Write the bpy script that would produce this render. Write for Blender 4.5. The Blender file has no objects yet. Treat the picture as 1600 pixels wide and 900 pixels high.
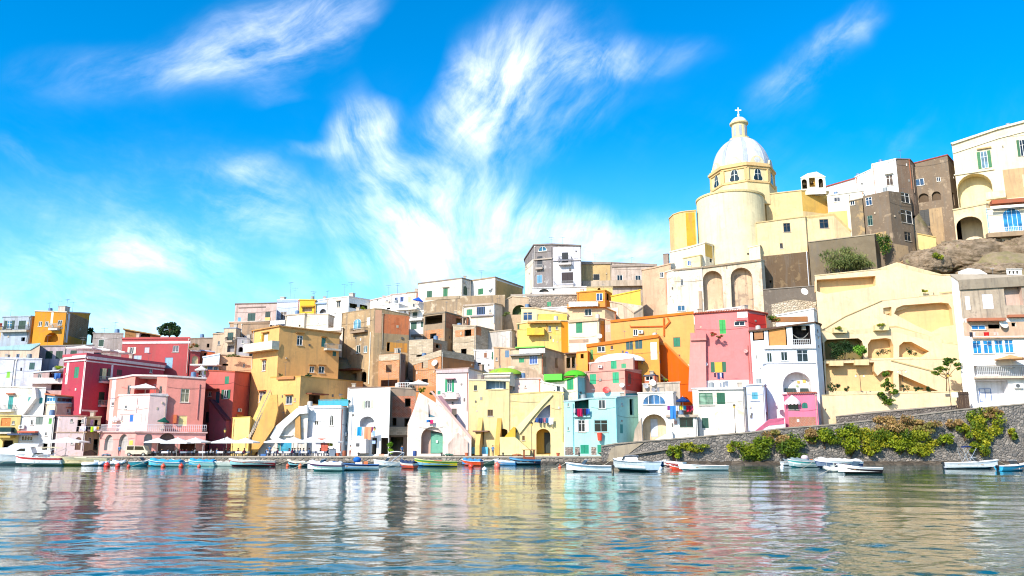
import bpy, bmesh, math, random
from mathutils import Vector, Matrix
from mathutils.geometry import tessellate_polygon, delaunay_2d_cdt
rnd = random.Random(7)
SC = bpy.context.scene
COL = SC.collection
# ------------------------------------------------------------------ survey of the photograph (28 mm lens, 3 m above the water)
F = 28.0/36.0*1600.0
PITCH = math.atan(245.0/F)
CP, SP = math.cos(PITCH), math.sin(PITCH)
CAM = Vector((0, 0, 3.0))
def ray(px, py):
    a = (px-800.0)/F; b = (450.0-py)/F
    return Vector((a, CP-b*SP, SP+b*CP))
def pt(px, py, Y):
    d = ray(px, py); return CAM + d*(Y/d.y)
def ptz(px, py, z):
    d = ray(px, py); return CAM + d*((z-3.0)/d.z)
def mpp(Y): return Y/F*1.0
ORG = {}
def org(o): return ORG.get(o.name, Vector((0, 0, 0))) if o else Vector((0, 0, 0))
def lin(h):
    r = []
    for k in (0, 2, 4):
        c = int(h[k:k+2], 16)/255.0
        r.append(c/12.92 if c <= .04045 else ((c+.055)/1.055)**2.4)
    return (r[0], r[1], r[2], 1.0)
# ------------------------------------------------------------------ mesh helpers
class MB:
    def __init__(s): s.v = []; s.f = []; s.m = []
    def add(s, vs, fs, mi=0):
        b = len(s.v); s.v += [Vector(p) for p in vs]
        for f in fs: s.f.append([b+i for i in f]); s.m.append(mi)
    def quad(s, a, b, c, d, mi=0): s.add([a, b, c, d], [(0, 1, 2, 3)], mi)
    def para(s, O, a, b, c, mi=0):
        O, a, b, c = Vector(O), Vector(a), Vector(b), Vector(c)
        s.add([O, O+a, O+a+b, O+b, O+c, O+a+c, O+a+b+c, O+b+c],
              [(0, 3, 2, 1), (4, 5, 6, 7), (0, 1, 5, 4), (1, 2, 6, 5), (2, 3, 7, 6), (3, 0, 4, 7)], mi)
    def box(s, x0, x1, y0, y1, z0, z1, mi=0):
        s.para((x0, y0, z0), (x1-x0, 0, 0), (0, y1-y0, 0), (0, 0, z1-z0), mi)
    def prism(s, pts, ext, mi=0):
        n = len(pts); ext = Vector(ext); P = [Vector(p) for p in pts]
        s.add(P+[p+ext for p in P], [tuple(range(n-1, -1, -1)), tuple(range(n, 2*n))]+[(i, (i+1) % n, n+(i+1) % n, n+i) for i in range(n)], mi)
    def tube(s, p0, p1, r0, r1=None, n=6, mi=0):
        p0, p1 = Vector(p0), Vector(p1); r1 = r0 if r1 is None else r1
        d = (p1-p0).normalized(); a = d.orthogonal().normalized(); b = d.cross(a)
        vs = []
        for p, r in ((p0, r0), (p1, r1)):
            for k in range(n):
                t = 2*math.pi*k/n; vs.append(p+a*(r*math.cos(t))+b*(r*math.sin(t)))
        s.add(vs, [(k, (k+1) % n, n+(k+1) % n, n+k) for k in range(n)]+[tuple(range(n-1, -1, -1)), tuple(range(n, 2*n))], mi)
    def lathe(s, prof, c, n=24, mi=0, rot=0, axis=None):
        c = Vector(c); vs = []; fs = []; m = len(prof)
        for k in range(n):
            t = rot+2*math.pi*k/n
            for r, z in prof: vs.append(c+Vector((r*math.cos(t), r*math.sin(t), z)))
        for k in range(n):
            for j in range(m-1):
                a = k*m+j; b = ((k+1) % n)*m+j
                fs.append((a, b, b+1, a+1))
        s.add(vs, fs, mi)
    def ball(s, c, r, n=10, m=6, mi=0, sq=(1, 1, 1)):
        c = Vector(c); vs = []; fs = []
        for j in range(m+1):
            ph = math.pi*j/m
            for k in range(n):
                t = 2*math.pi*k/n
                vs.append(c+Vector((r*sq[0]*math.sin(ph)*math.cos(t), r*sq[1]*math.sin(ph)*math.sin(t), r*sq[2]*math.cos(ph))))
        for j in range(m):
            for k in range(n):
                fs.append((j*n+k, (j+1)*n+k, (j+1)*n+(k+1) % n, j*n+(k+1) % n))
        s.add(vs, fs, mi)
    def build(s, name, mats, parent=None, smooth=False, recalc=True, merge=True, at=None):
        me = bpy.data.meshes.new(name); o0 = org(parent)
        if at is not None and parent is None: o0 = Vector(at)
        me.from_pydata([tuple(p-o0) for p in s.v], [], s.f)
        if not isinstance(mats, (list, tuple)): mats = [mats]
        for m in mats: me.materials.append(m)
        if len(mats) > 1: me.polygons.foreach_set('material_index', s.m)
        if recalc:
            bm = bmesh.new(); bm.from_mesh(me)
            if merge: bmesh.ops.remove_doubles(bm, verts=bm.verts, dist=1e-4)
            bmesh.ops.recalc_face_normals(bm, faces=bm.faces); bm.to_mesh(me); bm.free()
        if smooth: me.polygons.foreach_set('use_smooth', [True]*len(me.polygons))
        o = bpy.data.objects.new(name, me); COL.objects.link(o)
        if parent is not None: o.parent = parent; ORG[o.name] = o0
        elif at is not None: o.location = o0; ORG[o.name] = o0
        return o
def tag(o, label, cat, group=None, kind=None):
    if label: o['label'] = label
    if cat: o['category'] = cat
    if group: o['group'] = group
    if kind: o['kind'] = kind
    return o
def empty(name, loc, label, cat, group=None):
    o = bpy.data.objects.new(name, None); COL.objects.link(o); o.location = loc; o.empty_display_size = .5
    ORG[o.name] = Vector(loc); return tag(o, label, cat, group)
def copy_tree(o, parent=None):
    c = o.copy(); COL.objects.link(c)
    if parent is not None: c.parent = parent
    for ch in list(o.children): copy_tree(ch, c)
    return c
# ------------------------------------------------------------------ materials
MATS = {}
def newmat(key):
    m = bpy.data.materials.new(key); m.use_nodes = True
    nt = m.node_tree; b = nt.nodes['Principled BSDF']; MATS[key] = m
    return m, nt, b
def mixc(nt, fac, a, b, mode='MIX'):
    n = nt.nodes.new('ShaderNodeMix'); n.data_type = 'RGBA'; n.blend_type = mode
    for sock, val in ((n.inputs[0], fac), (n.inputs[6], a), (n.inputs[7], b)):
        if isinstance(val, (int, float, tuple)): sock.default_value = val
        else: nt.links.new(val, sock)
    return n.outputs[2]
def math_(nt, op, a, b=None, c=None, clamp=False):
    n = nt.nodes.new('ShaderNodeMath'); n.operation = op; n.use_clamp = clamp
    for k, val in enumerate((a, b, c)):
        if val is None: continue
        if isinstance(val, (int, float)): n.inputs[k].default_value = val
        else: nt.links.new(val, n.inputs[k])
    return n.outputs[0]
def pos(nt, sc=(1, 1, 1), off=(0, 0, 0)):
    g = nt.nodes.new('ShaderNodeNewGeometry'); m = nt.nodes.new('ShaderNodeMapping')
    m.inputs['Scale'].default_value = sc; m.inputs['Location'].default_value = off
    nt.links.new(g.outputs['Position'], m.inputs[0]); return m.outputs[0]
def noise(nt, vec, scale, detail=4, rough=.55, dist=0):
    n = nt.nodes.new('ShaderNodeTexNoise'); n.inputs['Scale'].default_value = scale; n.inputs['Detail'].default_value = detail
    n.inputs['Roughness'].default_value = rough; n.inputs['Distortion'].default_value = dist
    nt.links.new(vec, n.inputs['Vector']); return n.outputs['Fac']
def ramp(nt, fac, a, b):
    n = nt.nodes.new('ShaderNodeMapRange'); n.inputs[1].default_value = a; n.inputs[2].default_value = b; n.clamp = True
    nt.links.new(fac, n.inputs[0]); return n.outputs[0]
def bump(nt, b, h, st, dist=.05):
    n = nt.nodes.new('ShaderNodeBump'); n.inputs['Strength'].default_value = st; n.inputs['Distance'].default_value = dist
    nt.links.new(h, n.inputs['Height']); nt.links.new(n.outputs[0], b.inputs['Normal'])
def mul(c, k): return (c[0]*k, c[1]*k, c[2]*k, 1)
def plaster(h, wear=.3, patch=None):
    key = 'plaster_%s_%d_%s' % (h, int(wear*100), patch)
    if key in MATS: return MATS[key]
    wear = min(1, wear+.1); m, nt, b = newmat(key); c = lin(h); sd = rnd.uniform(0, 50); sat = (max(c[:3])-min(c[:3]))/max(c[:3]); c = mul(c, .93-.13*min(1, sat*1.6))
    big = noise(nt, pos(nt, off=(sd, sd, sd)), .22, 5, .6)
    col = mixc(nt, ramp(nt, big, .3, .75), mul(c, 1.04), mul(c, 1-.34*min(1, wear+.3)))
    fine = noise(nt, pos(nt, off=(sd, 0, 0)), 1.6, 6, .7)
    col = mixc(nt, math_(nt, 'MULTIPLY', ramp(nt, fine, .45, .75), .6*wear+.2), col, mul((c[0]*.86+.03, c[1]*.8+.02, c[2]*.74+.015, 1), .8))
    st = noise(nt, pos(nt, (1.1, 1.1, .09), (sd, sd, 0)), 1.3, 5, .65)
    col = mixc(nt, math_(nt, 'MULTIPLY', ramp(nt, st, .5, .76), min(1, wear*1.15)), col, (.16, .135, .11, 1))
    if not patch and wear > .2:
        gn = noise(nt, pos(nt, off=(sd, sd*3, 4)), .55, 8, .66, .5); col = mixc(nt, math_(nt, 'MULTIPLY', ramp(nt, gn, .56, .63), min(.85, wear*1.3)), col, mul((c[0]*.62+.05, c[1]*.6+.04, c[2]*.55+.035, 1), .95))
    if patch:
        pn = noise(nt, pos(nt, off=(sd*2, 0, sd)), .45, 7, .62, .4)
        col = mixc(nt, math_(nt, 'MULTIPLY', ramp(nt, pn, .575, .64), .75), col, mul(lin(patch), .85))
        pf = noise(nt, pos(nt, off=(sd*2, 9, sd)), 1.4, 6, .6)
        col = mixc(nt, math_(nt, 'MULTIPLY', ramp(nt, pf, .62, .66), .7), col, mul(lin(patch), .75))
    nt.links.new(col, b.inputs['Base Color']); b.inputs['Roughness'].default_value = .9
    b.inputs['Specular IOR Level'].default_value = .15
    bump(nt, b, fine, .25+.35*wear, .06)
    return m
def masonry(h, h2, scale=2.0, mortar=.5, key=None):
    key = 'masonry_%s_%s_%s' % (h, h2, scale)
    if key in MATS: return MATS[key]
    m, nt, b = newmat(key)
    v = pos(nt, (1, 1, 1.35)); 
    n0 = nt.nodes.new('ShaderNodeTexVoronoi'); n0.inputs['Scale'].default_value = scale; nt.links.new(v, n0.inputs['Vector'])
    n1 = nt.nodes.new('ShaderNodeTexVoronoi'); n1.feature = 'DISTANCE_TO_EDGE'; n1.inputs['Scale'].default_value = scale; nt.links.new(v, n1.inputs['Vector'])
    sep = nt.nodes.new('ShaderNodeSeparateColor'); nt.links.new(n0.outputs['Color'], sep.inputs[0])
    col = mixc(nt, sep.outputs[0], lin(h), lin(h2))
    col = mixc(nt, ramp(nt, n1.outputs['Distance'], .09, .02), col, mul(lin(h), mortar))
    big = noise(nt, pos(nt), .3, 5, .6); col = mixc(nt, math_(nt, 'MULTIPLY', ramp(nt, big, .45, .8), .5), col, mul(lin(h2), .55))
    nt.links.new(col, b.inputs['Base Color']); b.inputs['Roughness'].default_value = .95; b.inputs['Specular IOR Level'].default_value = .1
    bump(nt, b, ramp(nt, n1.outputs['Distance'], 0, .2), .8, .12)
    return m
def blockwork(h, h2, w=.5, hh=.25, key=None):
    key = 'blocks_%s_%s_%s' % (h, h2, w)
    if key in MATS: return MATS[key]
    m, nt, b = newmat(key)
    g = nt.nodes.new('ShaderNodeNewGeometry'); s = nt.nodes.new('ShaderNodeSeparateXYZ'); nt.links.new(g.outputs['Position'], s.inputs[0])
    u = math_(nt, 'ADD', math_(nt, 'MULTIPLY', s.outputs[0], .85), math_(nt, 'MULTIPLY', s.outputs[1], .55))
    cb = nt.nodes.new('ShaderNodeCombineXYZ'); nt.links.new(u, cb.inputs[0]); nt.links.new(s.outputs[2], cb.inputs[1])
    br = nt.nodes.new('ShaderNodeTexBrick'); br.inputs['Scale'].default_value = 1; br.inputs['Brick Width'].default_value = w; br.inputs['Row Height'].default_value = hh
    br.inputs['Mortar Size'].default_value = .022; br.inputs['Color1'].default_value = lin(h); br.inputs['Color2'].default_value = lin(h2)
    br.inputs['Mortar'].default_value = mul(lin('a89c8c'), .8); nt.links.new(cb.outputs[0], br.inputs['Vector'])
    big = noise(nt, pos(nt), .5, 6, .65)
    col = mixc(nt, math_(nt, 'MULTIPLY', ramp(nt, big, .45, .75), .45), br.outputs['Color'], mul(lin(h2), .5))
    nt.links.new(col, b.inputs['Base Color']); b.inputs['Roughness'].default_value = .95; b.inputs['Specular IOR Level'].default_value = .1
    bump(nt, b, br.outputs['Fac'], -.4, .03)
    return m
def paint(h, rough=.5, metal=0, var=.12):
    key = 'paint_%s_%d_%d' % (h, int(rough*100), int(metal*10))
    if key in MATS: return MATS[key]
    m, nt, b = newmat(key); c = lin(h)
    n = noise(nt, pos(nt), 2.1, 5, .65)
    nt.links.new(mixc(nt, ramp(nt, n, .35, .75), mul(c, 1.03), mul(c, 1-var*1.6)), b.inputs['Base Color'])
    b.inputs['Roughness'].default_value = rough; b.inputs['Metallic'].default_value = metal
    return m
def cloth(h):
    key = 'cloth_'+h
    if key in MATS: return MATS[key]
    m, nt, b = newmat(key); c = lin(h)
    n = noise(nt, pos(nt), 3, 4, .6)
    nt.links.new(mixc(nt, n, mul(c, 1.05), mul(c, .85)), b.inputs['Base Color']); b.inputs['Roughness'].default_value = .95
    b.inputs['Specular IOR Level'].default_value = .1
    out = nt.nodes['Material Output']; tr = nt.nodes.new('ShaderNodeBsdfTranslucent'); tr.inputs[0].default_value = c
    ad = nt.nodes.new('ShaderNodeMixShader'); ad.inputs[0].default_value = .22
    nt.links.new(b.outputs[0], ad.inputs[1]); nt.links.new(tr.outputs[0], ad.inputs[2]); nt.links.new(ad.outputs[0], out.inputs[0])
    return m
def glass(h='1c2a34'):
    key = 'glass_'+h
    if key in MATS: return MATS[key]
    m, nt, b = newmat(key)
    n = noise(nt, pos(nt), .8, 3, .5)
    nt.links.new(mixc(nt, ramp(nt, n, .35, .65), mul(lin(h), .35), mul(lin(h), 1.0)), b.inputs['Base Color'])
    b.inputs['Roughness'].default_value = .12; b.inputs['Specular IOR Level'].default_value = .4
    return m
def leaf(h):
    key = 'leaf_'+h
    if key in MATS: return MATS[key]
    m, nt, b = newmat(key); c = lin(h)
    n = noise(nt, pos(nt), 1.2, 4, .6)
    nt.links.new(mixc(nt, ramp(nt, n, .3, .7), mul(c, 1.25), mul(c, .6)), b.inputs['Base Color']); b.inputs['Roughness'].default_value = .6
    b.inputs['Specular IOR Level'].default_value = .25
    out = nt.nodes['Material Output']; tr = nt.nodes.new('ShaderNodeBsdfTranslucent'); tr.inputs[0].default_value = mul(c, 1.3)
    ad = nt.nodes.new('ShaderNodeMixShader'); ad.inputs[0].default_value = .25
    nt.links.new(b.outputs[0], ad.inputs[1]); nt.links.new(tr.outputs[0], ad.inputs[2]); nt.links.new(ad.outputs[0], out.inputs[0])
    return m
CN = dict(white='e9e6e0', green='1f6a4a', dgreen='15382f', teal='2f8f8c', blue='2a5f9c', dblue='1d3158', brown='5b3a26', cream='e8dcb6', grey='9a9a98',
          dark='1c1a1a', red='b03a30', sky='5fa9cf', orange='d9772e', lgreen='58a04c', black='101010', wood='7a4d2c', lgrey='c9c9c6', gteal='5d9c85')
def hx(c): return CN.get(c, c)
# ------------------------------------------------------------------ houses: facades measured off the photograph, stood at their own depth
ANCH = []
def inpoly(x, y, l):
    r = False; n = len(l)
    for i in range(n):
        (x0, y0), (x1, y1) = l[i][:2], l[(i+1) % n][:2]
        if (y0 > y) != (y1 > y) and x < (x1-x0)*(y-y0)/(y1-y0)+x0: r = not r
    return r
def fill(loops):
    P = []; E = []
    for l in loops:
        b = len(P); n = len(l); P += [Vector((p[0], p[1])) for p in l]; E += [(b+i, b+(i+1) % n) for i in range(n)]
    v, e, f, *_ = delaunay_2d_cdt(P, E, [], 0, 1e-5); out = []
    for t in f:
        x = sum(v[i].x for i in t)/len(t); y = sum(v[i].y for i in t)/len(t)
        if inpoly(x, y, loops[0]) and not any(inpoly(x, y, h) for h in loops[1:]): out.append(tuple(t))
    return [(q.x, q.y) for q in v], out
def s_drop(s): return s.drop
class House:
    def __init__(s, name, label, pts, bot, mat, D=9, drop=4.0, roof='same', th=.22, ov=.14, cat='house', group=None, anchor=True):
        s.mat = plaster(*mat) if isinstance(mat, tuple) else (plaster(mat) if isinstance(mat, str) else mat)
        P = []; z0 = None
        for p in pts:
            if len(p) == 3: q = pt(*p)
            else: q = ptz(p[0], p[1], z0)
            if z0 is None: z0 = q.z
            P.append(q)
        s.P = P; s.th = th; s.ov = ov
        zb = pt(pts[0][0], bot, P[0].y).z
        if anchor:
            for q in P: ANCH.append((q.x, q.y, zb-3.0))
            ANCH.append((P[0].x+.2, P[0].y+D*.6, zb-2.5))
        s.zb = zb-drop; s.drop = drop
        c = sum(P, Vector())/len(P)
        s.root = empty(name, (c.x, c.y+1, s.zb), label, cat, group)
        s.fac = []
        for A, B in zip(P[:-1], P[1:]):
            d = Vector((B.x-A.x, B.y-A.y, 0)); L = d.length; d /= L
            s.fac.append(dict(A=Vector((A.x, A.y, 0)), d=d, n=Vector((d.y, -d.x, 0)), L=L, za=A.z-th, zb=B.z-th, holes=[], extra=None))
        s.roof = roof; s.D = D; s.mats = [s.mat]; s.patches = []
    def hit(s, px, py, i=None):
        r = ray(px, py); best = None
        for k, f in enumerate(s.fac):
            if i is not None and k != i: continue
            den = r.dot(f['n'])
            if abs(den) < 1e-6: continue
            t = (f['A']-CAM).dot(f['n'])/den
            q = CAM+r*t; u = (q-f['A']).dot(f['d'])
            miss = max(0, -u, u-f['L'])
            if best is None or miss < best[0]: best = (miss, k, u, q.z)
        return best[1:]
    def W(s, i, u, z, o): f = s.fac[i]; return f['A']+f['d']*u+f['n']*o+Vector((0, 0, z))
    def rect(s, cx, cy, w, h, i=None, clamp=True):
        i, u, z = s.hit(cx, cy, i); f = s.fac[i]
        u0 = s.hit(cx-w/2, cy, i)[1]; u1 = s.hit(cx+w/2, cy, i)[1]; z1 = s.hit(cx, cy-h/2, i)[2]; z0 = s.hit(cx, cy+h/2, i)[2]
        if clamp: u0 = max(u0, .07); u1 = min(u1, f['L']-.07); z1 = min(z1, max(f['za'], f['zb'])-.08)
        return i, u0, u1, z0, z1
    def fbox(s, mb, i, u0, u1, z0, z1, o0, o1, mi=0):
        f = s.fac[i]; mb.para(s.W(i, u0, z0, o0), f['d']*(u1-u0), Vector((0, 0, z1-z0)), f['n']*(o1-o0), mi)
    def loop(s, u0, u1, z0, z1, arch=0):
        if not arch: return [(u0, z0), (u1, z0), (u1, z1), (u0, z1)]
        r = min((u1-u0)/2*arch, (z1-z0)*.9); c = (u0+u1)/2; n = 10
        return [(u0, z0), (u1, z0)]+[(c+(u1-u0)/2*math.cos(math.pi*k/n), z1-r+r*math.sin(math.pi*k/n)) for k in range(n+1)]
    def inset(s, lp, e):
        us = [p[0] for p in lp]; zs = [p[1] for p in lp]; cu = (min(us)+max(us))/2; cz = (min(zs)+max(zs))/2
        ku = max(.2, 1-2*e/max(.01, max(us)-min(us))); kz = max(.2, 1-2*e/max(.01, max(zs)-min(zs)))
        return [(cu+(a-cu)*ku, cz+(b-cz)*kz) for a, b in lp]
    def ring(s, mb, i, lp, e, o0, o1, mi=0):
        ip = s.inset(lp, e); n = len(lp)
        for k in range(n):
            j = (k+1) % n
            a, b, c, d = lp[k], lp[j], ip[j], ip[k]
            for o in (o0, o1): mb.quad(s.W(i, *a, o), s.W(i, *b, o), s.W(i, *c, o), s.W(i, *d, o), mi)
            mb.quad(s.W(i, *d, o0), s.W(i, *c, o0), s.W(i, *c, o1), s.W(i, *d, o1), mi)
            mb.quad(s.W(i, *a, o0), s.W(i, *b, o0), s.W(i, *b, o1), s.W(i, *a, o1), mi)
        return ip
    def overlaps(s, i, lp):
        us = [p[0] for p in lp]; zs = [p[1] for p in lp]
        for hl, *_ in s.fac[i]['holes']:
            hu = [p[0] for p in hl]; hz = [p[1] for p in hl]
            if min(us) < max(hu)+.03 and max(us) > min(hu)-.03 and min(zs) < max(hz)+.03 and max(zs) > min(hz)-.03: return True
        return False
    def mi(s, m):
        m = plaster(*m) if isinstance(m, tuple) else (plaster(m) if isinstance(m, str) else m)
        if m not in s.mats: s.mats.append(m)
        return s.mats.index(m)
    def hole(s, i, lp, depth, back=None):
        if s.overlaps(i, lp): return False
        s.fac[i]['holes'].append((lp, depth, None if back is None else s.mi(back))); return True
    # ---- features
    def win(s, st, cx, cy, w, h, col=None, arch=0, i=None, frame='white', off=None, hood=None, sill=None, depth=.2, back=None, gl='1c2a34', mull=1, nm=None):
        i, u0, u1, z0, z1 = s.rect(cx, cy, w, h, i)
        if u1-u0 < .12 or z1-z0 < .12: return
        lp = s.loop(u0, u1, z0, z1, arch)
        if st == 'V': s.hole(i, lp, .35); return
        if st == 'N': s.hole(i, lp, depth, back or s.mat); return i
        base = 0.0
        if off is None:
            if not s.hole(i, lp, depth): base = .12
        else: base = off
        e = min(.085, (u1-u0)*.1)
        if st in 'GO':
            mb = MB(); ip = s.ring(mb, i, lp, e, base-.14, base-.05)
            cu = (u0+u1)/2
            ncol = max(1, mull)
            for k in range(1, ncol+1):
                um = u0+(u1-u0)*k/(ncol+1); s.fbox(mb, i, um-e*.45, um+e*.45, z0+e, z1-e*(1.2 if not arch else 2.2), base-.13, base-.06)
            if z1-z0 > 1.7 and not arch: zm = z0+(z1-z0)*.68; s.fbox(mb, i, u0+e, u1-e, zm-.03, zm+.03, base-.125, base-.065)
            fo = mb.build(nm or 'window', paint(hx(frame), .5), s.root)
            pb = MB(); pb.add([s.W(i, a, b, base-.11) for a, b in ip], [tuple(range(len(ip)))]); pb.build('pane', glass(hx(gl)), fo)
            if st == 'O':
                wd = (u1-u0)*.5
                for a in (u0-wd, u1):
                    sb = MB(); s.fbox(sb, i, a+.01, a+wd-.01, z0, z1, .015, .06); s.slats(sb, i, a+.05, a+wd-.05, z0+.08, z1-.08, .06, .075)
                    sb.build('shutter', paint(hx(col or 'green'), .6), fo)
            if sill is not False:
                sb = MB(); s.fbox(sb, i, u0-.1, u1+.1, z0-.1, z0-.005, -.03, .12); sb.build('sill', plaster(hx(sill) if sill else 'cfc8bc'), fo)
        elif st == 'S':
            mb = MB(); ip = s.ring(mb, i, lp, e*.7, base-.12, base-.02); fo = mb.build(nm or 'window', paint(hx(frame if frame != 'white' else (col or 'green')), .6), s.root)
            cu = (u0+u1)/2; q = s.inset(lp, e*.5)
            for a, b in ((u0+e*.6, cu-.015), (cu+.015, u1-e*.6)):
                sb = MB(); pl = [(min(max(x, a), b), z) for x, z in q]
                pp = []
                for p in pl:
                    if not pp or (abs(p[0]-pp[-1][0])+abs(p[1]-pp[-1][1])) > 1e-4: pp.append(p)
                sb.prism([s.W(i, x, z, base-.09) for x, z in pp], s.fac[i]['n']*.05)
                s.slats(sb, i, a+.05, b-.05, z0+.12, z1-.12-(0 if not arch else .3*(z1-z0)), base-.04, base-.022)
                sb.build('shutter', paint(hx(col or 'green'), .6), fo)
        elif st == 'D':
            fo = MB(); ip = s.ring(fo, i, lp, e*.7, base-.16, base-.03); fo = fo.build(nm or 'door', paint(hx(frame if frame != 'white' else (col or 'brown')), .6), s.root)
            q = s.inset(lp, e*.6); sb = MB(); sb.prism([s.W(i, x, z, base-.14) for x, z in q], s.fac[i]['n']*.05)
            cu = (u0+u1)/2
            for a, b in ((u0+e*1.3, cu-.04), (cu+.04, u1-e*1.3)):
                for za, zc in ((z0+.15, z0+(z1-z0)*.42), (z0+(z1-z0)*.48, z0+(z1-z0)*(.9 if not arch else .7))):
                    if b > a+.05: s.fbox(sb, i, a, b, za, zc, base-.09, base-.07)
            sb.build('door_leaf', paint(hx(col or 'brown'), .55), fo)
            hb = MB(); hb.ball(s.W(i, cu+.1, z0+(z1-z0)*.45, base-.05), .05, 6, 4); hb.build('handle', paint('8a7a50', .35, 1), fo)
        if hood:
            mb = MB(); s.fbox(mb, i, u0-.18, u1+.18, z1+.12, z1+.24, -.03, .42); mb.build('window_hood', plaster(hx(hood)), s.root)
        return fo
    def slats(s, mb, i, u0, u1, z0, z1, o0, o1):
        n = max(3, min(9, int((z1-z0)/.16)))
        if u1-u0 < .08: return
        for k in range(n):
            z = z0+(z1-z0)*(k+.2)/n; s.fbox(mb, i, u0, u1, z, z+(z1-z0)/n*.5, o0, o1)
    PATCH = set('brick_panel brick_face plaster_face ochre_face white_face cream_face shade_red_face turquoise_face yellow_face orange_face orange_strip wall_strip block_parapet turquoise_band block_pier peeled_band stone_base quoin'.split())
    def box(s, name, x0, x1, y0, y1, depth, mat, i=None, o0=-.04, parent=None, clamp=False):
        if name in s.PATCH and depth <= .08:
            i, u0, u1, z0, z1 = s.rect((x0+x1)/2, (y0+y1)/2, x1-x0, y1-y0, i, False)
            s.patches.append([i, u0, u1, z0, z1, s.mm(mat)]); return
        i, u0, u1, z0, z1 = s.rect((x0+x1)/2, (y0+y1)/2, x1-x0, y1-y0, i, clamp)
        mb = MB(); s.fbox(mb, i, u0, u1, z0, z1, o0, depth)
        return mb.build(name, s.mm(mat), parent or s.root)
    def mm(s, m): return plaster(*m) if isinstance(m, tuple) else (plaster(hx(m)) if isinstance(m, str) else m)
    def poly(s, name, pts, depth, mat, i=0, o0=-.04):
        mb = MB(); ps = []
        for p in pts: k, u, z = s.hit(p[0], p[1], i); ps.append(s.W(k, u, z, o0))
        mb.prism(ps, s.fac[i]['n']*(depth-o0)); return mb.build(name, s.mm(mat), s.root)
    def holepoly(s, pts, depth, back=None, i=0):
        lp = [s.hit(p[0], p[1], i)[1:] for p in pts]
        L = s.fac[i]['L']; lp = [(min(max(u, .06), L-.06), z) for u, z in lp]
        return s.hole(i, lp, depth, back or s.mat)
    def bal(s, x0, x1, yf, depth=1.0, rail=9, mat='white', kind='bars', col='dark', i=None, th=3):
        i, u0, u1, z0, z1 = s.rect((x0+x1)/2, yf+th/2, x1-x0, th, i, False)
        mb = MB(); s.fbox(mb, i, u0, u1, z1-max(.14, z1-z0), z1, -.03, depth); o = mb.build('balcony', s.mm(mat), s.root)
        zr = z1+rail*s.P[0].y/F; rb = MB()
        if kind == 'solid':
            s.fbox(rb, i, u0, u1, z1+.002, zr, depth-.12, depth-.005); s.fbox(rb, i, u0+.005, u0+.12, z1+.002, zr-.003, .01, depth-.12); s.fbox(rb, i, u1-.12, u1-.005, z1+.002, zr-.003, .01, depth-.12)
            rb.build('railing', s.mm(mat if col == 'dark' else col), o)
        else:
            n = max(4, int((u1-u0)/.22)); t = .022
            for k in range(n+1):
                u = u0+.03+(u1-u0-.06)*k/n; s.fbox(rb, i, u-t, u+t, z1, zr, depth-.06, depth-.02)
            m = max(2, int(depth/.25))
            for k in range(m):
                oo = depth*k/m+.02
                for u in (u0+.03, u1-.03): s.fbox(rb, i, u-t, u+t, z1, zr, oo, oo+.04)
            s.fbox(rb, i, u0, u1, zr, zr+.06, depth-.07, depth-.01)
            for u in (u0+.03, u1-.03): s.fbox(rb, i, u-.03, u+.03, zr, zr+.06, 0, depth-.071)
            rb.build('railing', paint(hx(col), .5), o)
        return o
    def ac(s, px, py, i=None, k=1.0):
        i, u, z = s.hit(px, py, i); mb = MB(); s.fbox(mb, i, u-.45*k, u+.45*k, z-.3*k, z+.3*k, .08, .4); o = mb.build('air_conditioner', paint('d8d8d2', .5), s.root)
        g = MB(); n = 12
        ps = [s.W(i, u-.1*k+.24*k*math.cos(2*math.pi*j/n), z+.24*k*math.sin(2*math.pi*j/n), .405) for j in range(n)]
        g.add(ps, [tuple(range(n))]); g.build('fan_grille', paint('55585a', .6), o)
    def dish(s, px, py, r=.45, col='dfdcd6', i=None, o=.5):
        i, u, z = s.hit(px, py, i); c = s.W(i, u, z, o); ax = (s.fac[i]['n']*1.0+Vector((.25, 0, .35))).normalized()
        a = ax.orthogonal().normalized(); b = ax.cross(a); mb = MB(); n = 16; vs = [c-ax*r*.22]
        for j, (rr, dd) in enumerate(((.55, -.14), (1, 0))):
            for k in range(n): t = 2*math.pi*k/n; vs.append(c+(a*math.cos(t)+b*math.sin(t))*rr*r+ax*dd*r)
        fs = [(0, 1+k, 1+(k+1) % n) for k in range(n)]+[(1+k, 1+n+k, 1+n+(k+1) % n, 1+(k+1) % n) for k in range(n)]
        mb.add(vs, fs)
        d = mb.build('satellite_dish', paint(hx(col), .5), s.root, smooth=True)
        ab = MB(); ab.tube(c-ax*r*.2, s.W(i, u, z-.25, -.02), .035); ab.tube(c-b*r*.9, c+ax*r*.8, .02); ab.ball(c+ax*r*.8, .06, 6, 4); ab.build('dish_arm', paint('8f8f8f', .5, .4), d)
    def pipe(s, px, y0, y1, col='a89a88', r=.07, i=None):
        i, u, z1 = s.hit(px, y0, i); _, u2, z0 = s.hit(px, y1, i); mb = MB(); mb.tube(s.W(i, u, z0, .1), s.W(i, u, z1, .1), r, n=8)
        for k in range(3): z = z0+(z1-z0)*(k+.5)/3; s.fbox(mb, i, u-.1, u+.1, z-.04, z+.04, -.02, .12)
        mb.build('drainpipe', paint(hx(col), .6), s.root)
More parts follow.
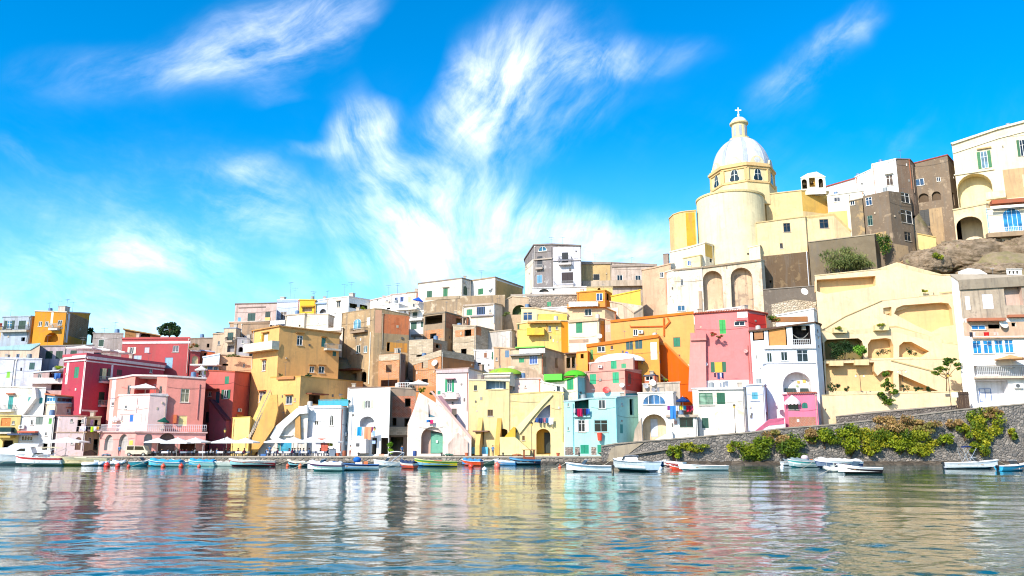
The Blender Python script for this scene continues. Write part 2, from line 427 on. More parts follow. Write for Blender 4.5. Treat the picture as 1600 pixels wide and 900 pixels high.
    def antenna(s, px, h=2.5, back=2.0):
        k, u, z = s.hit(px, 450, None); f = s.fac[k]; zt = f['za']+(f['zb']-f['za'])*u/f['L']+s.th
        b = s.W(k, u, zt-.1, -back); mb = MB(); mb.tube(b, b+Vector((0, 0, h)), .035, .025, 6)
        a = rnd.uniform(-.6, .6); dx = Vector((math.cos(a), math.sin(a), 0)); dy = Vector((-dx.y, dx.x, 0)); t = b+Vector((0, 0, h-.15))
        mb.tube(t-dx*.7, t+dx*.7, .02, n=5)
        for q in range(6): p = t+dx*(-.65+q*.26); mb.tube(p-dy*.35, p+dy*.35, .014, n=4)
        mb.tube(t-Vector((.4, 0, .5)), t+Vector((.4, 0, -.5)), .02, n=5)
        mb.build('antenna', paint('6f7377', .4, .6), s.root)
    def chimney(s, px, h=1.2, w=.7, back=1.5, mat='cfc4b6'):
        k, u, z = s.hit(px, 450, None); f = s.fac[k]; zt = f['za']+(f['zb']-f['za'])*u/f['L']+s.th
        mb = MB(); s.fbox(mb, k, u-w/2, u+w/2, zt-.1, zt+h, -back-w, -back); s.fbox(mb, k, u-w/2-.08, u+w/2+.08, zt+h, zt+h+.12, -back-w-.08, -back+.08)
        mb.build('chimney', s.mm(mat), s.root)
    def free(s, i, u, z, r=.35):
        return all(not (min(p[0] for p in h[0])-r < u < max(p[0] for p in h[0])+r and min(p[1] for p in h[0])-r < z < max(p[1] for p in h[0])+r) for h in s.fac[i]['holes'])
    def clutter(s):
        r = random.Random(s.root['label']); steel = paint('6f7377', .45, .6)
        for i, f in enumerate(s.fac):
            L = f['L']; zt = min(f['za'], f['zb'])
            if L < 2.2: continue
            if r.random() < .6:
                u = r.choice((.22, L-.22)); z0 = zt-min(7, zt-s.zb-s_drop(s))
                if all(not (min(p[0] for p in h[0])-.2 < u < max(p[0] for p in h[0])+.2) for h in f['holes']) and z0 < zt-1.5:
                    mb = MB(); mb.tube(s.W(i, u, z0, .09), s.W(i, u, zt-.05, .09), .05, n=7); s.fbox(mb, i, u-.12, u+.12, zt-.2, zt-.02, .02, .16); mb.build('drainpipe', paint(r.choice(('a89a88', 'b9643c', '8f8a84', 'd2cabd')), .6), s.root)
            if r.random() < .6:
                z = zt-r.uniform(.6, 3.2); mb = MB(); n = 8; a = .1; b = L-.1
                for k in range(n):
                    t0, t1 = k/n, (k+1)/n; mb.tube(s.W(i, a+(b-a)*t0, z-.25*4*t0*(1-t0), .06), s.W(i, a+(b-a)*t1, z-.25*4*t1*(1-t1), .06), .018, n=4)
                mb.build('cable', paint('2a2826', .6), s.root)
            for k in range(r.randrange(0, 4)):
                u = r.uniform(.4, L-.4); z = zt-r.uniform(1.0, 6.0); w = r.uniform(.1, .22); h = r.uniform(.12, .3)
                if s.free(i, u, z, .5) and z > s.zb+1: mb = MB(); s.fbox(mb, i, u-w, u+w, z-h, z+h, -.01, r.uniform(.05, .16)); mb.build(r.choice(('meter_box', 'vent')), paint(r.choice(('c9c4ba', '8a857c', '5f5a54', 'b8a890')), .6), s.root)
            if r.random() < .5:
                u = r.uniform(.5, L-.5); b = s.W(i, u, zt+s.th, -r.uniform(.5, 1.6)); h = r.uniform(1.3, 2.8); mb = MB(); mb.tube(b-Vector((0, 0, .1)), b+Vector((0, 0, h)), .03, .02, 5); t = b+Vector((0, 0, h-.1)); d = Vector((math.cos(u*7), math.sin(u*7), 0))
                mb.tube(t-d*.6, t+d*.6, .016, n=4)
                for q in range(5): p = t+d*(-.55+.27*q); e = Vector((-d.y, d.x, 0))*.3; mb.tube(p-e, p+e, .012, n=4)
                mb.build('antenna', steel, s.root)
            if r.random() < .4:
                u = r.uniform(.7, max(.71, L-.7)); b = s.W(i, u, zt+s.th-.06, -.9); mb = MB()
                if r.random() < .5: mb.lathe([(0, 1.05), (.12, 1.05), (.42, .95), (.45, .1), (.45, 0)], b, 14); mb.build('water_tank', paint(r.choice(('b9b6ae', '5f7a9a', '8a8f90')), .5), s.root, smooth=False)
                else: mb.box(b.x-.3, b.x+.3, b.y-.3, b.y+.3, b.z, b.z+.85); mb.box(b.x-.38, b.x+.38, b.y-.38, b.y+.38, b.z+.85, b.z+.95); mb.build('chimney', plaster('cdbfae', .5), s.root)
    def cornice_run(s, i, a, b, depth, mat):
        f = s.fac[i]; mb = MB(); z = min(f['za'], f['zb'])+s.th
        s.fbox(mb, i, .02, f['L']+.02, z-b, z-a, -.03, depth); mb.build('cornice', s.mm(mat), s.root)
    def rail_on(s, mb, i, u0, u1, z0, h, o0=-.12):
        n = max(3, int((u1-u0)/.3)); t = .025
        for k in range(n+1):
            u = u0+t+(u1-u0-2*t)*k/n; s.fbox(mb, i, u-t, u+t, z0, z0+h, o0, o0+.05)
        s.fbox(mb, i, u0, u1, z0+h, z0+h+.07, o0-.01, o0+.06); s.fbox(mb, i, u0, u1, z0+h*.5, z0+h*.5+.03, o0+.052, o0+.07)
    def slope_band(s, i, a, b, mat, depth=.06):
        f = s.fac[i]; mb = MB(); zA, zB = f['za']+s.th, f['zb']+s.th; L = f['L']
        mb.prism([s.W(i, .0, zA-b, -.03), s.W(i, L, zB-b, -.03), s.W(i, L, zB-a, -.03), s.W(i, .0, zA-a, -.03)], f['n']*(depth+.03)); mb.build('wall_band', s.mm(mat), s.root)
    def wedge(s, px, row, w, col, i=None, depth=2.0):
        i, u, z = s.hit(px, row, i); u2 = s.hit(px+w, row, i)[1]; zb = s.hit(px, 711, i)[2]; f = s.fac[i]; mb = MB()
        mb.prism([s.W(i, u, z, -.02), s.W(i, u, zb, -.02), s.W(i, u, zb, depth), s.W(i, u, zb+1.6, depth)], f['d']*(u2-u)); mb.build('buttress', s.mm((col, .25)), s.root)
    def garage(s, cx, cy, w, h):
        i = s.win('N', cx, cy, w, h, arch=.9, depth=1.5, back=('d9b4a4', .6), i=2)
        s.win('D', 681, 691, 21, 35, col='gteal', off=-1.3, i=2)
        s.box('fanlight', 671.5, 690.5, 674.5, 677, -1.28, paint('26302e'), 2, -1.34); s.box('notice', 679, 682, 688, 691.5, -1.2, paint('dfe6e2'), 2, -1.25)
    def arch_room(s, cx, cy, w, h):
        s.win('N', cx, cy, w, h, arch=.85, depth=2.4, back=('eec25a', .2), i=0)
        s.win('D', 857, 692, 15, 33, col='26302c', off=-2.2, i=0)
    def rail_white(s, x0, x1, row):
        i, u0, z = s.hit(x0, row, None); _, u1, _ = s.hit(x1, row, i); f = s.fac[i]; mb = MB(); z = min(f['za'], f['zb'])+s.th
        s.rail_on(mb, i, u0, min(u1, f['L']), z, .9); mb.build('railing', paint('e6e4e0', .5), s.root)
    def porch(s, cx, cy, w, h):
        i = s.win('N', cx, cy, w, h, arch=.95, depth=2.2, back=('e6d2b2', .4), i=0); s.win('D', 1021.5, 668, 11, 28, col='b9c0cc', off=-2.1, i=0)
    def villa_arch(s, cx, cy, w, h):
        s.win('N', cx, cy, w, h, arch=.95, depth=2.6, back=('f2deaa', .15), i=0); s.win('V', 1542, 316, 8, 10, i=0)
    def tile_edge(s, i):
        f = s.fac[i]; mb = MB(); n = int(f['L']/.28)
        for k in range(n):
            u = (k+.5)*f['L']/n; z = f['za']+(f['zb']-f['za'])*u/f['L']+s.th
            mb.tube(s.W(i, u, z+.03, .42), s.W(i, u, z+.16, -.6), .1, n=7)
        mb.build('roof_tiles', plaster('c46a4c', .3), s.root)
    def awning_shell(s, px, py, r, i):
        _, u, z = s.hit(px, py, i); r = r*s.P[0].y/F; mb = MB(); n, m = 14, 6; vs = []; fs = []
        for j in range(m+1):
            a = math.pi/2*j/m
            for k in range(n+1): t = math.pi*k/n; vs.append(s.W(i, u+r*math.cos(t)*math.cos(a), z-.1+r*1.0*math.sin(a)*(.35+.65*math.sin(t)), .02+r*.85*math.sin(t)*math.cos(a)))
        for j in range(m):
            for k in range(n): fs.append((j*(n+1)+k, j*(n+1)+k+1, (j+1)*(n+1)+k+1, (j+1)*(n+1)+k))
        for k in range(n):
            t0, t1 = math.pi*k/n, math.pi*(k+1)/n
            q = [s.W(i, u+r*math.cos(t), z-.1, .02+r*.85*math.sin(t)) for t in (t0, t1)]; b = len(vs); dz = Vector((0, 0, -.28 if k % 2 else -.18))
            vs += [q[0], q[1], q[1]+dz, q[0]+dz]; fs.append((b, b+1, b+2, b+3))
        mb.add(vs, fs); mb.build('awning', cloth('efdede'), s.root, smooth=False)
    def railing_at(s, x0, x1, row): s.rail_at(x0, x1, row, 9, -.15)
    def rail_at(s, x0, x1, row, hp, o=None):
        i, u0, z = s.hit((x0+x1)/2, row, None); u0 = s.hit(x0, row, i)[1]; u1 = s.hit(x1, row, i)[1]; mb = MB()
        s.rail_on(mb, i, u0, u1, z, hp*s.P[0].y/F, o if o is not None else 1.0); mb.build('railing', paint('dcdcda', .5), s.root)
    def hammock(s, x0, x1, row):
        i, u0, z = s.hit(x0, row, 1); u1 = s.hit(x1, row, 1)[1]; mb = MB(); n = 10; vs = []; fs = []
        for k in range(n+1):
            t = k/n; zz = z+.9-4*t*(1-t)*1.1; w = .08+.25*math.sin(math.pi*t)
            for o in (-.5-w, -.5, -.5+w): vs.append(s.W(i, u0+(u1-u0)*t, zz+abs(o+.5)*.6, o))
        for k in range(n):
            for j in range(2): fs.append((k*3+j, k*3+j+1, k*3+j+4, k*3+j+3))
        mb.add(vs, fs); mb.build('hammock', cloth('e6dfd4'), s.root)
    def fence_run(s, px, col):
        h = px*s.P[0].y/F; mb = MB()
        for i, f in enumerate(s.fac): s.rail_on(mb, i, 0, f['L'], f['za']+s.th, h)
        mb.build('railing', paint(hx(col), .5), s.root)
    def fence_panel(s, x0, x1, y, hp, col='2f97ac', i=0, o0=-.2):
        _, u0, z = s.hit(x0, y, i); _, u1, _ = s.hit(x1, y, i); f = s.fac[i]; mb = MB(); z = min(f['za'], f['zb'])+s.th; h = hp*s.P[0].y/F
        n = max(2, int((u1-u0)/1.1))
        for k in range(n):
            a = u0+(u1-u0)*k/n; b = u0+(u1-u0)*(k+1)/n
            s.fbox(mb, i, a+.05, b-.05, z+.08, z+h-.08, o0+.01, o0+.04)
        for k in range(n+1): a = u0+(u1-u0)*k/n; s.fbox(mb, i, a-.04, a+.04, z, z+h, o0, o0+.06)
        s.fbox(mb, i, u0, u1, z+h, z+h+.07, o0-.01, o0+.07); mb.build('railing', paint(hx(col), .5), s.root)
    def dome(s, px, py, rx, rz, mat, back=3.0, i=0, ry=None):
        k, u, z = s.hit(px, py, i); f = s.fac[k]; c = s.W(k, u, z, -back); mb = MB(); n, m = 24, 8; vs = []; fs = []
        ry = ry or back
        for j in range(m+1):
            ph = math.pi/2*j/m
            for q in range(n): t = 2*math.pi*q/n; vs.append(c+f['d']*(rx*math.cos(ph)*math.cos(t))+f['n']*(ry*math.cos(ph)*math.sin(t))+Vector((0, 0, rz*math.sin(ph))))
        for j in range(m):
            for q in range(n): fs.append((j*n+q, j*n+(q+1) % n, (j+1)*n+(q+1) % n, (j+1)*n+q))
        mb.add(vs, fs); mb.build('dome_roof', s.mm(mat), s.root, smooth=True)
    def finish(s):
        mb = MB(); P = s.P; zb = s.zb
        for i, f in enumerate(s.fac):
            outer = [(0, zb), (f['L'], zb), (f['L'], f['zb'])]+(f['extra'] or [])+[(0, f['za'])]
            hol = [h[0] for h in f['holes']]; done = []
            for pi, u0, u1, z0, z1, m in s.patches:
                if pi != i: continue
                for _ in range(3):
                    for l in hol:
                        a0 = min(p[0] for p in l); a1 = max(p[0] for p in l); c0 = min(p[1] for p in l); c1 = max(p[1] for p in l)
                        if a0 < u1+.03 and a1 > u0-.03 and c0 < z1+.03 and c1 > z0-.03:
                            u0 = min(u0, a0-.04); u1 = max(u1, a1+.04); z0 = min(z0, c0-.04); z1 = max(z1, c1+.04)
                u0 = max(u0, .02); u1 = min(u1, f['L']-.02); z0 = max(z0, zb+.02)
                z1 = min(z1, f['za']+(f['zb']-f['za'])*u0/f['L']-.02, f['za']+(f['zb']-f['za'])*u1/f['L']-.02)
                if u1-u0 < .05 or z1-z0 < .05: continue
                if any(u0 < d[1]+.01 and u1 > d[0]-.01 and z0 < d[3]+.01 and z1 > d[2]-.01 for d in done):
                    for d in done:
                        if u0 < d[1]+.01 and u1 > d[0]-.01 and z0 < d[3]+.01 and z1 > d[2]-.01:
                            op = [(d[1]+.015-u0, 0), (u1-d[0]+.015, 1), (d[3]+.015-z0, 2), (z1-d[2]+.015, 3)]
                            k = min(op)[1]
                            if k == 0: u0 = d[1]+.015
                            elif k == 1: u1 = d[0]-.015
                            elif k == 2: z0 = d[3]+.015
                            else: z1 = d[2]-.015
                    if u1-u0 < .05 or z1-z0 < .05: continue
                    if any(not (max(p[0] for p in l) < u0 or min(p[0] for p in l) > u1 or max(p[1] for p in l) < z0 or min(p[1] for p in l) > z1) and not (min(p[0] for p in l) > u0 and max(p[0] for p in l) < u1 and min(p[1] for p in l) > z0 and max(p[1] for p in l) < z1) for l in hol): continue
                done.append((u0, u1, z0, z1)); mi = s.mi(m)
                ins = [l for l in hol if min(p[0] for p in l) > u0 and max(p[0] for p in l) < u1 and min(p[1] for p in l) > z0 and max(p[1] for p in l) < z1]
                hol = [l for l in hol if l not in ins]
                pr = [(u0, z0), (u1, z0), (u1, z1), (u0, z1)]
                fl, tr = fill([pr]+ins)
                mb.add([s.W(i, a, b, 0) for a, b in fl], tr, mi)
                hol.append(pr)
            loops = [outer]+hol
            flat, tris = fill(loops)
            mb.add([s.W(i, a, b, 0) for a, b in flat], [tuple(t) for t in tris])
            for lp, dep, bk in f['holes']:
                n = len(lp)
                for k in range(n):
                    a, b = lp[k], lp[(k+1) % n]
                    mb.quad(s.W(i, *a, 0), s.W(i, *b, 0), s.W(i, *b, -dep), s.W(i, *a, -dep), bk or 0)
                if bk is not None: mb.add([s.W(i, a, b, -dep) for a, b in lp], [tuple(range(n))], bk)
        A, B = P[0], P[-1]
        def bk(q, inn):
            v = Vector((q.x, q.y, 0)).normalized(); return Vector((q.x, q.y, 0))+v*s.D+Vector((inn, 0, 0))
        a2, b2 = bk(A, .35), bk(B, -.35)
        zA, zB = A.z-s.th, B.z-s.th
        v3 = lambda q, z: Vector((q.x, q.y, z))
        mb.quad(v3(B, zb), v3(b2, zb), v3(b2, zB), v3(B, zB)); mb.quad(v3(a2, zb), v3(A, zb), v3(A, zA), v3(a2, zA))
        mb.quad(v3(b2, zb), v3(a2, zb), v3(a2, zA), v3(b2, zB))
        w = mb.build('wall', s.mats, s.root, recalc=False)
        if s.root['category'] == 'house': s.clutter()
        if s.roof is not None:
            rm = s.mat if s.roof == 'same' else s.mm(s.roof)
            n = len(s.fac); low = []
            for k, q in enumerate(P):
                nn = Vector((0, 0, 0))
                if k > 0: nn += s.fac[k-1]['n']
                if k < n: nn += s.fac[k]['n']
                nn = nn.normalized()*s.ov
                if k == 0: nn -= s.fac[0]['d']*s.ov*.7
                if k == n: nn += s.fac[-1]['d']*s.ov*.7
                low.append(Vector((q.x, q.y, q.z-s.th))+nn)
            low += [v3(b2, zB), v3(a2, zA)]
            rb = MB(); m = len(low); up = Vector((0, 0, s.th))
            top = [p+up for p in low]
            T = tessellate_polygon([[Vector((p.x, p.y, 0)) for p in low]])
            rb.add(low, [tuple(t) for t in T]); rb.add(top, [tuple(t) for t in T])
            for k in range(m): j = (k+1) % m; rb.quad(low[k], low[j], top[j], top[k])
            rb.build('roof', rm, s.root)
        return s
def H(name, label, pts, bot, mat, feats=(), **kw):
    h = House(name, label, pts, bot, mat, **kw)
    for f in feats:
        k = f[0]; o = f[-1] if isinstance(f[-1], dict) else {}; a = f[1:-1] if isinstance(f[-1], dict) else f[1:]
        if k in ('G', 'S', 'O', 'D', 'V', 'N'): h.win(k, *a, **o)
        else: getattr(h, k)(*a, **o)
    return h.finish()
# ================================================================== houses, left part of the village
BRICK = lambda: blockwork('c98a5a', 'b57648', .32, .2)
BLOCK = lambda: blockwork('bfae96', 'a8977e', .55, .3)
WH = ('ebe8e3', .18)
# ---- far left, waterfront
H('yellow_house', 'small pale yellow quay house with an orange roll-down blind at the left picture edge', [(-32, 647, 136), (33, 648.5, 136)], 700, ('e8cf86', .3), [
    ('D', 9, 659.5, 15, 12.5, dict(col='orange')), ('G', 21, 660.5, 4, 5), ('bal', -6, 22, 675, .9, 7, 'cfc6b8', 'solid', '24484a'),
    ('box', 'awning', 0, 24, 681, 684, 1.4, paint('b89a4a')), ('S', -18, 659, 8, 12, dict(col='dgreen')), ('V', 12, 694, 16, 12)], group='yellow houses')
H('white_house', 'low white quay house with a grey shutter under a red awning strip', [(33, 648.6, 136.2), (86, 649, 136)], 704, ('e9e2dc', .3), [
    ('G', 50, 660, 4, 8), ('S', 61.5, 657.5, 11, 12, dict(col='6f7a74')), ('S', 78.5, 658, 5, 9, dict(col='lgreen')), ('ac', 35.5, 667),
    ('box', 'awning', 32, 60, 673.5, 676, .9, paint('c8583e')), ('box', 'awning', 22, 60, 677.5, 680, 1.8, paint('27365a')),
    ('G', 42, 685, 18, 8, dict(mull=3)), ('G', 72, 678, 3.5, 5), ('V', 70, 698, 8, 10)])
H('white_house', 'white stepped house with a green balcony door above the yellow quay house', [(-32, 602, 142), (72, 605, 141)], 660, ('ebe6e0', .3, 'cdb9a4'), [
    ('S', 16.5, 629, 7.5, 20, dict(col='teal')), ('bal', -4, 23, 640.5, .9, 7), ('S', 46.5, 626, 5.5, 11, dict(col='teal')), ('S', 64, 626, 5.5, 9, dict(col='teal')),
    ('box', 'window_hood', 12, 24, 614.5, 616.5, .5, plaster('b8674a')), ('poly', 'staircase', [(36, 648), (42, 648), (62, 622), (60, 606), (56, 606), (55, 620)], .9, ('e5dfd8', .3)),
    ('S', -14, 626, 5, 10, dict(col='teal')), ('antenna', 30, 1.5)])
H('cream_house', 'small cream house with a blue glazed veranda under a terracotta sloping roof', [(72, 629, 141.4), (87, 629.3, 139.5), (118, 629.6, 143)], 660, ('e3cdb4', .25), [
    ('G', 107, 642, 4.5, 6), ('box', 'window_hood', 103, 111, 636, 637, .4, plaster('b8674a'))], roof='d9cdbd')
H('blue_veranda', 'blue glazed veranda with a terracotta roof on top of the small cream house', [(72, 614, 141.6), (87, 617, 139.7), (120, 620, 143.2)], 629.4, ('8fc0d8', .1), [
    ('G', 79.5, 624, 13, 7, dict(mull=2, gl='3b7fae', frame='e6eef2', i=0, sill=False)), ('G', 103, 625, 27, 6, dict(mull=3, frame='3a5560', i=1, sill=False))],
    roof='cf7c55', ov=.5, drop=.1, cat='veranda', D=6, anchor=False)
H('pale_pink_house', 'pale pink-lilac quay house with a laundry line beside the arcaded pink house', [(86, 648.5, 137.4), (93, 648, 136), (136, 649, 136.6)], 704, ('d9c2c2', .35, 'c2a68e'), [
    ('G', 112, 657, 4, 5), ('V', 124, 661, 6.5, 10), ('D', 122, 693, 9, 20, dict(col='brown', arch=1)), ('G', 137 - 8, 657, 3, 6),
    ('G', 113, 690, 4, 8), ('box', 'cornice', 86, 136, 674.6, 676, .12, ('c9ab92', .4))], roof='a86f66')
H('beige_house', 'narrow beige house with a cluttered balcony squeezed between lilac and pink quay houses', [(136, 651, 138.5), (158, 650, 140)], 704, ('d9c69a', .45), [
    ('S', 143.5, 661, 4.5, 11, dict(col='c9a6c0')), ('V', 150, 661, 5, 10), ('bal', 132, 157, 671, .9, 6), ('G', 137.8+2.5, 688, 4, 9), ('V', 150, 695, 8, 18)])
# ---- crimson house
H('crimson_house', 'tall crimson house with white quoins and three parasols on its roof', [(102, 554.5, 144), (136, 551.5, 141), (257, 567)], 645, ('ba4658', .2), [
    ('S', 119.5, 582, 7, 17, dict(col='2f7a5c', i=0)), ('box', 'cornice', 101.4, 136, 556, 560.5, .3, 'f0dede', 0), ('box', 'cornice', 102, 135, 563, 565, .14, 'e9d7dc', 0),
    ('box', 'quoin', 127.6, 134.4, 566, 646, .07, 'f1e2e2', 0), ('box', 'quoin', 103, 106.5, 566, 600, .07, 'f1e2e2', 0),
    ('cornice_run', 1, .5, 1.0, .3, 'f0d6d2'), ('cornice_run', 1, 1.3, 1.53, .16, 'f0d6d2'), ('box', 'cornice', 128, 152, 640.5, 643, .1, 'ecd9dc', 1),
    ('S', 163, 584, 7, 17, dict(col='e6d3a0', i=1, frame='e6d3a0')), ('box', 'shutter', 155.5, 159, 576, 594, .1, paint('163028'), 1), ('box', 'shutter', 167.5, 171.5, 576, 594, .1, paint('163028'), 1),
    ('bal', 154, 172, 596, .9, 7, 'cfb6b6', 'bars', 'grey', dict(i=1)), ('S', 158.5, 622, 9, 19, dict(col='16352b', i=1)), ('bal', 153, 166, 633, .8, 7, 'cfb6b6', 'bars', 'grey', dict(i=1)),
    ('S', 186.5, 582, 8, 9, dict(col='3d2226', i=1)), ('G', 236, 579, 4.5, 7, dict(i=1)), ('box', 'quoin', 173, 176, 569, 600, .07, 'f1d9dc', 1)], roof='c65a66', th=.5, ov=.35)
# ---- grey-lilac row behind the crimson house
H('bluish_house', 'stained bluish-white house with one dark teal shutter behind the white stepped house', [(-32, 557, 152), (25, 560, 150), (66, 560, 150)], 606, ('c6c9d6', .5, 'd8c4b8'), [
    ('S', 50, 572, 8.5, 11, dict(col='1c4a48')), ('S', 13, 585.5, 5.5, 10, dict(col='7dbb3c')), ('G', -10, 575, 7, 9), ('V', 33, 577, 3, 5)])
H('terrace_house', 'rose-tinted house with open terraces and hung washing left of the crimson house', [(53, 581, 146.5), (103, 577, 147)], 606, ('d4b4ae', .4), [
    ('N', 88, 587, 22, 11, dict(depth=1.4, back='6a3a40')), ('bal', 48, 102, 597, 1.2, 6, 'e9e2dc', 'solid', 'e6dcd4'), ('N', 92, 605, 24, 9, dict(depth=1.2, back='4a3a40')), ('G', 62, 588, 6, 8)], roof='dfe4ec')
H('beige_terrace', 'layered beige terrace house with small blue openings and round cream pillars', [(-32, 545, 156), (48, 545.5, 155), (63, 536, 155)], 565, ('d9bfa6', .4), [
    ('G', 10, 556, 5, 6, dict(frame='7d9cc4')), ('G', 28, 556, 5, 6, dict(frame='7d9cc4')), ('G', -12, 556, 5, 6), ('V', 43, 557, 4, 3)], roof='9fc4c6')
H('lilac_house', 'grey-lilac house with three dark green shuttered windows behind the crimson cornice', [(62, 540, 158), (148, 538, 158)], 582, ('b9a9ae', .55, 'c9bdb4'), [
    ('S', 76.5, 554.5, 11, 12, dict(col='123a2c')), ('S', 92.5, 554.5, 10.5, 12, dict(col='123a2c')), ('S', 115, 551, 10, 7, dict(col='123a2c')), ('pipe', 103, 541, 570), ('antenna', 130, 2)], roof='8f8a84')
H('blue_grey_house', 'blue-grey house with dark green shutters and an orange corner strip at far left', [(5, 494, 166), (48, 493, 165), (56, 493.5, 166)], 535, ('b4c0cf', .6), [
    ('O', 14.5, 507.5, 8, 13, dict(col='143c30', i=0, gl='3f7a9c')), ('S', 34.5, 507.5, 11, 13, dict(col='143c30', i=0)), ('bal', 4, 46, 516.5, .9, 6, 'b9b2a6', 'bars', 'dark', dict(i=0)), ('V', 36, 530, 6, 6, dict(i=0)),
    ('box', 'wall_strip', 48.3, 55.6, 494, 536, .05, ('dd9a3c', .3), 1)])
H('dark_red_house', 'sliver of a dark red house at the left picture edge beside the blue-grey house', [(-32, 503, 168), (5, 505, 167)], 535, ('8a3d38', .4), [('S', -10, 516, 7, 9, dict(col='dgreen')), ('box', 'wall_strip', -30, 5, 517, 536, .05, ('e0b877', .3))])
H('ochre_house', 'ochre house with a bare brown brick side on the far left skyline', [(55.5, 485, 164), (104, 486.5, 163), (140.5, 488.5, 175)], 536, ('d9952f', .3), [
    ('G', 63, 506, 5.5, 7.5, dict(i=0)), ('G', 73, 506, 5.5, 7.5, dict(i=0)), ('G', 93.5, 504, 7, 8, dict(i=0)), ('bal', 80, 94, 513.5, .9, 7, 'd9d4cc', 'bars', 'grey', dict(i=0)),
    ('N', 80.5, 527, 21, 15, dict(arch=1, depth=1.6, i=0)), ('box', 'wall_strip', 79.5, 83, 485.5, 508, .06, 'e6e0d6', 0), ('box', 'wall_strip', 94.5, 103.6, 508, 535, .06, 'd9dce6', 0),
    ('box', 'wall_strip', 104.4, 107.5, 489, 536, .06, 'dfe0e6', 1), ('box', 'brick_face', 108, 140, 491, 530, .04, blockwork('8f6a44', '7d5a38', .4, .22), 1),
    ('antenna', 70, 2.2), ('chimney', 92, 1.2, 1.5), ('antenna', 97, 3)], roof='d6cabb')
H('old_grey_house', 'stained grey house with a single dark green window in a white surround', [(146, 519.5, 164), (193.5, 520, 163)], 548, ('a59b98', .8, 'c6bdb8'), [('S', 158, 536, 9, 11, dict(col='123a2c', frame='e6e6e6')), ('antenna', 176, 2.6), ('antenna', 160, 1.4)])
H('roof_hut', 'ochre roof hut with a tan tarpaulin on the skyline behind the brick-red house', [(196, 513, 168), (214, 517, 168), (250, 524, 169)], 530, ('b07f4e', .4), [('N', 226, 524, 18, 5, dict(depth=1.0, back='4a3d30', i=1))], roof='b79a68', ov=.5, D=5, cat='hut')
H('brick_red_house', 'broad brick-red house with a white band and an arched cream niche', [(192, 527.5, 161), (297.5, 526.5, 160)], 590, ('ba5658', .2), [
    ('box', 'cornice', 191.8, 297.8, 533.5, 537, .12, 'eedcdc'), ('O', 206, 547.5, 6.5, 10, dict(col='e6d6c0')), ('S', 229.5, 547, 7.5, 8.5, dict(col='b8b4b8', frame='9aa0ac')), ('G', 274.5, 545, 9.5, 10, dict(frame='c9c4c4', gl='6a6a72')),
    ('D', 263.5, 567, 12.5, 17, dict(col='7fa6bd')), ('S', 215, 558.5, 12, 6, dict(col='9fb6c6'))], roof='c9605f', th=.35)
H('red_annex', 'lower red annex with a potted roof terrace at the right end of the brick-red house', [(297.8, 548.5, 159), (313, 549, 160)], 590, ('b85254', .2), [('N', 305 - .5, 563, 9.5, 14, dict(arch=1, depth=.25, back='e0c9a0')), ('G', 309, 578, 3, 6), ('box', 'parapet', 297.6, 313.2, 547.5, 549.3, .2, 'e9d3cf')], D=7)
H('stone_house', 'grey-tan stone house between the dark tree and the balcony house', [(290, 528, 170), (336, 527, 170)], 552, ('b09a88', .7), [('V', 325, 540, 4, 6), ('S', 306, 540, 4, 6, dict(col='9a8a7a'))])
H('beige_house', 'plain sandy beige house with a stepped roof left of the small balcony house', [(333, 521, 168), (340, 519, 168), (352, 519.5, 168)], 555, ('d3bba0', .4), [('G', 342, 536, 3.5, 6)])
H('terracotta_roof_house', 'low house with terracotta roofs and pots below the sandy beige house', [(313, 546, 163), (336, 549, 163)], 565, ('cc6a44', .3), [('V', 320, 554, 4, 5)], roof='b4b8cc')
H('blue_white_house', 'white and light blue terrace house with a blue door and a flat awning', [(317.5, 557, 150), (343.5, 552, 150)], 590, ('dfe9f2', .2), [
    ('D', 328, 579, 8, 18, dict(col='2a6fa8')), ('S', 321, 579, 4, 13, dict(col='8fa860')), ('G', 337, 578, 6, 9, dict(frame='3a7fc0')), ('box', 'awning', 304, 346, 570.5, 572.5, 2.2, paint('e9e6e0'))])
H('peach_wall_house', 'low peach house with pots along its roof next to the tall yellow house', [(343.5, 552.5, 151), (394, 557, 152)], 590, ('e6b992', .25), [('G', 381, 571, 3, 5), ('V', 352, 570, 9, 3)], roof='d2b79a')
# ---- the pink arcaded house
H('pink_house', 'large pink house with a terrace recess and a white sunshade facing the quay', [(172, 590.5, 141.6), (191, 588.5, 138.0), (209, 585, 136.6), (262, 586, 134), (322, 590, 136.3)], 668, ('f09a8c', .14), [
    ('N', 227.5, 602, 34, 27, dict(depth=2.6, back=('d8605c', .2))), ('V', 225, 610, 7, 12, dict(off=0)), ('G', 201.5, 609, 5.5, 15, dict(frame='b8a8a0')), ('G', 251, 609, 4.5, 12, dict(frame='b8a8a0')),
    ('G', 289, 618, 13.5, 21, dict(frame='e9ddc8', gl='8f866e', i=3)), ('G', 253, 631.5, 10, 9, dict(frame='e6dcc4', i=2)), ('S', 250, 658, 9, 18, dict(col='6f9cb0', i=2)), ('D', 285.5, 657.5, 13, 16, dict(col='e6d08c', frame='e9dcae', i=3)),
    ('box', 'wall_strip', 319, 321.8, 591, 668, .04, 'd9c4c0', 3), ('pipe', 312, 600, 655, 'c47a74', .07, 3), ('box', 'wall_strip', 172.3, 174.5, 591.5, 668, .04, 'e0d3dc', 0), ('G', 176, 631, 4, 6), ('G', 180, 656, 7, 6),
    ('box', 'storage_chest', 270.5, 276, 648, 661, .5, paint('cf6a3a'), 3)], roof='d9c9c6', th=.28, ov=.2)
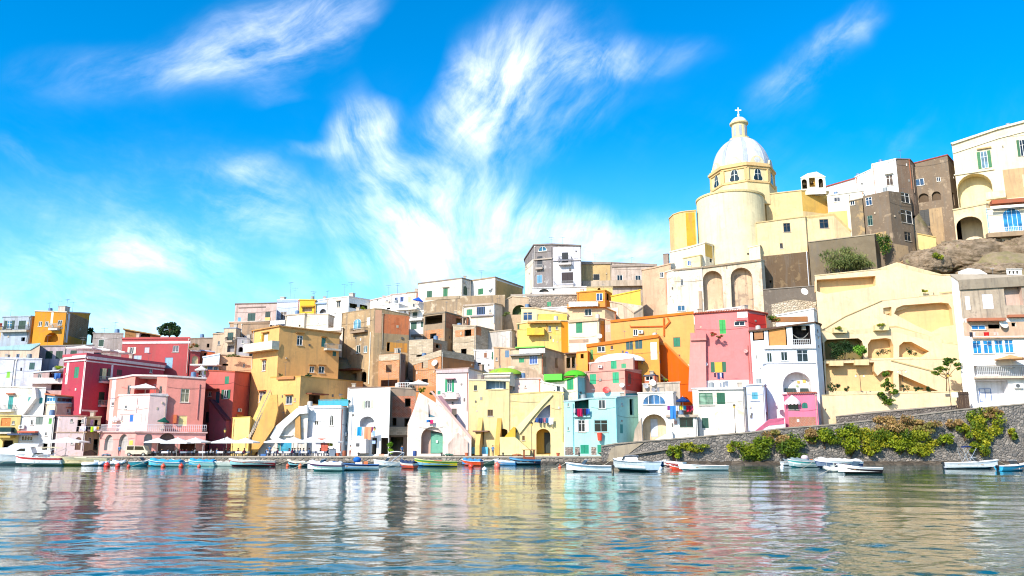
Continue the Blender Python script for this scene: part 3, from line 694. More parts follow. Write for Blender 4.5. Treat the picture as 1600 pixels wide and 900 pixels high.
H('sunlit_pink_block', 'bright pale pink block with small blue windows stepping out of the pink house', [(186, 616.5, 137.2), (234.5, 615, 132.2), (262.5, 617, 133.6)], 672, ('f6d0c8', .1), [  # same paint as the pink house, lightened to stand for full sun
    ('G', 190.5, 653.5, 2.6, 9, dict(i=0)), ('S', 205.5, 653.5, 5.5, 11, dict(col='2e6ab8', i=0)), ('G', 196.5, 636, 4, 6, dict(i=0)), ('box', 'cornice', 187, 216, 645.6, 647, .1, 'f0dcd8', 0),
    ('pipe', 215.5, 622, 645, 'd8c4c0', .06, 0), ('box', 'cornice', 235.5, 262, 614.6, 618.6, .06, 'd9c8c6', 1)], roof='e9d9d6', D=5, anchor=False)
H('pink_arcade', 'pink ground floor with grey arches and a railed terrace under the pink house', [(156.5, 673.5, 136.8), (212.5, 673.5, 130.4), (322, 675, 134)], 711, ('f0a9a0', .15), [
    ('N', 170, 691.5, 13.5, 25, dict(arch=1, depth=.5, back='b9b3ae', i=0)), ('N', 192.8, 691, 14.5, 26, dict(arch=1, depth=.5, back='b9b3ae', i=0)), ('box', 'notice_board', 202.5, 207.5, 688.5, 695, .06, paint('e6d24a'), 0),
    ('N', 231, 692, 13, 28, dict(arch=1, depth=1.2, back='c9c4c6', i=1)), ('N', 260.5, 692, 26, 33, dict(arch=1, depth=1.6, back='b08f8a', i=1)), ('N', 293, 698, 24, 16, dict(depth=1.5, back='7d4a34', i=1)),
    ('fence_run', 9, 'd8d3d6')], roof='e2b8b2', ov=.35, D=8)
# ---- purple-red stair house
H('maroon_house', 'maroon and salmon house with green shutters in the shadow behind the pink house', [(322, 577.5, 144.5), (367, 580, 141.5), (397, 582, 149)], 711, ('cf6a62', .3), [
    ('S', 354.5, 594, 6.5, 12, dict(col='2f7a5c', i=0)), ('O', 353, 616, 7, 14, dict(col='1f5a44', i=0)), ('D', 340, 621, 6, 18, dict(col='2a4a56', i=0)), ('G', 328, 615.5, 5, 8, dict(i=0, frame='d9b8b0')), ('S', 327, 652, 11, 17, dict(col='2a2a30', i=0)),
    ('box', 'window_hood', 323, 343, 607.5, 609, .7, plaster('9a4a36'), 0), ('poly', 'staircase', [(333, 626), (336, 626), (360, 657), (360, 711), (333, 711)], 1.0, ('a85a66', .3), 0), ('poly', 'stair_rail', [(333, 624.5), (335.5, 624.5), (361, 656), (359, 658.5)], 1.12, plaster('6a3a44'), 0),
    ('S', 331, 697, 12, 22, dict(col='3a3a4a', i=0)), ('ac', 373, 641, 1), ('pipe', 389.5, 585, 640, '9a4a38', .06, 1), ('box', 'cornice', 368.5, 378, 648, 651, .25, 'd9a05a', 1)], roof='b4583f')
# ---- tall yellow house with its big stair
H('yellow_house', 'tall yellow house with a tiled eave and two balconies above the big yellow staircase', [(396.5, 516, 147.5), (437, 508.5, 142), (531, 519.5, 149.5)], 645, ('f6bc76', .2), [
    ('S', 415.5, 529, 6, 14, dict(col='d9d9cc', i=0, frame='b08a3a')), ('box', 'shutter', 409.5, 412, 523, 536, .3, paint('c99a34'), 0), ('box', 'window_hood', 411, 421, 519, 520.5, .4, plaster('a8783c'), 0), ('bal', 391.5, 436, 545.5, 1.5, 9, 'efe3c0', 'solid', 'eee6cf', dict(i=0, th=4)),
    ('G', 412.5, 571.5, 5.5, 16, dict(i=0, hood='a8683c', gl='4a3030')), ('G', 410, 620, 10, 16, dict(i=0, hood='b8683c', gl='5a5a6a')),
    ('G', 468.5, 532, 9, 15, dict(i=1)), ('box', 'window_hood', 462, 475, 519.5, 521.5, .35, plaster('a8783c'), 1), ('S', 505.5, 535, 6.5, 14, dict(col='2f6a66', i=1, hood='a8783c')), ('G', 487.5, 577, 7.5, 10, dict(i=1, hood='a8783c')), ('G', 502.5, 577.5, 9, 11, dict(i=1, hood='a8783c')),
    ('bal', 506, 529, 545.5, 1.2, 7, 'd9d0c0', 'bars', 'grey', dict(i=1)), ('S', 522.5, 552.5, 5.5, 8, dict(col='2f6a66', i=1))], roof='cf9a5c', th=.2, ov=.35)
H('yellow_terrace_house', 'yellow terrace house with flower boxes standing in front of the tall yellow house', [(423, 588.5, 139.8), (470, 587, 137.2), (567, 596)], 645, ('f4bc74', .22), [
    ('G', 451.5, 625, 10, 13, dict(i=0, gl='3a4a5a', hood='b8743c')), ('G', 461, 624.5, 1.8, 5, dict(i=0)), ('N', 491, 624, 17, 14, dict(depth=1.5, back='6a4a30', i=1)), ('box', 'awning', 478, 505, 615, 616.8, 1.4, plaster('8a4a30'), 1),
    ('box', 'flower_box', 434, 461, 588.5, 592.8, .35, plaster('c98a5a'), 0)], roof='e0aa58', ov=.05)
# ---- white café house
H('white_cafe_house', 'white café house with teal roof railing, arched window and air conditioners', [(468, 634.5, 135.8), (533.5, 635, 134.2), (560, 640, 141)], 711, ('eceae8', .15), [
    ('G', 518, 657, 6, 17, dict(arch=1, i=0)), ('G', 494.5, 661, 6.5, 7, dict(i=0)), ('D', 507, 699, 12, 16, dict(col='b0503c', i=0)), ('box', 'awning', 490, 514, 685, 687, 1.0, paint('c8583e'), 0), ('box', 'cornice', 490, 533.8, 633.5, 638, .16, 'e2e4ea', 0),
    ('ac', 543, 664, 1), ('ac', 539.5, 678.5, 1), ('ac', 540.5, 693, 1), ('ac', 541, 684.5, 1, .7), ('fence_panel', 497, 543, 632.5, 10), ('S', 478, 697, 8, 14, dict(col='d9d6d0'))], roof='e9eaee', D=8)
H('white_stair_house', 'rough white house with a diagonal stair parapet and turquoise doors behind the café parasols', [(404, 690, 134.6), (428, 669, 134.5), (470, 638, 134.4), (482, 637, 134.4)], 711, ('e3dccf', .4, 'c6b8a4'), [
    ('D', 447, 698, 17, 17, dict(col='2f97b4', frame='2f7f9c')), ('D', 436, 698, 4, 15, dict(col='3f8a8c')), ('box', 'ledge', 434, 458, 679.5, 681.5, .35, 'e9e6e0'),
    ('poly', 'stair_parapet', [(424, 684), (433, 666), (466, 638), (482, 633), (482, 646), (470, 647), (446, 669), (434, 690)], .8, ('f0eee9', .12), 2), ('poly', 'buttress', [(463, 652), (470, 650), (471, 688), (462, 688)], .6, ('d9a868', .4), 2)], D=4, anchor=False)
H('white_house', 'tall plain white house with olive shutters, a wide arch and hanging washing', [(543.5, 604.5, 137.5), (547, 606.5, 135.4), (610, 604, 133.6)], 711, ('f0eeea', .08), [
    ('O', 574.5, 631.5, 9, 13, dict(col='b9c4a4', arch=.5, gl='5a5f66', i=1)), ('N', 573.5, 660, 23, 19, dict(arch=.8, depth=1.2, back='d2d2d6', i=1)), ('V', 573, 664, 2, 2), 
    ('G', 575, 663, 16, 10, dict(i=1, off=-1.15, sill=False, mull=2)), ('box', 'kiosk', 559, 578, 687, 708, 1.6, 'e6e4e2', 1), ('box', 'kiosk_hatch', 563, 568, 692.5, 697.5, 1.66, paint('4a4a4c'), 1), ('V', 584.5, 697, 8, 26, dict(i=1)), ('V', 601, 697, 13, 26, dict(i=1)),
    ('pipe', 551, 620, 700, 'c9ccd2', .05, 1)], roof='8a7466', th=.12, ov=.02, D=8)
# ================================================================== houses, middle of the village
# ---- unfinished brick blocks
H('unfinished_house', 'unfinished brick ground floors with a dark garage beside the tall white house', [(590, 604, 139.5), (611, 604.5, 138.6), (650, 606, 137.4)], 711, ('9a8878', .6), [
    ('box', 'brick_panel', 593, 607, 612, 668, .05, BRICK(), 0), ('box', 'brick_panel', 613, 648, 619, 652, .05, blockwork('b9694a', 'a65a3e', .32, .2), 1), ('V', 637, 629, 9, 13), ('V', 616, 659, 7, 12), ('V', 636, 660, 9, 13),
    ('box', 'concrete_ledge', 609, 650, 667, 680, .6, BLOCK(), 1), ('V', 617, 694, 26, 22, dict(i=1)), ('G', 598, 640, 5, 8, dict(i=0)),
    ('rail_white', 620, 652, 604)], roof='b0a090', D=6, group='unfinished brick houses')
H('unfinished_house', 'unfinished brick storey with pale block parapet and one dark window left of the terrace', [(592, 552.5, 146.5), (624.5, 549.5, 144.5), (634, 552, 147)], 608, ('c98f60', .25), [
    ('box', 'block_parapet', 592, 624.3, 553.4, 563, .05, BLOCK(), 0), ('box', 'brick_panel', 593, 624, 565, 591, .03, BRICK(), 0), ('V', 607.5, 576, 9, 12, dict(i=0)), ('V', 608, 598.5, 26, 10, dict(i=0)), ('box', 'block_pier', 624.8, 633.6, 553.5, 600, .04, ('7d7068', .6), 1)], roof=None, group='unfinished brick houses')
H('unfinished_house', 'unfinished brick box with a long concrete parapet in the middle of the brick cluster', [(646, 560, 148.2), (689.5, 545.5, 143.6), (741, 554.5, 150)], 612, ('c98a58', .25), [
    ('slope_band', 0, .12, 1.25, BLOCK()), ('slope_band', 1, .12, 1.35, BLOCK()), ('V', 664, 568.5, 10, 14, dict(i=0)), ('V', 663.5, 596, 10, 8, dict(i=0)), ('box', 'brick_panel', 648, 688, 563, 604, .03, BRICK(), 0), ('dish', 682, 567, .6, 'e3ddd4', 0)], roof=None, group='unfinished brick houses')
H('unfinished_house', 'low block-built storey with a slit window behind the long concrete parapet', [(639, 531.5, 152.5), (676.5, 529.5, 150), (699, 534, 155)], 562, BLOCK(), [('V', 655, 556, 9, 3, dict(i=0)), ('box', 'brick_panel', 676.9, 690, 536, 552, .04, BRICK(), 1), ('V', 684, 541, 6, 6, dict(i=1))], roof='c4b6a2', th=.12, ov=.05, group='unfinished brick houses')
H('unfinished_house', 'tallest unfinished brick tower storey with a wide open loggia', [(662, 490.5, 162.5), (695.5, 486.5, 159), (723.5, 494)], 540, ('b0997e', .5), [
    ('V', 677.5, 499.5, 27, 13, dict(i=0)), ('box', 'brick_panel', 663.5, 693, 515, 529, .05, BRICK(), 0), ('V', 677, 525, 10, 8, dict(i=0)), ('box', 'brick_panel', 697, 722, 492, 515, .05, blockwork('c07448', 'ab6238', .32, .2), 1), ('V', 717, 501.5, 8, 8, dict(i=1))], roof='8f8272', th=.3, group='unfinished brick houses')
H('unfinished_house', 'small brick room with a thick concrete roof slab right of the brick tower', [(723, 494, 163), (729, 494.5, 162), (748.5, 500, 167)], 520, ('8d7c6c', .6), [('box', 'brick_panel', 730, 748, 500, 507, .05, BRICK(), 1), ('V', 726, 501, 4, 8, dict(i=0))], roof='a89682', group='unfinished brick houses')
H('unfinished_house', 'grey concrete-framed house with brick panels and one dark window before the patched wall', [(708, 507, 158), (743.5, 508.5, 155), (771, 515, 161)], 566, BLOCK(), [
    ('box', 'brick_panel', 711, 741, 515.5, 525, .05, BRICK(), 0), ('V', 731, 520, 10.5, 10, dict(i=0)), ('V', 724.5, 551, 9, 12, dict(i=0)), ('box', 'brick_panel', 744, 752, 510, 524, .06, blockwork('d07a3c', 'bb6a30', .32, .2), 1)], roof='bfae98', group='unfinished brick houses')
H('patched_house', 'house with a large grey patched blank wall beside the brick cluster', [(751.5, 519, 160), (799, 514.5, 157), (806, 517, 159)], 560, ('c9c2ba', .5, 'a39a92'), [('pipe', 797.5, 518, 548)], roof='b9a892')
H('white_house', 'tiny white house with a brown window and green shutter under the patched wall', [(741, 546.5, 154), (772, 546.5, 153)], 582, ('e6e6e8', .35, 'c6b8a6'), [('S', 758.5, 555, 4.5, 8, dict(col='8a5a3c')), ('S', 769.5, 556, 2.8, 12, dict(col='2f6a4c')), ('pipe', 743, 549, 570), ('V', 749, 569, 5, 5)])
H('peach_house', 'weathered peach house with grey-blue window between the tiny white house and the green trimmed house', [(772, 541.5, 152), (805, 544, 151.5)], 590, ('dcb894', .45, 'bfa488'), [('S', 792.5, 553, 6.5, 11, dict(col='5f7f9c')), ('pipe', 780.5, 543, 572, '8f7a66'), ('G', 776, 561, 3, 5)])
# ---- brown ochre tower house behind the yellow house
H('brown_house', 'tall stained brown house with a curtained balcony window and a brick-red side', [(534, 489, 158), (585.5, 481.5, 152), (597, 482, 152.4), (639.5, 491.5, 155.2)], 606, ('bca07a', .75, 'd2ba98'), [
    ('G', 558, 506, 12, 16, dict(arch=.6, i=0, gl='6f9fb4')), ('S', 575.5, 502, 5, 12, dict(col='e6e0da', i=0)), ('bal', 552, 575, 517.5, .9, 4, 'a89078', 'bars', 'dark', dict(i=0)), ('G', 560, 545.5, 6.5, 13, dict(i=0, gl='3a4a44')), ('G', 571, 545.5, 5.5, 11, dict(i=0, gl='5f7f88')),
    ('pipe', 579.5, 519, 600, 'ded2c0', .11, 0), ('box', 'plaster_face', 586, 596.5, 484.5, 520, .04, ('dba888', .2), 1), ('box', 'brick_face', 598, 639, 492, 522, .04, ('e08658', .55, 'c06a44'), 2), ('box', 'plaster_face', 604, 636, 536, 548, .04, ('eea850', .4), 2), ('V', 607, 542, 5, 14, dict(i=2)),
    ('V', 568, 589, 9, 17, dict(i=0, arch=.7)), ('box', 'awning', 524, 566, 578, 580.5, 2.2, plaster('6a4434'), 0), ('V', 545, 591, 24, 14, dict(i=0))], roof='a8906f', th=.15, ov=.05)
H('white_roof_house', 'cream house with small upper openings between the brown house and the yellow eave', [(497, 516, 158), (536, 511, 157)], 530, ('e2d2bf', .35), [('V', 516, 509.5, 3, 3), ('G', 540 - 6, 505, 4, 8), ('box', 'parapet', 499, 534, 512.5, 517, .3, 'efe9e2'), ('V', 509, 522, 3, 2.5)], D=6)
H('cream_house', 'broad cream house with two tall shutters behind the tall yellow house', [(446, 492, 166), (476, 489.5, 164.5), (479.5, 490, 165), (513, 490.5, 163), (522, 494, 166)], 520, ('ecdfca', .25), [
    ('S', 457, 501, 5.5, 11, dict(col='b9c8d6', i=0)), ('S', 482.5, 500, 5, 12, dict(col='c9b9a6')), ('V', 468, 509, 2.5, 3, dict(i=0)), ('box', 'parapet', 423, 446, 501, 507, .2, 'ece8e4', 0)], roof='d2bfa8')
H('grey_pink_house', 'grey-pink house with dark green shutters and a cracked cornice on the left skyline', [(368, 474, 174), (433, 472.5, 172)], 512, ('cdb4ac', .5), [
    ('S', 393, 495.5, 12, 12.5, dict(col='14403c')), ('S', 418.5, 491.5, 8, 9, dict(col='14302c')), ('box', 'blind', 414.5, 422.5, 496, 502, .12, paint('d9a85a')), ('box', 'cracked_cornice', 373, 415, 479.5, 481, .1, ('8a7870', .6)), ('S', 374, 499, 5, 6, dict(col='5f9fd0')),
    ('box', 'ledge', 359, 423, 502, 503.5, .5, 'c9bdb0')], roof='8a7a6e')
H('tan_house', 'rounded tan house wall under the grey-pink house terrace', [(359, 503.5, 170), (380, 504.5, 169), (423, 504, 170)], 545, ('cba98a', .6, 'a88a72'), [('V', 380, 527, 3, 5), ('box', 'plaster_face', 372, 391, 528, 550, .08, ('a9a7ac', .6), 1)])
H('balcony_house', 'small narrow house with a dark green balcony door and eroded lower wall', [(350.5, 512, 164), (369, 511.5, 163.2), (376, 514, 165)], 556, ('d8bfa4', .5, 'a08a78'), [('S', 360, 525.5, 9, 12, dict(col='164440', i=0)), ('bal', 355, 366, 532.5, .8, 5, 'b9a894', 'bars', 'dark', dict(i=0)), ('N', 361, 545, 12, 10, dict(depth=.7, back='8f8a8c', i=0))], roof='9aa3b4')
H('ruined_house', 'blue-grey house with stone patches and dark openings left of the tall yellow balcony', [(371, 527, 161), (391, 528, 160.5)], 556, ('a6a3a8', .7, 'c2ad98'), [('G', 380, 534, 4, 5), ('V', 376, 546, 7, 8, dict(arch=1)), ('V', 386, 541, 3, 5)], D=6)
H('pale_blue_house', 'pale blue blank house on the skyline left of the small bright yellow block', [(433.5, 468, 180), (468.5, 467, 179)], 505, ('ccd6ea', .2), [('G', 443, 493, 10, 12, dict(gl='8a7f78')), ('box', 'cornice', 433.6, 468.3, 468.4, 472, .12, 'aebfe0'), ('antenna', 448, 4.5), ('antenna', 455, 3.2), ('chimney', 437, .8, 1)])
H('yellow_block', 'small bright yellow block with a shuttered loggia on the skyline', [(468.5, 467.5, 178.4), (494, 468, 178)], 505, ('eec240', .1), [('N', 480, 483, 15, 8, dict(depth=.6, back='d9bda0')), ('box', 'cornice', 471, 491, 478, 480.3, .35, 'b98a2c'), ('antenna', 485, 2.5)], roof='f0cf3c')
H('light_blue_house', 'light blue and white house with a small arch right of the yellow block', [(494, 469, 178.4), (511, 466, 177.6)], 505, ('d2e2f2', .15), [('N', 506, 486, 13, 7, dict(arch=1, depth=.7, back='8f8a8a')), ('box', 'cornice', 494, 511, 473, 475, .4, 'a9c0e0')], roof='e4e6ea')
H('white_house', 'white gabled house with terrace plants and roof antennas on the skyline', [(511, 466, 177), (545, 462.5, 175), (579, 468, 180)], 500, ('f0ede6', .12), [
    ('G', 529, 475, 5.5, 10, dict(i=0, frame='d9cdb8')), ('box', 'window_hood', 525, 533, 469.5, 470.5, .4, 'c9b8a0', 0), ('N', 552, 478, 12, 7, dict(depth=1.2, back='4a4a30', i=1)), ('N', 568, 480, 12, 7, dict(depth=1.2, back='5a5a3a', i=1)), ('antenna', 531, 3.4), ('antenna', 541, 3.8), ('chimney', 543, .9, 1)], roof='e6dcd6')
H('white_house', 'flat white terrace house between the white gabled house and the blue parasol terrace', [(579, 468.5, 178), (611, 461, 176)], 500, ('eeeae4', .15), [('G', 604, 471, 4, 6), ('V', 590, 469, 3, 2), ('antenna', 600, 3.2)], roof='e0c4bc')
H('white_house', 'white house with two violet-blue windows and a blue parasol beside its terrace', [(594, 476, 172), (623, 473.5, 170.5), (640, 480, 173)], 500, ('f0eeea', .12), [('V', 607, 482, 6, 3, dict(i=0)), ('G', 633, 487, 4, 4, dict(i=1)), ('chimney', 600, .8, .9)], D=5)
H('white_house', 'upper white house with blue framed windows just left of the long pale house', [(611, 459.5, 175.5), (636, 457.5, 174)], 490, ('efece8', .12), [('G', 606+13, 468.5, 5, 8, dict(frame='8f9fd0')), ('G', 628, 467.5, 5.5, 8, dict(frame='6f86d0')), ('antenna', 614, 3)], roof='c9b0a0')
H('cream_house', 'narrow cream house with a brown terrace door below the blue parasol', [(636, 456.5, 173.5), (653.5, 455, 173)], 498, ('ead9c4', .3), [('S', 640, 468, 4.5, 8, dict(col='d0b894')), ('D', 658.5 - 6, 464, 3.6, 13, dict(col='8a4430')), ('G', 647, 477, 5, 6)], roof='b49a86')
H('white_house', 'white house with pergola and dark green balcony door left of the brick tower', [(639, 487, 166), (662, 485, 165)], 530, ('efece6', .15), [
    ('S', 648.5, 491, 7.5, 11, dict(col='133a34')), ('bal', 640, 662, 498.5, .8, 3.5, 'e2ddd8', 'bars', 'grey'), ('S', 646.5, 509, 9, 11, dict(col='2f5a4c')), ('S', 659.5, 507, 3.5, 9, dict(col='2f5a4c')), ('box', 'pergola_roof', 623, 656, 483, 486, 1.8, paint('e4dccc')), ('box', 'ledge', 643, 662, 522.5, 526, .3, ('a8988a', .6))])
# ---- long pale house on the ridge
H('pale_house', 'long pale house with green shutters and an arched door on the middle skyline', [(653.5, 442, 172.5), (721.5, 433.5, 168.5), (735, 437.5, 171), (736, 437, 171.5)], 475, ('e9dccb', .25, 'd0bfa8'), [
    ('S', 671, 461, 8, 13, dict(col='17503a', i=0)), ('S', 696, 457, 7, 12.5, dict(col='1f6a44', i=0)), ('S', 727, 454, 6, 14, dict(col='2a4a34', arch=1, i=1)), ('dish', 725, 441, .4, 'c9c2b4', 1), ('box', 'window_hood', 692, 702, 448.5, 449.6, .3, 'b9a894', 0)], roof='a08f82', th=.25)
H('pale_house', 'white right wing of the long pale house with an ochre side wall', [(735.5, 437.5, 172), (773.5, 432, 169), (817, 447.5)], 475, ('efe9e0', .12), [
    ('S', 751, 455.5, 8, 9.5, dict(col='1f6a44', i=0)), ('dish', 766, 450, .6, 'e4e0d8', 0), ('box', 'ochre_face', 774, 816, 444, 472, .04, ('e6bb78', .4), 1), ('antenna', 744, 2.6)], roof='b0987c', th=.3)
H('retaining_wall', 'old tan stone retaining wall under the long pale house terrace', [(662, 470.5, 168), (719, 461, 165.5), (789, 459, 165)], 498, ('b39a7c', .8, 'd2bfa4'), [('box', 'parapet', 665, 718, 463.5, 468, .12, ('c2ac90', .7), 0)], cat='wall', roof=None, D=5)
H('terrace_house', 'low terrace house with a violet-blue lattice window and green shutter under the stone retaining wall', [(722.5, 479, 163.4), (773, 473.5, 161), (785, 476, 164)], 520, ('e6d3c0', .3), [
    ('S', 733.5, 488, 9, 9.5, dict(col='1f7a52', i=0)), ('G', 751.5, 485.5, 13.5, 12.5, dict(frame='5f76b0', i=0, mull=3)), ('G', 766, 486, 3, 5, dict(i=0)), ('pipe', 772, 476, 505, 'e6e6ee', .1, 0), ('box', 'cornice', 724, 772.6, 474.8, 477.4, .25, 'bfae9e', 0), ('box', 'ledge', 735, 772, 492.5, 494.5, .4, 'a9a0a0', 0)], roof='c2a98c')
H('stone_terrace', 'tan terrace wall with a white arched opening under the ochre side of the long house', [(785, 470, 166), (800, 462, 166), (826, 464, 165)], 505, ('c9b094', .6), [('N', 811, 484, 24, 15, dict(arch=1, depth=1.4, back='6a7a4c'))], roof='cdbba2', cat='house', D=6)
# ---- pink stair mass and its white-pink house (waterfront)
H('pink_white_house', 'pale pink house with green balcony shutters and a round-cut balcony', [(682, 577, 137.4), (732.5, 574, 135.6), (766, 583.5, 141)], 711, ('eed8d4', .12), [
    ('O', 702.5, 602.5, 7, 20, dict(col='178a5c', i=0, gl='2a5a6a')), ('bal', 694, 717, 621, 1.1, 6, 'e9d4cf', 'bars', 'grey', dict(i=0)), ('D', 709.5, 649, 8, 21, dict(col='5a5048', i=0)), ('box', 'window_hood', 698, 712, 591.5, 593, .8, plaster('b9909a'), 0),
    ('S', 686, 613.5, 5, 6, dict(col='2f8a6c', i=0)), ('cornice_run', 0, .05, .7, .25, 'cfb9b9'), ('chimney', 763, 1.4, .6, 1, 'a8907c')], roof='b09488', th=.2, ov=.3)
H('pink_arch_house', 'rough pinkish plaster house with a green garage arch under a diagonal stair', [(637, 663, 134.4), (646, 641, 133.9), (655, 613, 133.4), (694, 637, 133), (736.5, 686, 133)], 711, ('efe0d2', .4, 'd2b29e'), [
    ('holepoly', [(669.5, 652), (669.5, 631.5), (684, 648), (684, 652)], .3, '5f8a9a', 2), ('garage', 675, 688, 34, 42), ('poly', 'stair_rail', [(672, 611), (676, 611), (737, 682), (737, 688)], .5, ('d9b4aa', .2), 3), ('poly', 'rubble_base', [(700, 711), (700, 694), (716, 676), (731, 690), (731, 711)], .35, ('e6cdc0', .6, 'c9a896'), 3),
    ('poly', 'stair_strip', [(683, 618), (690, 618), (706, 640), (706, 650)], .04, ('b08a92', .2), 3)], roof='e9d4cc', th=.1, ov=.02, D=4)
# ---- yellow buttress house
H('yellow_buttress_house', 'pale yellow house with a dark glazed loggia and two tapering buttresses', [(733, 592.5, 135.2), (757, 592.5, 134.6), (796, 594, 133.8)], 711, ('ecd49c', .3, 'e0c48a'), [
    ('G', 743, 606, 5, 8, dict(i=0, frame='4a4438')), ('N', 775, 601, 31, 14, dict(depth=1.3, back='9fb4c2', i=1)), ('G', 778, 601, 12, 12, dict(off=-1.2, i=1, sill=False)), ('G', 789, 601, 7, 12, dict(off=-1.2, i=1, sill=False, frame='27344a')), ('G', 766, 645, 8.5, 10, dict(i=1, frame='5a4634', gl='5a4030')),
    ('V', 752, 684, 12, 22, dict(i=0)), ('box', 'blue_gate', 737, 763, 698.5, 709, .5, paint('58b0d4'), 1), ('box', 'lean_to_roof', 742, 765, 673, 675, 1.6, plaster('8a6a58'), 1), ('N', 786, 686, 14, 32, dict(arch=.5, depth=1.2, back='7a5a2c', i=1)),
    ('wedge', 747.5, 652, 7, 'e6c07a'), ('wedge', 777, 653, 7, 'e0aa58')], roof='e2d6b8', D=7)
H('loggia_roof', 'low white roof pavilion with a lime green dome over the yellow buttress house', [(757, 583, 136), (797, 582, 135.4), (812, 584, 139)], 596, ('e9e2d4', .3), [('dome', 785, 583.5, 3.0, 1.2, '9fc83c', 3.2), ('box', 'cornice', 757, 797, 588, 590, .3, 'bdb0a4', 0)], roof='e6dcc8', ov=.25, drop=.8, D=5, anchor=False, cat='pavilion')
H('pink_terrace_house', 'low pale pink terrace wall house between the lime dome and the green awning', [(796.5, 591, 137.4), (845, 590, 136.8), (852, 601, 136.4)], 640, ('efcfc6', .2), [('G', 803, 604, 2.5, 12), ('G', 800+21, 604, 2, 3)], roof='d9c2b8')
H('white_shed', 'rounded white lump of a house with a dark side window under the green awning', [(845, 595, 136.2), (864, 600, 135.6), (880, 603, 135.6)], 640, ('ece8e0', .3), [('G', 872.5, 607, 5, 8, dict(frame='3a4a5a')), ('V', 866, 610, 2, 2)], roof='ece8e0')
H('yellow_arch_house', 'yellow house with a big arched doorway, half-arch balcony and diagonal stair', [(796, 615, 134), (860, 611, 133.4), (881, 612.5, 133)], 711, ('eed69e', .25, 'e9cf84'), [
    ('arch_room', 853, 690, 30, 40), ('holepoly', [(834.5, 660), (838, 652), (843, 645), (849, 638.5), (855, 634), (860, 632), (864, 633), (866.4, 637), (867, 645), (867, 661)], 1.5, 'b9bcc8', 0), ('G', 818, 684.5, 4, 7, dict(i=0, frame='7a5a34', gl='5a3a20')),
    ('poly', 'garden_wall', [(783, 711), (783, 683), (806, 683), (829, 703), (829, 711)], 2.2, ('f2e2a2', .15), 0), ('poly', 'chimney_hood', [(789, 683), (803, 667), (806, 668), (806, 683)], 1.0, ('e2b040', .2), 0), ('poly', 'stair_curve', [(806, 668), (826, 648), (846, 626), (860, 615), (864, 617), (848, 634), (830, 655), (812, 678)], .3, ('f4e6ae', .1), 0), ('pipe', 878.5, 616, 690, 'c9c86a', .07)], roof='e9d28a', ov=.05, D=7)
# ---- green roofed cream / turquoise
H('green_roof_house', 'cream and turquoise corner house under a bright green rounded roof', [(851.5, 596, 138.4), (878, 594, 137.4), (902, 586, 136), (914, 584, 139.5)], 634, ('e9e0c4', .25), [
    ('S', 891, 600, 11, 19, dict(col='118a56', i=1, frame='d9c08a', hood='b9805c')), ('box', 'turquoise_face', 902.6, 913.6, 590, 630, .05, ('8fc9cc', .2), 2), ('box', 'green_awning', 852, 880, 585, 594.5, .9, paint('4fbe2c', .6), 0), ('dome', 892, 586.5, 2.0, 1.05, '57c22e', 1.6, 1)], roof='54b82e', ov=.25, D=6)
H('turquoise_house', 'pale turquoise quay house with green cellar doors and washing in its loggia', [(881, 626, 132.6), (897, 625, 132.4), (922, 621.5, 132.4), (963, 620, 132), (998, 617, 138.5)], 711, ('b4e8de', .14), [
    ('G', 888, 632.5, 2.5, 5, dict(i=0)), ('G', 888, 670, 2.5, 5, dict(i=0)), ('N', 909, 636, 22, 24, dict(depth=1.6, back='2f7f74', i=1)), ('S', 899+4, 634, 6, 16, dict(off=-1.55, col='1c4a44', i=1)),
    ('O', 909, 665.5, 11, 19, dict(i=1, col='cfd6d6', gl='1a242c')), ('G', 939, 665.5, 21, 19, dict(i=2, mull=1, gl='0c141a', frame='8fb8b8')), ('G', 940.5, 631.5, 11, 14, dict(i=2, gl='2a3a44')), ('S', 913.5, 702, 13, 14, dict(col='1a8a6c', i=1)), ('S', 940, 702, 13, 14, dict(col='1a8a6c', i=2)),
    ('box', 'stone_base', 898, 906, 698.5, 711, .06, masonry('a8988c', '7a6e68', 2.4), 1), ('box', 'stone_base', 883, 896, 698.5, 711, .06, masonry('a8988c', '7a6e68', 2.4), 0), ('box', 'stone_base', 922.5, 932, 698.5, 711, .06, masonry('a8988c', '7a6e68', 2.4), 2),
    ('pipe', 895, 630, 708, '7fc0c4', .07, 0), ('pipe', 962, 622, 690, '7fc0c4', .06, 2), ('V', 987, 636, 6, 25, dict(i=3)), ('S', 971, 670, 4.5, 14, dict(col='2f8f8c', i=3)), ('G', 972, 631.5, 2.4, 5, dict(i=3)),
    ('box', 'ledge', 896, 922, 649.5, 652, .3, 'b9e2e0', 1)], roof='b9cfd0', ov=.1, D=8)
H('pink_house', 'salmon pink house with green shutters above the turquoise quay house', [(913.5, 580.5, 140.2), (976, 576.5, 137.2), (1004, 578, 145)], 640, ('e6a292', .2), [
    ('S', 926.5, 592.5, 10, 16, dict(col='1f9a6c', i=0)), ('S', 962, 590, 10, 17, dict(col='1f9a6c', i=0)), ('S', 983.5, 591.5, 5, 16, dict(col='5a2a24', i=1)), ('dish', 948.5, 609.5, .62, 'c43a34', 0), ('dish', 973, 602, .42, 'e6e2de', 0),
    ('box', 'turquoise_band', 914, 975.6, 613, 640, .07, ('b4e2e0', .1), 0), ('slope_band', 1, 4.2, 8.0, plaster('3f8f92', .2)), ('box', 'shade_red_face', 977, 1003, 580, 611, .05, ('cf4a3c', .15), 1), ], roof='dc9a8c')  # right side: shade put into a deeper red and a darker teal
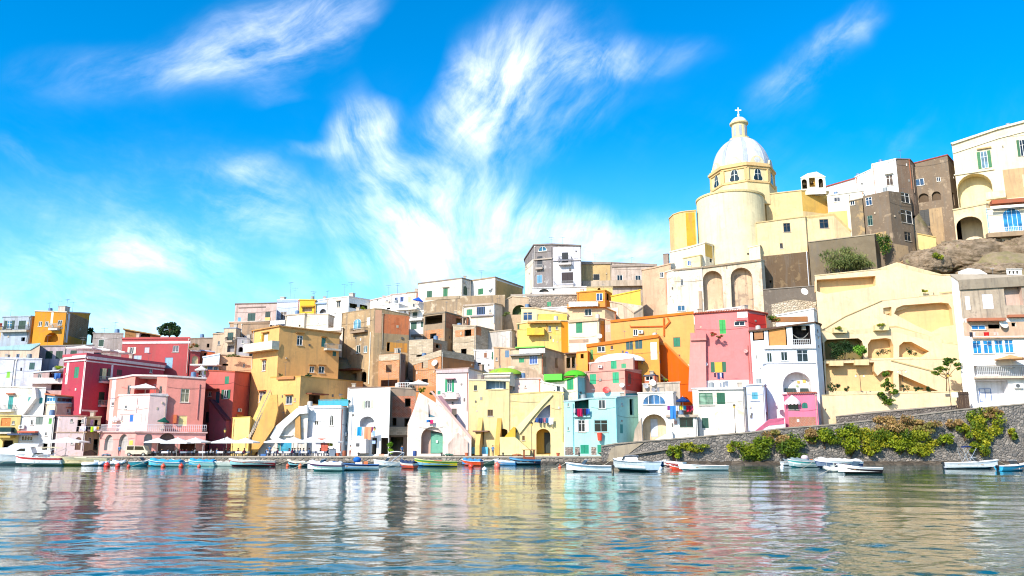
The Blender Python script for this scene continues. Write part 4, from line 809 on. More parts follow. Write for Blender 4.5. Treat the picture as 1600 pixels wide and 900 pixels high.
H('pink_house', 'upper pink storey with a white vaulted roof in front of the orange house', [(920.5, 566.5, 143.2), (989, 558, 141.4), (1004, 560, 148)], 596, ('e8aa9a', .2), [
    ('S', 959, 570, 9, 12.5, dict(col='1f9a6c', i=0)), ('S', 974.5, 571.5, 7.5, 7, dict(col='3f9a6c', i=0)), ('ac', 938, 573, 0, .8), ('dome', 966, 563, 4.6, 1.5, 'f2ece6', 2.4), ('box', 'shade_red_face', 989.8, 1003.5, 560, 597, .05, ('d6503c', .1), 1)], roof='eadcd2', ov=.08)  # red right side is the pink wall with its shade coloured in
# ---- orange house
H('orange_house', 'orange front house with dark teal windows and a white door over the pink vaulted house', [(916.5, 538, 147.5), (1029, 522.5, 143.5), (1031, 523, 149)], 606, ('f2a650', .15), [
    ('S', 924.5, 554, 4, 16, dict(col='3a8a3c', i=0)), ('G', 939.5, 545.5, 12, 9, dict(i=0)), ('G', 956, 543, 4, 6, dict(i=0, frame='b0662c')), ('S', 983.5, 538.5, 10.5, 16, dict(col='1c4a50', i=0)), ('S', 998, 537, 11, 16, dict(col='1c4a50', i=0)), ('D', 1021.5, 548, 10, 27, dict(col='e6e0e4', i=0)),
    ('slope_band', 0, .0, .55, plaster('de7a2c', .1), .25), ('dish', 980, 552, .3, '2a4ac0', 0), ('box', 'chimney_box', 900.5, 916, 552, 580, .02, ('eea040', .15), 0)], roof=None, D=7)
H('orange_annex', 'small orange annex with one square window at the left foot of the orange house', [(902, 549.5, 146.2), (918, 548, 145.4), (921, 550, 147)], 600, ('f2a650', .15), [('V', 909.5, 556.5, 5, 7), ('box', 'orange_face', 918.3, 920.8, 551, 590, .03, ('e86a1c', .1), 1)], roof='e0803c', D=5)  # right side takes a deeper orange in place of shade
H('orange_house', 'large plain orange upper house with crooked pipes and one green shutter', [(954, 500.5, 152), (1083.5, 486.5, 148)], 560, ('f4b268', .12), [
    ('G', 993, 519.5, 7, 10), ('ac', 1001.5, 519), ('S', 1057.5, 534.5, 11, 15, dict(col='1f7a5c', frame='6a4a34')), ('slope_band', 0, .0, .45, plaster('e67f2c', .1), .2), ('S', 1059.5, 564, 7.5, 20, dict(col='7a4444')),
    ('poly', 'crooked_pipe', [(984, 507.5), (986, 510), (1037, 509), (1037, 510.6), (985, 511.8)], .2, 'd9662c'), ('poly', 'crooked_pipe', [(1036, 497), (1038.5, 497), (1038.5, 525), (1036.5, 525)], .25, 'd9702c'), ('poly', 'crooked_pipe', [(1044, 496), (1048, 503), (1039.5, 513), (1038.6, 510), (1045, 503), (1042, 497)], .25, 'd9702c'),
    ('dish', 1049.5, 572, .7, 'efece8'), ('dish', 1073, 573, .55, 'efece8')], roof='f0b060', ov=.1, D=7)
H('orange_shade_wing', 'deep orange stair wing with a hooked cream handrail right of the white door', [(1029, 534, 146.5), (1040, 535, 146), (1084, 580, 146)], 612, ('ee6a14', .1), [  # deep orange holds the shade of the facade, lighter orange is its lit tone
    ('poly', 'handrail', [(1024, 556), (1020, 573), (1043, 594), (1043, 597), (1018, 575), (1022, 556)], .3, ('f0c48a', .1), 1)], roof='f09a4c', D=6)
H('rooftop_room', 'little salmon rooftop room with a white double window and a slate parasol roof', [(1007, 586, 143.5), (1022.5, 584.5, 142.4), (1031, 588, 144.5)], 603, ('ee8a6c', .15), [('G', 1014.5, 590.5, 12, 8, dict(i=0)), ('S', 1026.5, 593, 3, 9, dict(col='f0b494', i=1))], roof='5a6478', ov=.2, D=3, cat='house', anchor=False)
H('stone_terrace', 'rough pale stone terrace wall with dishes behind the white arch house', [(1004, 599, 141.2), (1062, 596, 140.4)], 622, ('cfc0ae', .55, 'a99a8a'), [('dish', 1019.5, 598, .6, 'e6e2dc'), ('dish', 1009, 603, .5, 'a8a8a8'), ('dish', 1030, 609, .5, '7f8086'), ('dish', 1021, 609, .4, '8a8a90'), ('V', 1061, 587, 4, 10)], D=3, cat='terrace')
# ---- upper middle
H('yellow_house', 'yellow house with an arched balcony and a square dark blue window', [(808, 505.5, 158.2), (838, 500, 156.5), (876.5, 500, 156), (888, 500.5, 156.4)], 560, ('efcb78', .25, 'e2b84c'), [
    ('N', 840, 516.5, 17, 12, dict(arch=.8, depth=1.3, back='6a4a34', i=1)), ('bal', 824, 851, 521.5, 1.3, 8, 'e9c84c', 'solid', 'eccb50', dict(i=1)), ('G', 859, 513.5, 4, 9), ('G', 870, 512.5, 3.5, 5), ('box', 'orange_strip', 877, 887.6, 502, 552, .06, ('ee9a2c', .1), 2), ('S', 810, 503+6, 3.5, 12, dict(col='2f4a34', i=0)),
    ('box', 'tiled_awning', 825, 876, 503, 505.5, .9, plaster('cf9a5a'), 1), ('pipe', 854, 506, 518, 'c98a3c')], roof='e6d2a0', D=8)
H('cream_tower', 'cream roof room with a big dark blue window above the arched yellow balcony', [(814.5, 480, 159.4), (838, 480.5, 158.6), (886, 488.5, 158.4)], 506, ('ecdca8', .2), [('G', 824.5, 494, 14.5, 13, dict(i=0, mull=1, gl='24406a', frame='d9c49a')), ('box', 'yellow_face', 839, 886, 490, 505, .05, ('eed06a', .2), 1)], roof='e0c6a0', D=6)
H('terrace_house', 'white terrace house with railings and a grey shutter behind the cream roof room', [(846, 481, 162.4), (888, 478.5, 161.5), (904, 490, 160.8)], 500, ('dcd8dc', .3), [('S', 863.5, 487, 10, 6, dict(col='8a9484'))], roof='e6e2de')
H('cream_house', 'bright cream house with one large green shutter and a stained base', [(888, 500.5, 155.2), (935.5, 497, 153.2), (945, 498.5, 155)], 560, ('f0e2c4', .15, None), [('S', 905, 512, 10, 16.5, dict(col='137a52', i=0)), ('slope_band', 0, .0, .5, plaster('d6b896', .2), .3), ('box', 'orange_face', 935.8, 944.6, 501, 540, .05, ('eea84a', .15), 1), ('dish', 937.5, 525.5, .5, 'efe9e2', 0), ('V', 892, 567, 9, 14, dict(i=0)), ('box', 'peeled_band', 889, 920, 530, 536, .05, ('cfae94', .7, '9a8474'), 0)], roof='d2b498', ov=.2)
H('terrace_room', 'peach terrace room with sliding glass and flower tubs above the bright cream house', [(886.5, 480, 159), (945, 480, 157.8), (962, 487, 160)], 505, ('eecba4', .2), [('G', 919, 488, 11, 11, dict(i=0, gl='2a3a34')), ('box', 'orange_lintel', 887, 946, 475, 481, .7, ('ee9a4c', .15), 0), ('fence_panel', 890, 935, 494, 8, 'd9d4cc', 0, 1.2)], roof='e69a54')
H('peach_terrace_house', 'pale peach sloping-wall house with grey doors between cream and orange houses', [(945, 497, 154.5), (955, 500, 154)], 545, ('e8b292', .2), [('S', 949.5, 513, 8, 12, dict(col='c9a8a0'))], D=5)
H('orange_house', 'small orange skyline house with a white window under the long stone building', [(901.5, 456, 167.5), (945, 452.5, 166), (954.5, 458, 168)], 490, ('e89a3e', .2, None), [('G', 936.5, 464, 10, 12, dict(i=0, gl='3a5a8a')), ('V', 950, 464, 4, 11, dict(i=1)), ('chimney', 907, .7, .8)], roof='eba84c', ov=.2)
H('yellow_wall', 'slanted bright yellow garden wall rising to the church hill', [(955, 462, 166), (1000.5, 452, 164)], 492, ('f0c65a', .12), [], cat='wall', roof='f4d04a', D=2.5)
H('stone_ruin', 'pale stepped stone ruin wall with a white dome between orange house and church arcade', [(953, 470, 163), (972, 474, 162), (990, 488, 161), (1004, 478, 162)], 505, ('d9c4aa', .6, 'b9a48c'), [('box', 'door_leaf', 956, 966, 481, 496, .1, paint('e2c2a8'), 0), ('dome', 983, 492, 1.6, 1.2, 'ece6de', 1.6, 1)], D=4, cat='ruin')
H('tower_house', 'grey and white tower house with balconies standing alone on the ridge', [(820, 404, 190), (834.5, 381.5, 181), (863, 380.5, 179.4), (907.5, 383, 178.4)], 462, ('8e8786', .75, 'b8b2ae'), [
    ('G', 847.5, 388.5, 13, 8, dict(arch=1, i=1, gl='3f7f9c')), ('S', 843.5, 409, 8, 17, dict(col='1a2430', i=1)), ('bal', 838, 849, 418.5, .7, 4, 'b9aca0', 'bars', 'grey', dict(i=1)), ('S', 843, 436, 8.5, 13, dict(col='4f8aa8', frame='e6e6e8', i=1)),
    ('box', 'white_face', 864.3, 907, 385.5, 449, .06, ('d6d6de', .35, 'c2bcc0'), 2), ('S', 883, 403.5, 10, 18, dict(col='101820', i=2)), ('bal', 873.5, 893, 412, 1.1, 10, 'cfc6c0', 'bars', 'dark', dict(i=2)), ('S', 886.5, 434, 18, 17, dict(col='2a1a1e', i=2)), ('bal', 866, 896, 446.5, .9, 6, 'cfc6c0', 'bars', 'grey', dict(i=2)),
    ('box', 'cornice', 864, 908, 405.5, 407.5, .3, 'cfcad0', 2), ('box', 'cornice', 834.5, 863, 404, 406, .3, 'b8aa9c', 1), ('box', 'cream_face', 820.5, 833.5, 410, 460, .06, ('e9dcc6', .3), 0), ('antenna', 858, 2.2), ('pipe', 862, 386, 446, '6a6462', .06, 1)], roof='8a7f7a', th=.3, ov=.25)
H('long_house', 'long low house with rain-streaked ochre and grey walls right of the tower house', [(907.5, 408.5, 182.5), (955, 409.5, 182), (1026, 412.5, 181)], 452, ('c9b8ac', .9), [
    ('box', 'ochre_face', 908, 955, 413.5, 440, .05, ('e0c08a', .9), 0), ('S', 932, 433, 10.5, 10, dict(col='14181e', frame='dcd2c2', i=0)), ('G', 968.5, 434.5, 9, 10, dict(i=1)), ('G', 997, 435, 9, 10, dict(i=1)), ('box', 'garden_wall', 910, 1024, 439, 448, .9, ('c9b8a4', .7), 1), ('antenna', 931, 2.6), ('cornice_run', 0, .0, .5, .25, 'a8998e'), ('cornice_run', 1, .0, .5, .25, 'a8998e')], roof='9a8b80')
H('white_garden_wall', 'low white garden wall with terracotta pots in front of the tower house', [(832, 449.5, 173.5), (916, 447, 173)], 470, ('e6e2e0', .45, 'b9b0a8'), [('N', 850, 454, 15, 5, dict(arch=1, depth=.5, back='8a8078')), ('V', 865, 452.5, 3, 3)], roof='dedad6', cat='wall', D=2)
H('retaining_wall', 'long grey stone retaining wall below the white garden wall and tower house', [(797, 463, 171), (905, 458, 170)], 500, masonry('a8998a', '8a7d70', 1.6), [('S', 858, 475, 6, 7, dict(col='2f8a5c')), ('box', 'coping', 798, 904, 459.5, 462, .2, 'b9ac9e')], cat='wall', D=3, roof=None)
H('yellow_terrace', 'yellow garden terrace with a low parapet below the long low house', [(913, 448, 176), (957, 448, 175.5)], 465, ('ecd08a', .3), [('V', 936, 452, 5, 4, dict(arch=1))], roof='e2cfa2', D=3, cat='terrace')
# ---- old house with green trim
H('old_house', 'old peeling house with a lace-patterned parapet, green roof edge and blue-white window', [(798, 545, 150.4), (846, 541.5, 148.6), (884, 552.5, 154)], 602, ('d6bfa2', .6, 'b99f84'), [
    ('S', 815, 563, 8, 7, dict(col='1f8a5c', i=0)), ('G', 833.5, 562, 13, 14, dict(i=0, frame='c9d4ea', gl='3a5aa0', mull=2)), ('S', 851, 565, 5, 16, dict(col='9a8468', i=1)), ('S', 869.5, 567, 4.5, 16, dict(col='8a7458', i=1)), ('box', 'green_edge', 806, 852, 541.5, 543.6, .5, paint('6ab83c'), 0), ('box', 'white_parapet', 812, 852, 545, 552.5, .3, ('e6e2de', .95, '8a8a8c'), 0), ('box', 'ledge', 798, 846, 554, 556, .8, '9a948e', 0),
    ('pipe', 834.5, 575, 600, 'a8907a', .06, 0)], roof='a88c6c')
H('patched_wall', 'broken tan garden wall strewn with plaster patches above the lime dome', [(764, 577, 143), (800, 572, 142), (832, 574, 141.4), (854, 590, 141.4)], 600, ('d2b498', .7, 'ead8c0'), [], D=3, cat='wall')
H('brown_alley_house', 'dim alley house with dark double doors between the old house and the orange annex', [(882, 553, 152.6), (903, 551, 152)], 596, ('b89a7a', .5), [('V', 888, 567, 6, 16), ('V', 896, 566, 5, 18), ('box', 'awning', 884, 902, 551.5, 554, .8, plaster('6a4a3c'))], D=5)
# ================================================================== houses, right part of the village
H('white_arch_house', 'white house with a half-round window above a deep arched porch', [(996.5, 613, 133.6), (1051.5, 611.5, 132.4), (1056, 612, 136)], 694, ('f0ece4', .15, 'dccbb4'), [
    ('G', 1022, 624, 36, 16, dict(arch=.9, mull=3, gl='2f6a9c', i=0)), ('porch', 1022.5, 669, 37, 44), ('poly', 'garden_wall', [(1013, 700), (1017, 690), (1034, 682), (1050, 673), (1052, 690)], .9, ('f4f0e8', .1), 0), ('poly', 'rubble_face', [(989, 696), (992, 672), (1002, 652), (1004, 690)], .3, ('cbb9a4', .6, 'a39684'), 0)], roof='e4ded4', D=6)
H('white_terrace_house', 'white house with a washing-hung terrace and dark blue parasol', [(1041, 649.5, 132.6), (1089, 648.5, 132)], 690, ('f2eee6', .12), [('G', 1072.5, 660, 21, 15, dict(frame='1c4a3c', gl='16282c')), ('box', 'ledge', 1041, 1089, 648, 651.5, .5, 'c9b8a6'), ('box', 'plaque', 1053, 1058, 657, 663, .06, 'd9a898')], roof='cdb6a2', D=4, anchor=False)
H('white_house', 'big white house with green framed windows and flaking plaster by the street lantern', [(1081.5, 606, 135.6), (1090, 606, 134), (1160, 605, 132.6), (1169, 604, 134.4)], 688, ('efe8dc', .4, 'c9b496'), [
    ('G', 1103, 623, 21.5, 18, dict(frame='1f6a4a', gl='7fa08a')), ('S', 1126.5, 622.5, 13, 18, dict(col='1c5a40')), ('S', 1102, 661, 10.5, 16, dict(col='1c4a3c')), ('cornice_run', 1, .0, .35, .3, 'e2e2e4'), ('pipe', 1166, 608, 680, 'b9aca0', .06), ('box', 'ledge', 1092, 1117, 632.6, 634, .18, 'cfc9be')], roof='d6d6da', th=.15)
H('pink_house', 'tall pink house with a wavy tiled eave, flower balcony and yellow cloth over its window', [(1085, 489.5, 141.5), (1168, 483.5, 139), (1197, 489)], 612, ('ea8a88', .14), [
    ('S', 1129, 510.5, 10, 22, dict(col='2fa04a', i=0)), ('G', 1155.5, 505.5, 17, 7, dict(i=0)), ('O', 1122.5, 573.5, 12, 16, dict(col='1f5a40', i=0)), ('box', 'yellow_cloth', 1117, 1128.5, 566, 582, .2, cloth('e0b04c'), 0), ('box', 'sun_screen', 1152, 1168, 487.5, 496.5, .1, 'f2eeea', 0),
    ('box', 'shade_red_face', 1168.6, 1196.5, 491, 512, .05, ('d83a34', .1), 1), ('box', 'white_base', 1080, 1170, 594.5, 606, .1, ('e6e4de', .2), 0), ('G', 1144, 600.5, 7, 5, dict(off=.14, i=0, sill=False)), ('box', 'window_hood', 1150, 1166, 500, 501.2, .4, 'd96a70', 0),  # deep red on the right side stands for shade on the pink wall
    ('bal', 1079.5, 1104, 530, 1.3, 9, 'e79a92', 'solid', 'e9908c', dict(i=0)), ('poly', 'buttress', [(1076, 612), (1079, 531), (1103, 531), (1104, 612)], .9, ('ec9a92', .12), 0), ('pipe', 1168.5, 540, 594, 'b0584c', .06, 0), ('tile_edge', 0), ('chimney', 1174, 1.1, .8), ('dish', 1101.5, 569, .5, 'efe9e6', 0), ('dish', 1165, 549, .35, 'e79a92', 0)], roof='c9604c', th=.16, ov=.3)
H('white_vault_roof', 'white vaulted roof behind the wavy eave of the tall pink house', [(1105, 485, 144), (1163, 478, 143.4)], 495, ('f0ede8', .1), [], roof='f2efe9', cat='roof', D=5, drop=1, anchor=False)
H('white_loggia_house', 'white house with a bamboo-blinded loggia over a painted arch and hammock', [(1172, 516.5, 138.4), (1195, 515, 136.8), (1272, 502.5, 136), (1281, 506, 139)], 672, ('eaecf0', .14), [
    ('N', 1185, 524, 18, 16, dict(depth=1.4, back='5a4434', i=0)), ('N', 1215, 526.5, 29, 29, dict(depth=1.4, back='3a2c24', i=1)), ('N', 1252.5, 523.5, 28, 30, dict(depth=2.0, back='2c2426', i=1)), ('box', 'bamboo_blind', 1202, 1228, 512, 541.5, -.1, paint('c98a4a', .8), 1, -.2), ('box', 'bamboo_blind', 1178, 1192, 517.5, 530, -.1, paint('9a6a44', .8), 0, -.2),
    ('hammock', 1239, 1265, 528), ('box', 'loggia_slab', 1193.5, 1274, 540, 545, .35, 'f0f0f0', 1), ('railing_at', 1239, 1266, 539.5), ('G', 1193.5+8, 558.5, 10, 15, dict(i=1, frame='c9cfd6', gl='2a3a30')), ('G', 1225.5, 556.5, 10.5, 14, dict(i=1, frame='c9cfd6', gl='2a3a30')), ('G', 1254, 556, 17.5, 19, dict(i=1, frame='c9cfd6', gl='2a3438')),
    ('box', 'ledge', 1190, 1274, 566, 568, .16, 'd9dde6', 1), ('N', 1245.5, 597, 45, 32, dict(arch=.95, depth=1.5, back='ece9e6', i=1)), ('box', 'bench', 1229, 1246, 606, 612, -1.0, paint('2f3a34'), 1, -1.4), ('box', 'bench', 1253, 1266, 606, 612, -1.0, paint('2f3a34'), 1, -1.4), ('box', 'wall_plate', 1249, 1253, 594, 598, -1.4, paint('c9a04a'), 1, -1.49), ('box', 'wall_plate', 1258, 1262.5, 592, 597, -1.4, paint('d9b05a'), 1, -1.49), ('box', 'wall_plate', 1247.5, 1251, 601, 604, -1.4, paint('8a9a6a'), 1, -1.49)],
  roof='6a5040', th=.2, ov=.3, D=7)
H('roof_shelter', 'white plastered roof shelter with big tubs on top of the bamboo-blinded loggia house', [(1212, 492, 142.4), (1271, 481, 141.4), (1276, 486, 144)], 505, ('f0ece6', .15), [('box', 'brown_face', 1205, 1262, 495, 503, .1, ('b0784c', .3), 0)], roof='f4f0ea', cat='shelter', D=5, drop=1.5, anchor=False)
H('bluish_house', 'small bluish-white house with one teal window squeezed right of the flaking white house', [(1165.5, 600.5, 133.2), (1193.5, 599, 132.6), (1196, 601, 135)], 682, ('d2dcf0', .12), [('S', 1179.5, 618.5, 9, 11, dict(col='4f9ab0', i=0)), ('box', 'ledge', 1172, 1187, 625, 626.5, .16, 'e6e9f2', 0)], roof='e6e9f0', ov=.2, D=5)
H('pink_porch_house', 'bright pink porch house with scalloped white awnings and an arched window', [(1224, 616, 132.8), (1229.5, 615, 131.2), (1276, 613.5, 130.4)], 672, ('ee7f9c', .1), [
    ('V', 1226.5, 640, 3, 20, dict(i=0)), ('G', 1237.5, 634.5, 20, 11, dict(i=1, gl='10302a', mull=3, frame='1c3a34')), ('S', 1257.5, 633.5, 9, 9.5, dict(col='1a6a5c', arch=.9, i=1)), ('awning_shell', 1237.5, 629, 12.5, 1), ('awning_shell', 1217.5, 631, 6, 0), ('box', 'brick_face', 1227, 1275, 651.5, 671, .05, blockwork('b05a3c', '9a4a30', .3, .12), 1), ('tile_edge', 1)], roof='e6a0a8', th=.15, ov=.2, D=5, anchor=False)
H('stair_wall', 'pink topped white stair parapet climbing to the bright pink porch house', [(1174, 678, 129.6), (1202, 655, 129.8), (1225, 652.5, 130.2)], 684, ('f2eef0', .1), [('slope_band', 0, .0, .75, plaster('ea7a98', .1), .06), ('slope_band', 1, .0, 1.0, plaster('ea7a98', .1), .06)], roof='ea7a98', th=.1, D=2.2, cat='wall', anchor=False)
# ---- the big yellow terrace walls with their ramps
YL = ('f4d8b0', .16)  # orange recess backs below have their shade put into the colour
H('terrace_wall', 'uppermost pale yellow terrace wall with a long shaded recess under the big bush', [(1273, 430, 150.5), (1371, 420, 149.5), (1401, 410, 149), (1472, 429, 148.6), (1498, 428, 148)], 520, YL, [
    ('holepoly', [(1276, 437), (1276, 455), (1291, 459), (1362, 448), (1368, 446), (1368, 431)], 1.5, ('f0c890', .1), 0), ('poly', 'planter', [(1434, 456), (1456, 455), (1456, 463), (1434, 464)], .9, 'f0dcae', 3), ('poly', 'ramp_edge', [(1380, 464), (1462, 430), (1464, 431.5), (1382, 466)], .14, ('d9c08a', .2), 3), ('poly', 'ramp_edge', [(1384, 463), (1490, 455), (1490, 457), (1384, 465)], .14, ('e2ca94', .2), 3)], cat='wall', group='yellow terrace walls', D=2.5, roof='f2dcae', th=.15, ov=.1)
H('terrace_wall', 'second pale yellow terrace wall with a huge rounded recess beneath the sloping ramp', [(1276, 520, 146.8), (1320, 494, 146.4), (1378, 469, 146), (1497, 457, 145)], 560, YL, [
    ('holepoly', [(1397, 490), (1401, 481), (1411, 477), (1470, 472.5), (1482, 474), (1487, 482), (1490, 508), (1470, 511), (1455, 519), (1430, 508)], 1.3, ('f0ca92', .1), 2), ('holepoly', [(1380, 481), (1393, 479.5), (1393, 494), (1380, 490)], 1.2, ('f0ca92', .1), 2), ('poly', 'ramp_edge', [(1372, 511), (1400, 509), (1480, 534), (1480, 536), (1399, 511), (1372, 513)], .16, ('d9c08a', .2), 2), ('slope_band', 0, .0, .12, plaster('d2b884', .2), .15), ('slope_band', 1, .0, .12, plaster('d2b884', .2), .15)], cat='wall', group='yellow terrace walls', D=2, roof='f2dcae', th=.1, ov=.05)
H('terrace_wall', 'third pale yellow terrace wall with three planted arched recesses', [(1284, 517, 143.6), (1400, 511.5, 142.6), (1500, 538, 142)], 575, YL, [
    ('holepoly', [(1288, 562), (1288, 535), (1292, 530.5), (1341, 528.5), (1347, 533), (1348.5, 540), (1348.5, 561)], 1.8, ('8a7a4c', .4), 0), ('holepoly', [(1356, 560), (1356, 538), (1361, 530.5), (1384, 528), (1392, 530), (1396, 540), (1396, 559)], 1.8, ('f0c890', .1), 0), ('holepoly', [(1404, 558), (1405, 540), (1412, 534), (1424, 534), (1452, 549), (1440, 558)], 1.6, ('f0c890', .1), 1),
    ('poly', 'planter', [(1300, 513), (1321, 513), (1321, 521), (1300, 521)], 1.0, 'f0d9a4', 0), ('poly', 'planter', [(1364, 509), (1386, 508), (1386, 517), (1364, 517.5)], 1.0, 'f0d9a4', 0)], cat='wall', group='yellow terrace walls', D=2, roof='f2dcae', th=.1, ov=.05)
H('terrace_wall', 'fourth pale yellow terrace wall with a long triangular ramp recess beside the street lamps', [(1287, 564, 140.2), (1400, 561, 139.4), (1499, 561, 139)], 618, YL, [
    ('holepoly', [(1290, 611), (1290, 568), (1366, 566), (1366, 580), (1371, 587), (1379, 580), (1388, 578.5), (1396, 580), (1396, 611)], 1.2, ('f0c890', .15), 0), ('holepoly', [(1404, 611), (1404, 584), (1466, 611)], 1.4, ('f0c890', .15), 1), ('poly', 'planter', [(1295, 564), (1316, 564), (1316, 572), (1295, 572)], .6, 'f0d9a4', 0), ('poly', 'planter', [(1334, 562.5), (1356, 562), (1356, 571), (1334, 571)], .6, 'f0d9a4', 0), ('poly', 'ramp_edge', [(1392, 562), (1486, 586), (1486, 588), (1392, 564)], .14, ('d9c08a', .2), 1)], cat='wall', group='yellow terrace walls', D=2, roof='f2dcae', th=.1, ov=.05)
H('terrace_wall', 'lowest long yellow street wall with a small plaque under the hanging shrub', [(1284, 617, 134.6), (1497, 611, 133.4)], 664, ('f3d8ae', .14), [('box', 'plaque', 1477, 1484, 615.5, 619.5, .06, paint('6a6258')), ('V', 1290, 640, 2, 3)], cat='wall', group='yellow terrace walls', D=1, roof='f4e0aa', th=.12, ov=.06)
H('stone_wall', 'low rough stone footing wall beneath the long yellow street wall', [(1306, 650, 133.2), (1360, 643, 133), (1495, 632.5, 132.6)], 668, masonry('8a8078', '5f5852', 2.2), [], cat='wall', D=1.5, roof='a89c8e', th=.12, anchor=False)
H('stone_house', 'stone and white house with blue curtain windows and a loggia at the right edge', [(1486, 428, 135), (1497, 438, 133.6), (1630, 430, 132.4)], 656, ('f2ece4', .12), [
    ('slope_band', 1, .0, 1.7, plaster('a89a86', .9, '8a7c6c'), .3), ('box', 'plaster_face', 1500, 1625, 456, 497, .05, ('c0ae98', .75, 'a09080'), 1), ('box', 'plaster_face', 1501, 1625, 503, 525, .05, ('dcb89c', .4), 1), ('S', 1512, 473, 7, 21, dict(col='e9e6e6', i=1)), ('S', 1543.5, 471, 17, 23, dict(col='e9e9ee', i=1, frame='a89a94')), ('N', 1583.5, 462, 28, 30, dict(depth=1.0, back='cfb4a4', i=1)),
    ('box', 'tiled_awning', 1510, 1568, 498, 502.5, 1.0, plaster('c0795a'), 1), ('box', 'tiled_awning', 1573, 1600, 492.5, 496.5, .8, plaster('c0795a'), 1), ('G', 1529, 511.5, 22, 7, dict(gl='2f7fc0', i=1)), ('V', 1553.5, 510, 19, 7, dict(i=1)), ('dish', 1566, 506.5, .8, 'f0ece6', 1), ('V', 1584, 507, 7, 6, dict(i=1)),
    ('G', 1527, 542.5, 14, 21, dict(gl='2a8fd0', i=1)), ('G', 1544, 542, 15, 21, dict(gl='2a8fd0', i=1)), ('G', 1561, 541.5, 14, 21, dict(gl='2a8fd0', i=1)), ('G', 1577, 541, 14, 21, dict(gl='2a8fd0', i=1)), ('box', 'ledge', 1519, 1600, 526.5, 529, .4, 'd9b89c', 1),
    ('N', 1562, 579, 80, 16, dict(depth=1.6, back='e9e4e2', i=1)), ('box', 'balcony', 1521, 1630, 588.5, 591.5, 1.0, 'e6cdb8', 1), ('N', 1551, 612, 51, 36, dict(depth=1.8, back='f0ecec', i=1)), ('G', 1548, 616.5, 19, 21, dict(off=-1.7, frame='1f5a9c', gl='c9d4dc', i=1, sill=False)), ('rail_at', 1523, 1600, 588.5, 14), ('box', 'white_rail', 1537, 1556, 627, 637, .1, paint('efefef'), 1), ('ac', 1590, 603, 1, 1.4), ('pipe', 1489, 450, 620, 'e6e2dc', .1, 0)], roof='b0a28e', th=.2, ov=.15, D=9)
H('rooftop_parapet', 'broken white rooftop parapet with pots on the stone and white house', [(1497, 425, 138.2), (1512, 419, 138), (1530, 421, 138), (1541, 428, 138)], 440, ('f0ece6', .2), [], roof='f4f0ea', th=.1, D=2, drop=.5, anchor=False, cat='parapet')
H('rooftop_box', 'small white lattice box on the roof at the right edge', [(1572, 420, 138), (1596, 420, 138)], 432, ('f0eeea', .1), [('V', 1578, 425.5, 4, 5), ('V', 1584, 425.5, 4, 5), ('V', 1590, 425.5, 4, 5)], roof='f4f0ea', th=.1, D=2, drop=.5, anchor=False, cat='roof box')
# ---- church hill: arcaded terrace, dark retaining walls
H('church_terrace', 'tan buttressed wall with one window at the left end of the church arcade', [(1003, 421, 169.5), (1020, 418, 168), (1048, 411, 166.5)], 500, ('d9b898', .45, 'b9967c'), [('G', 1034, 429.5, 6, 9, dict(i=1)), ('chimney', 1041, 2.4, 1.1, .6, 'a08c80')], cat='terrace', D=8)
H('white_house', 'white rounded house below the church with two small windows and a faint blind arch', [(1040, 424, 167), (1052, 421, 164.5), (1097, 416.5, 163.4)], 500, ('ece2d0', .5, 'c9b498'), [('G', 1065.5, 441, 4, 10, dict(i=1)), ('G', 1064.5, 481.5, 12, 9, dict(i=1, gl='3f6a8a')), ('S', 1058.5, 465, 5, 7, dict(col='c9c6c0', i=1)), ('slope_band', 1, 0, .35, plaster('b9a48c', .6), .2)], D=6)
H('church_arcade', 'stained cream arcade with two tall arched niches beneath the church tower', [(1097, 416.5, 163.6), (1189, 405, 161.5), (1194, 407, 163)], 500, ('eadabe', .55, 'c2a488'), [
    ('N', 1113, 454, 33, 62, dict(arch=.95, depth=1.6, back=('e6c8a6', .5, 'a8927c'), i=0)), ('N', 1159.5, 451, 34, 66, dict(arch=.95, depth=1.6, back=('e2c4a4', .6, '9a8674'), i=0)), ('slope_band', 0, 0, .4, plaster('a8937a', .9), .25), ('box', 'pier', 1092, 1097, 455, 490, .4, ('bfa890', .5), 0), ('pipe', 1135, 412, 420, '7a6a5c', .06, 0)], cat='arcade', D=8)
H('retaining_wall', 'dark brown stained retaining wall under the cream church annex', [(1191, 399, 166.5), (1263, 391.5, 165)], 490, ('75604a', 1.0, '8d7658'), [('pipe', 1260, 393, 470, 'c9c9cc', .09), ('V', 1204, 440, 3, 4)], cat='wall', D=6, roof=None)
H('retaining_wall', 'low dark blockwork wall in shade at the foot of the brown retaining wall', [(1192, 452, 160.4), (1230, 449, 160), (1273, 446, 159.4)], 492, ('7f7468', .8, '9a8c7c'), [], cat='wall', D=3, roof='a59a8c', th=.15)
H('retaining_wall', 'grey concrete retaining wall behind the big bush', [(1263, 377.5, 165.4), (1366, 365, 163.5), (1373, 367, 167)], 440, ('8f8068', .9, '7a6c58'), [], cat='wall', D=5, roof='bfae94', th=.2)
H('rubble_ledge', 'pale rubble ledge with a white dish above the loggia house roof', [(1205, 474, 155), (1240, 466, 154.4), (1275, 470, 154)], 495, masonry('cdbda6', 'a8977e', 1.6), [('dish', 1256, 456, .75, 'ece8e2')], cat='ledge', D=2.5, roof=None)
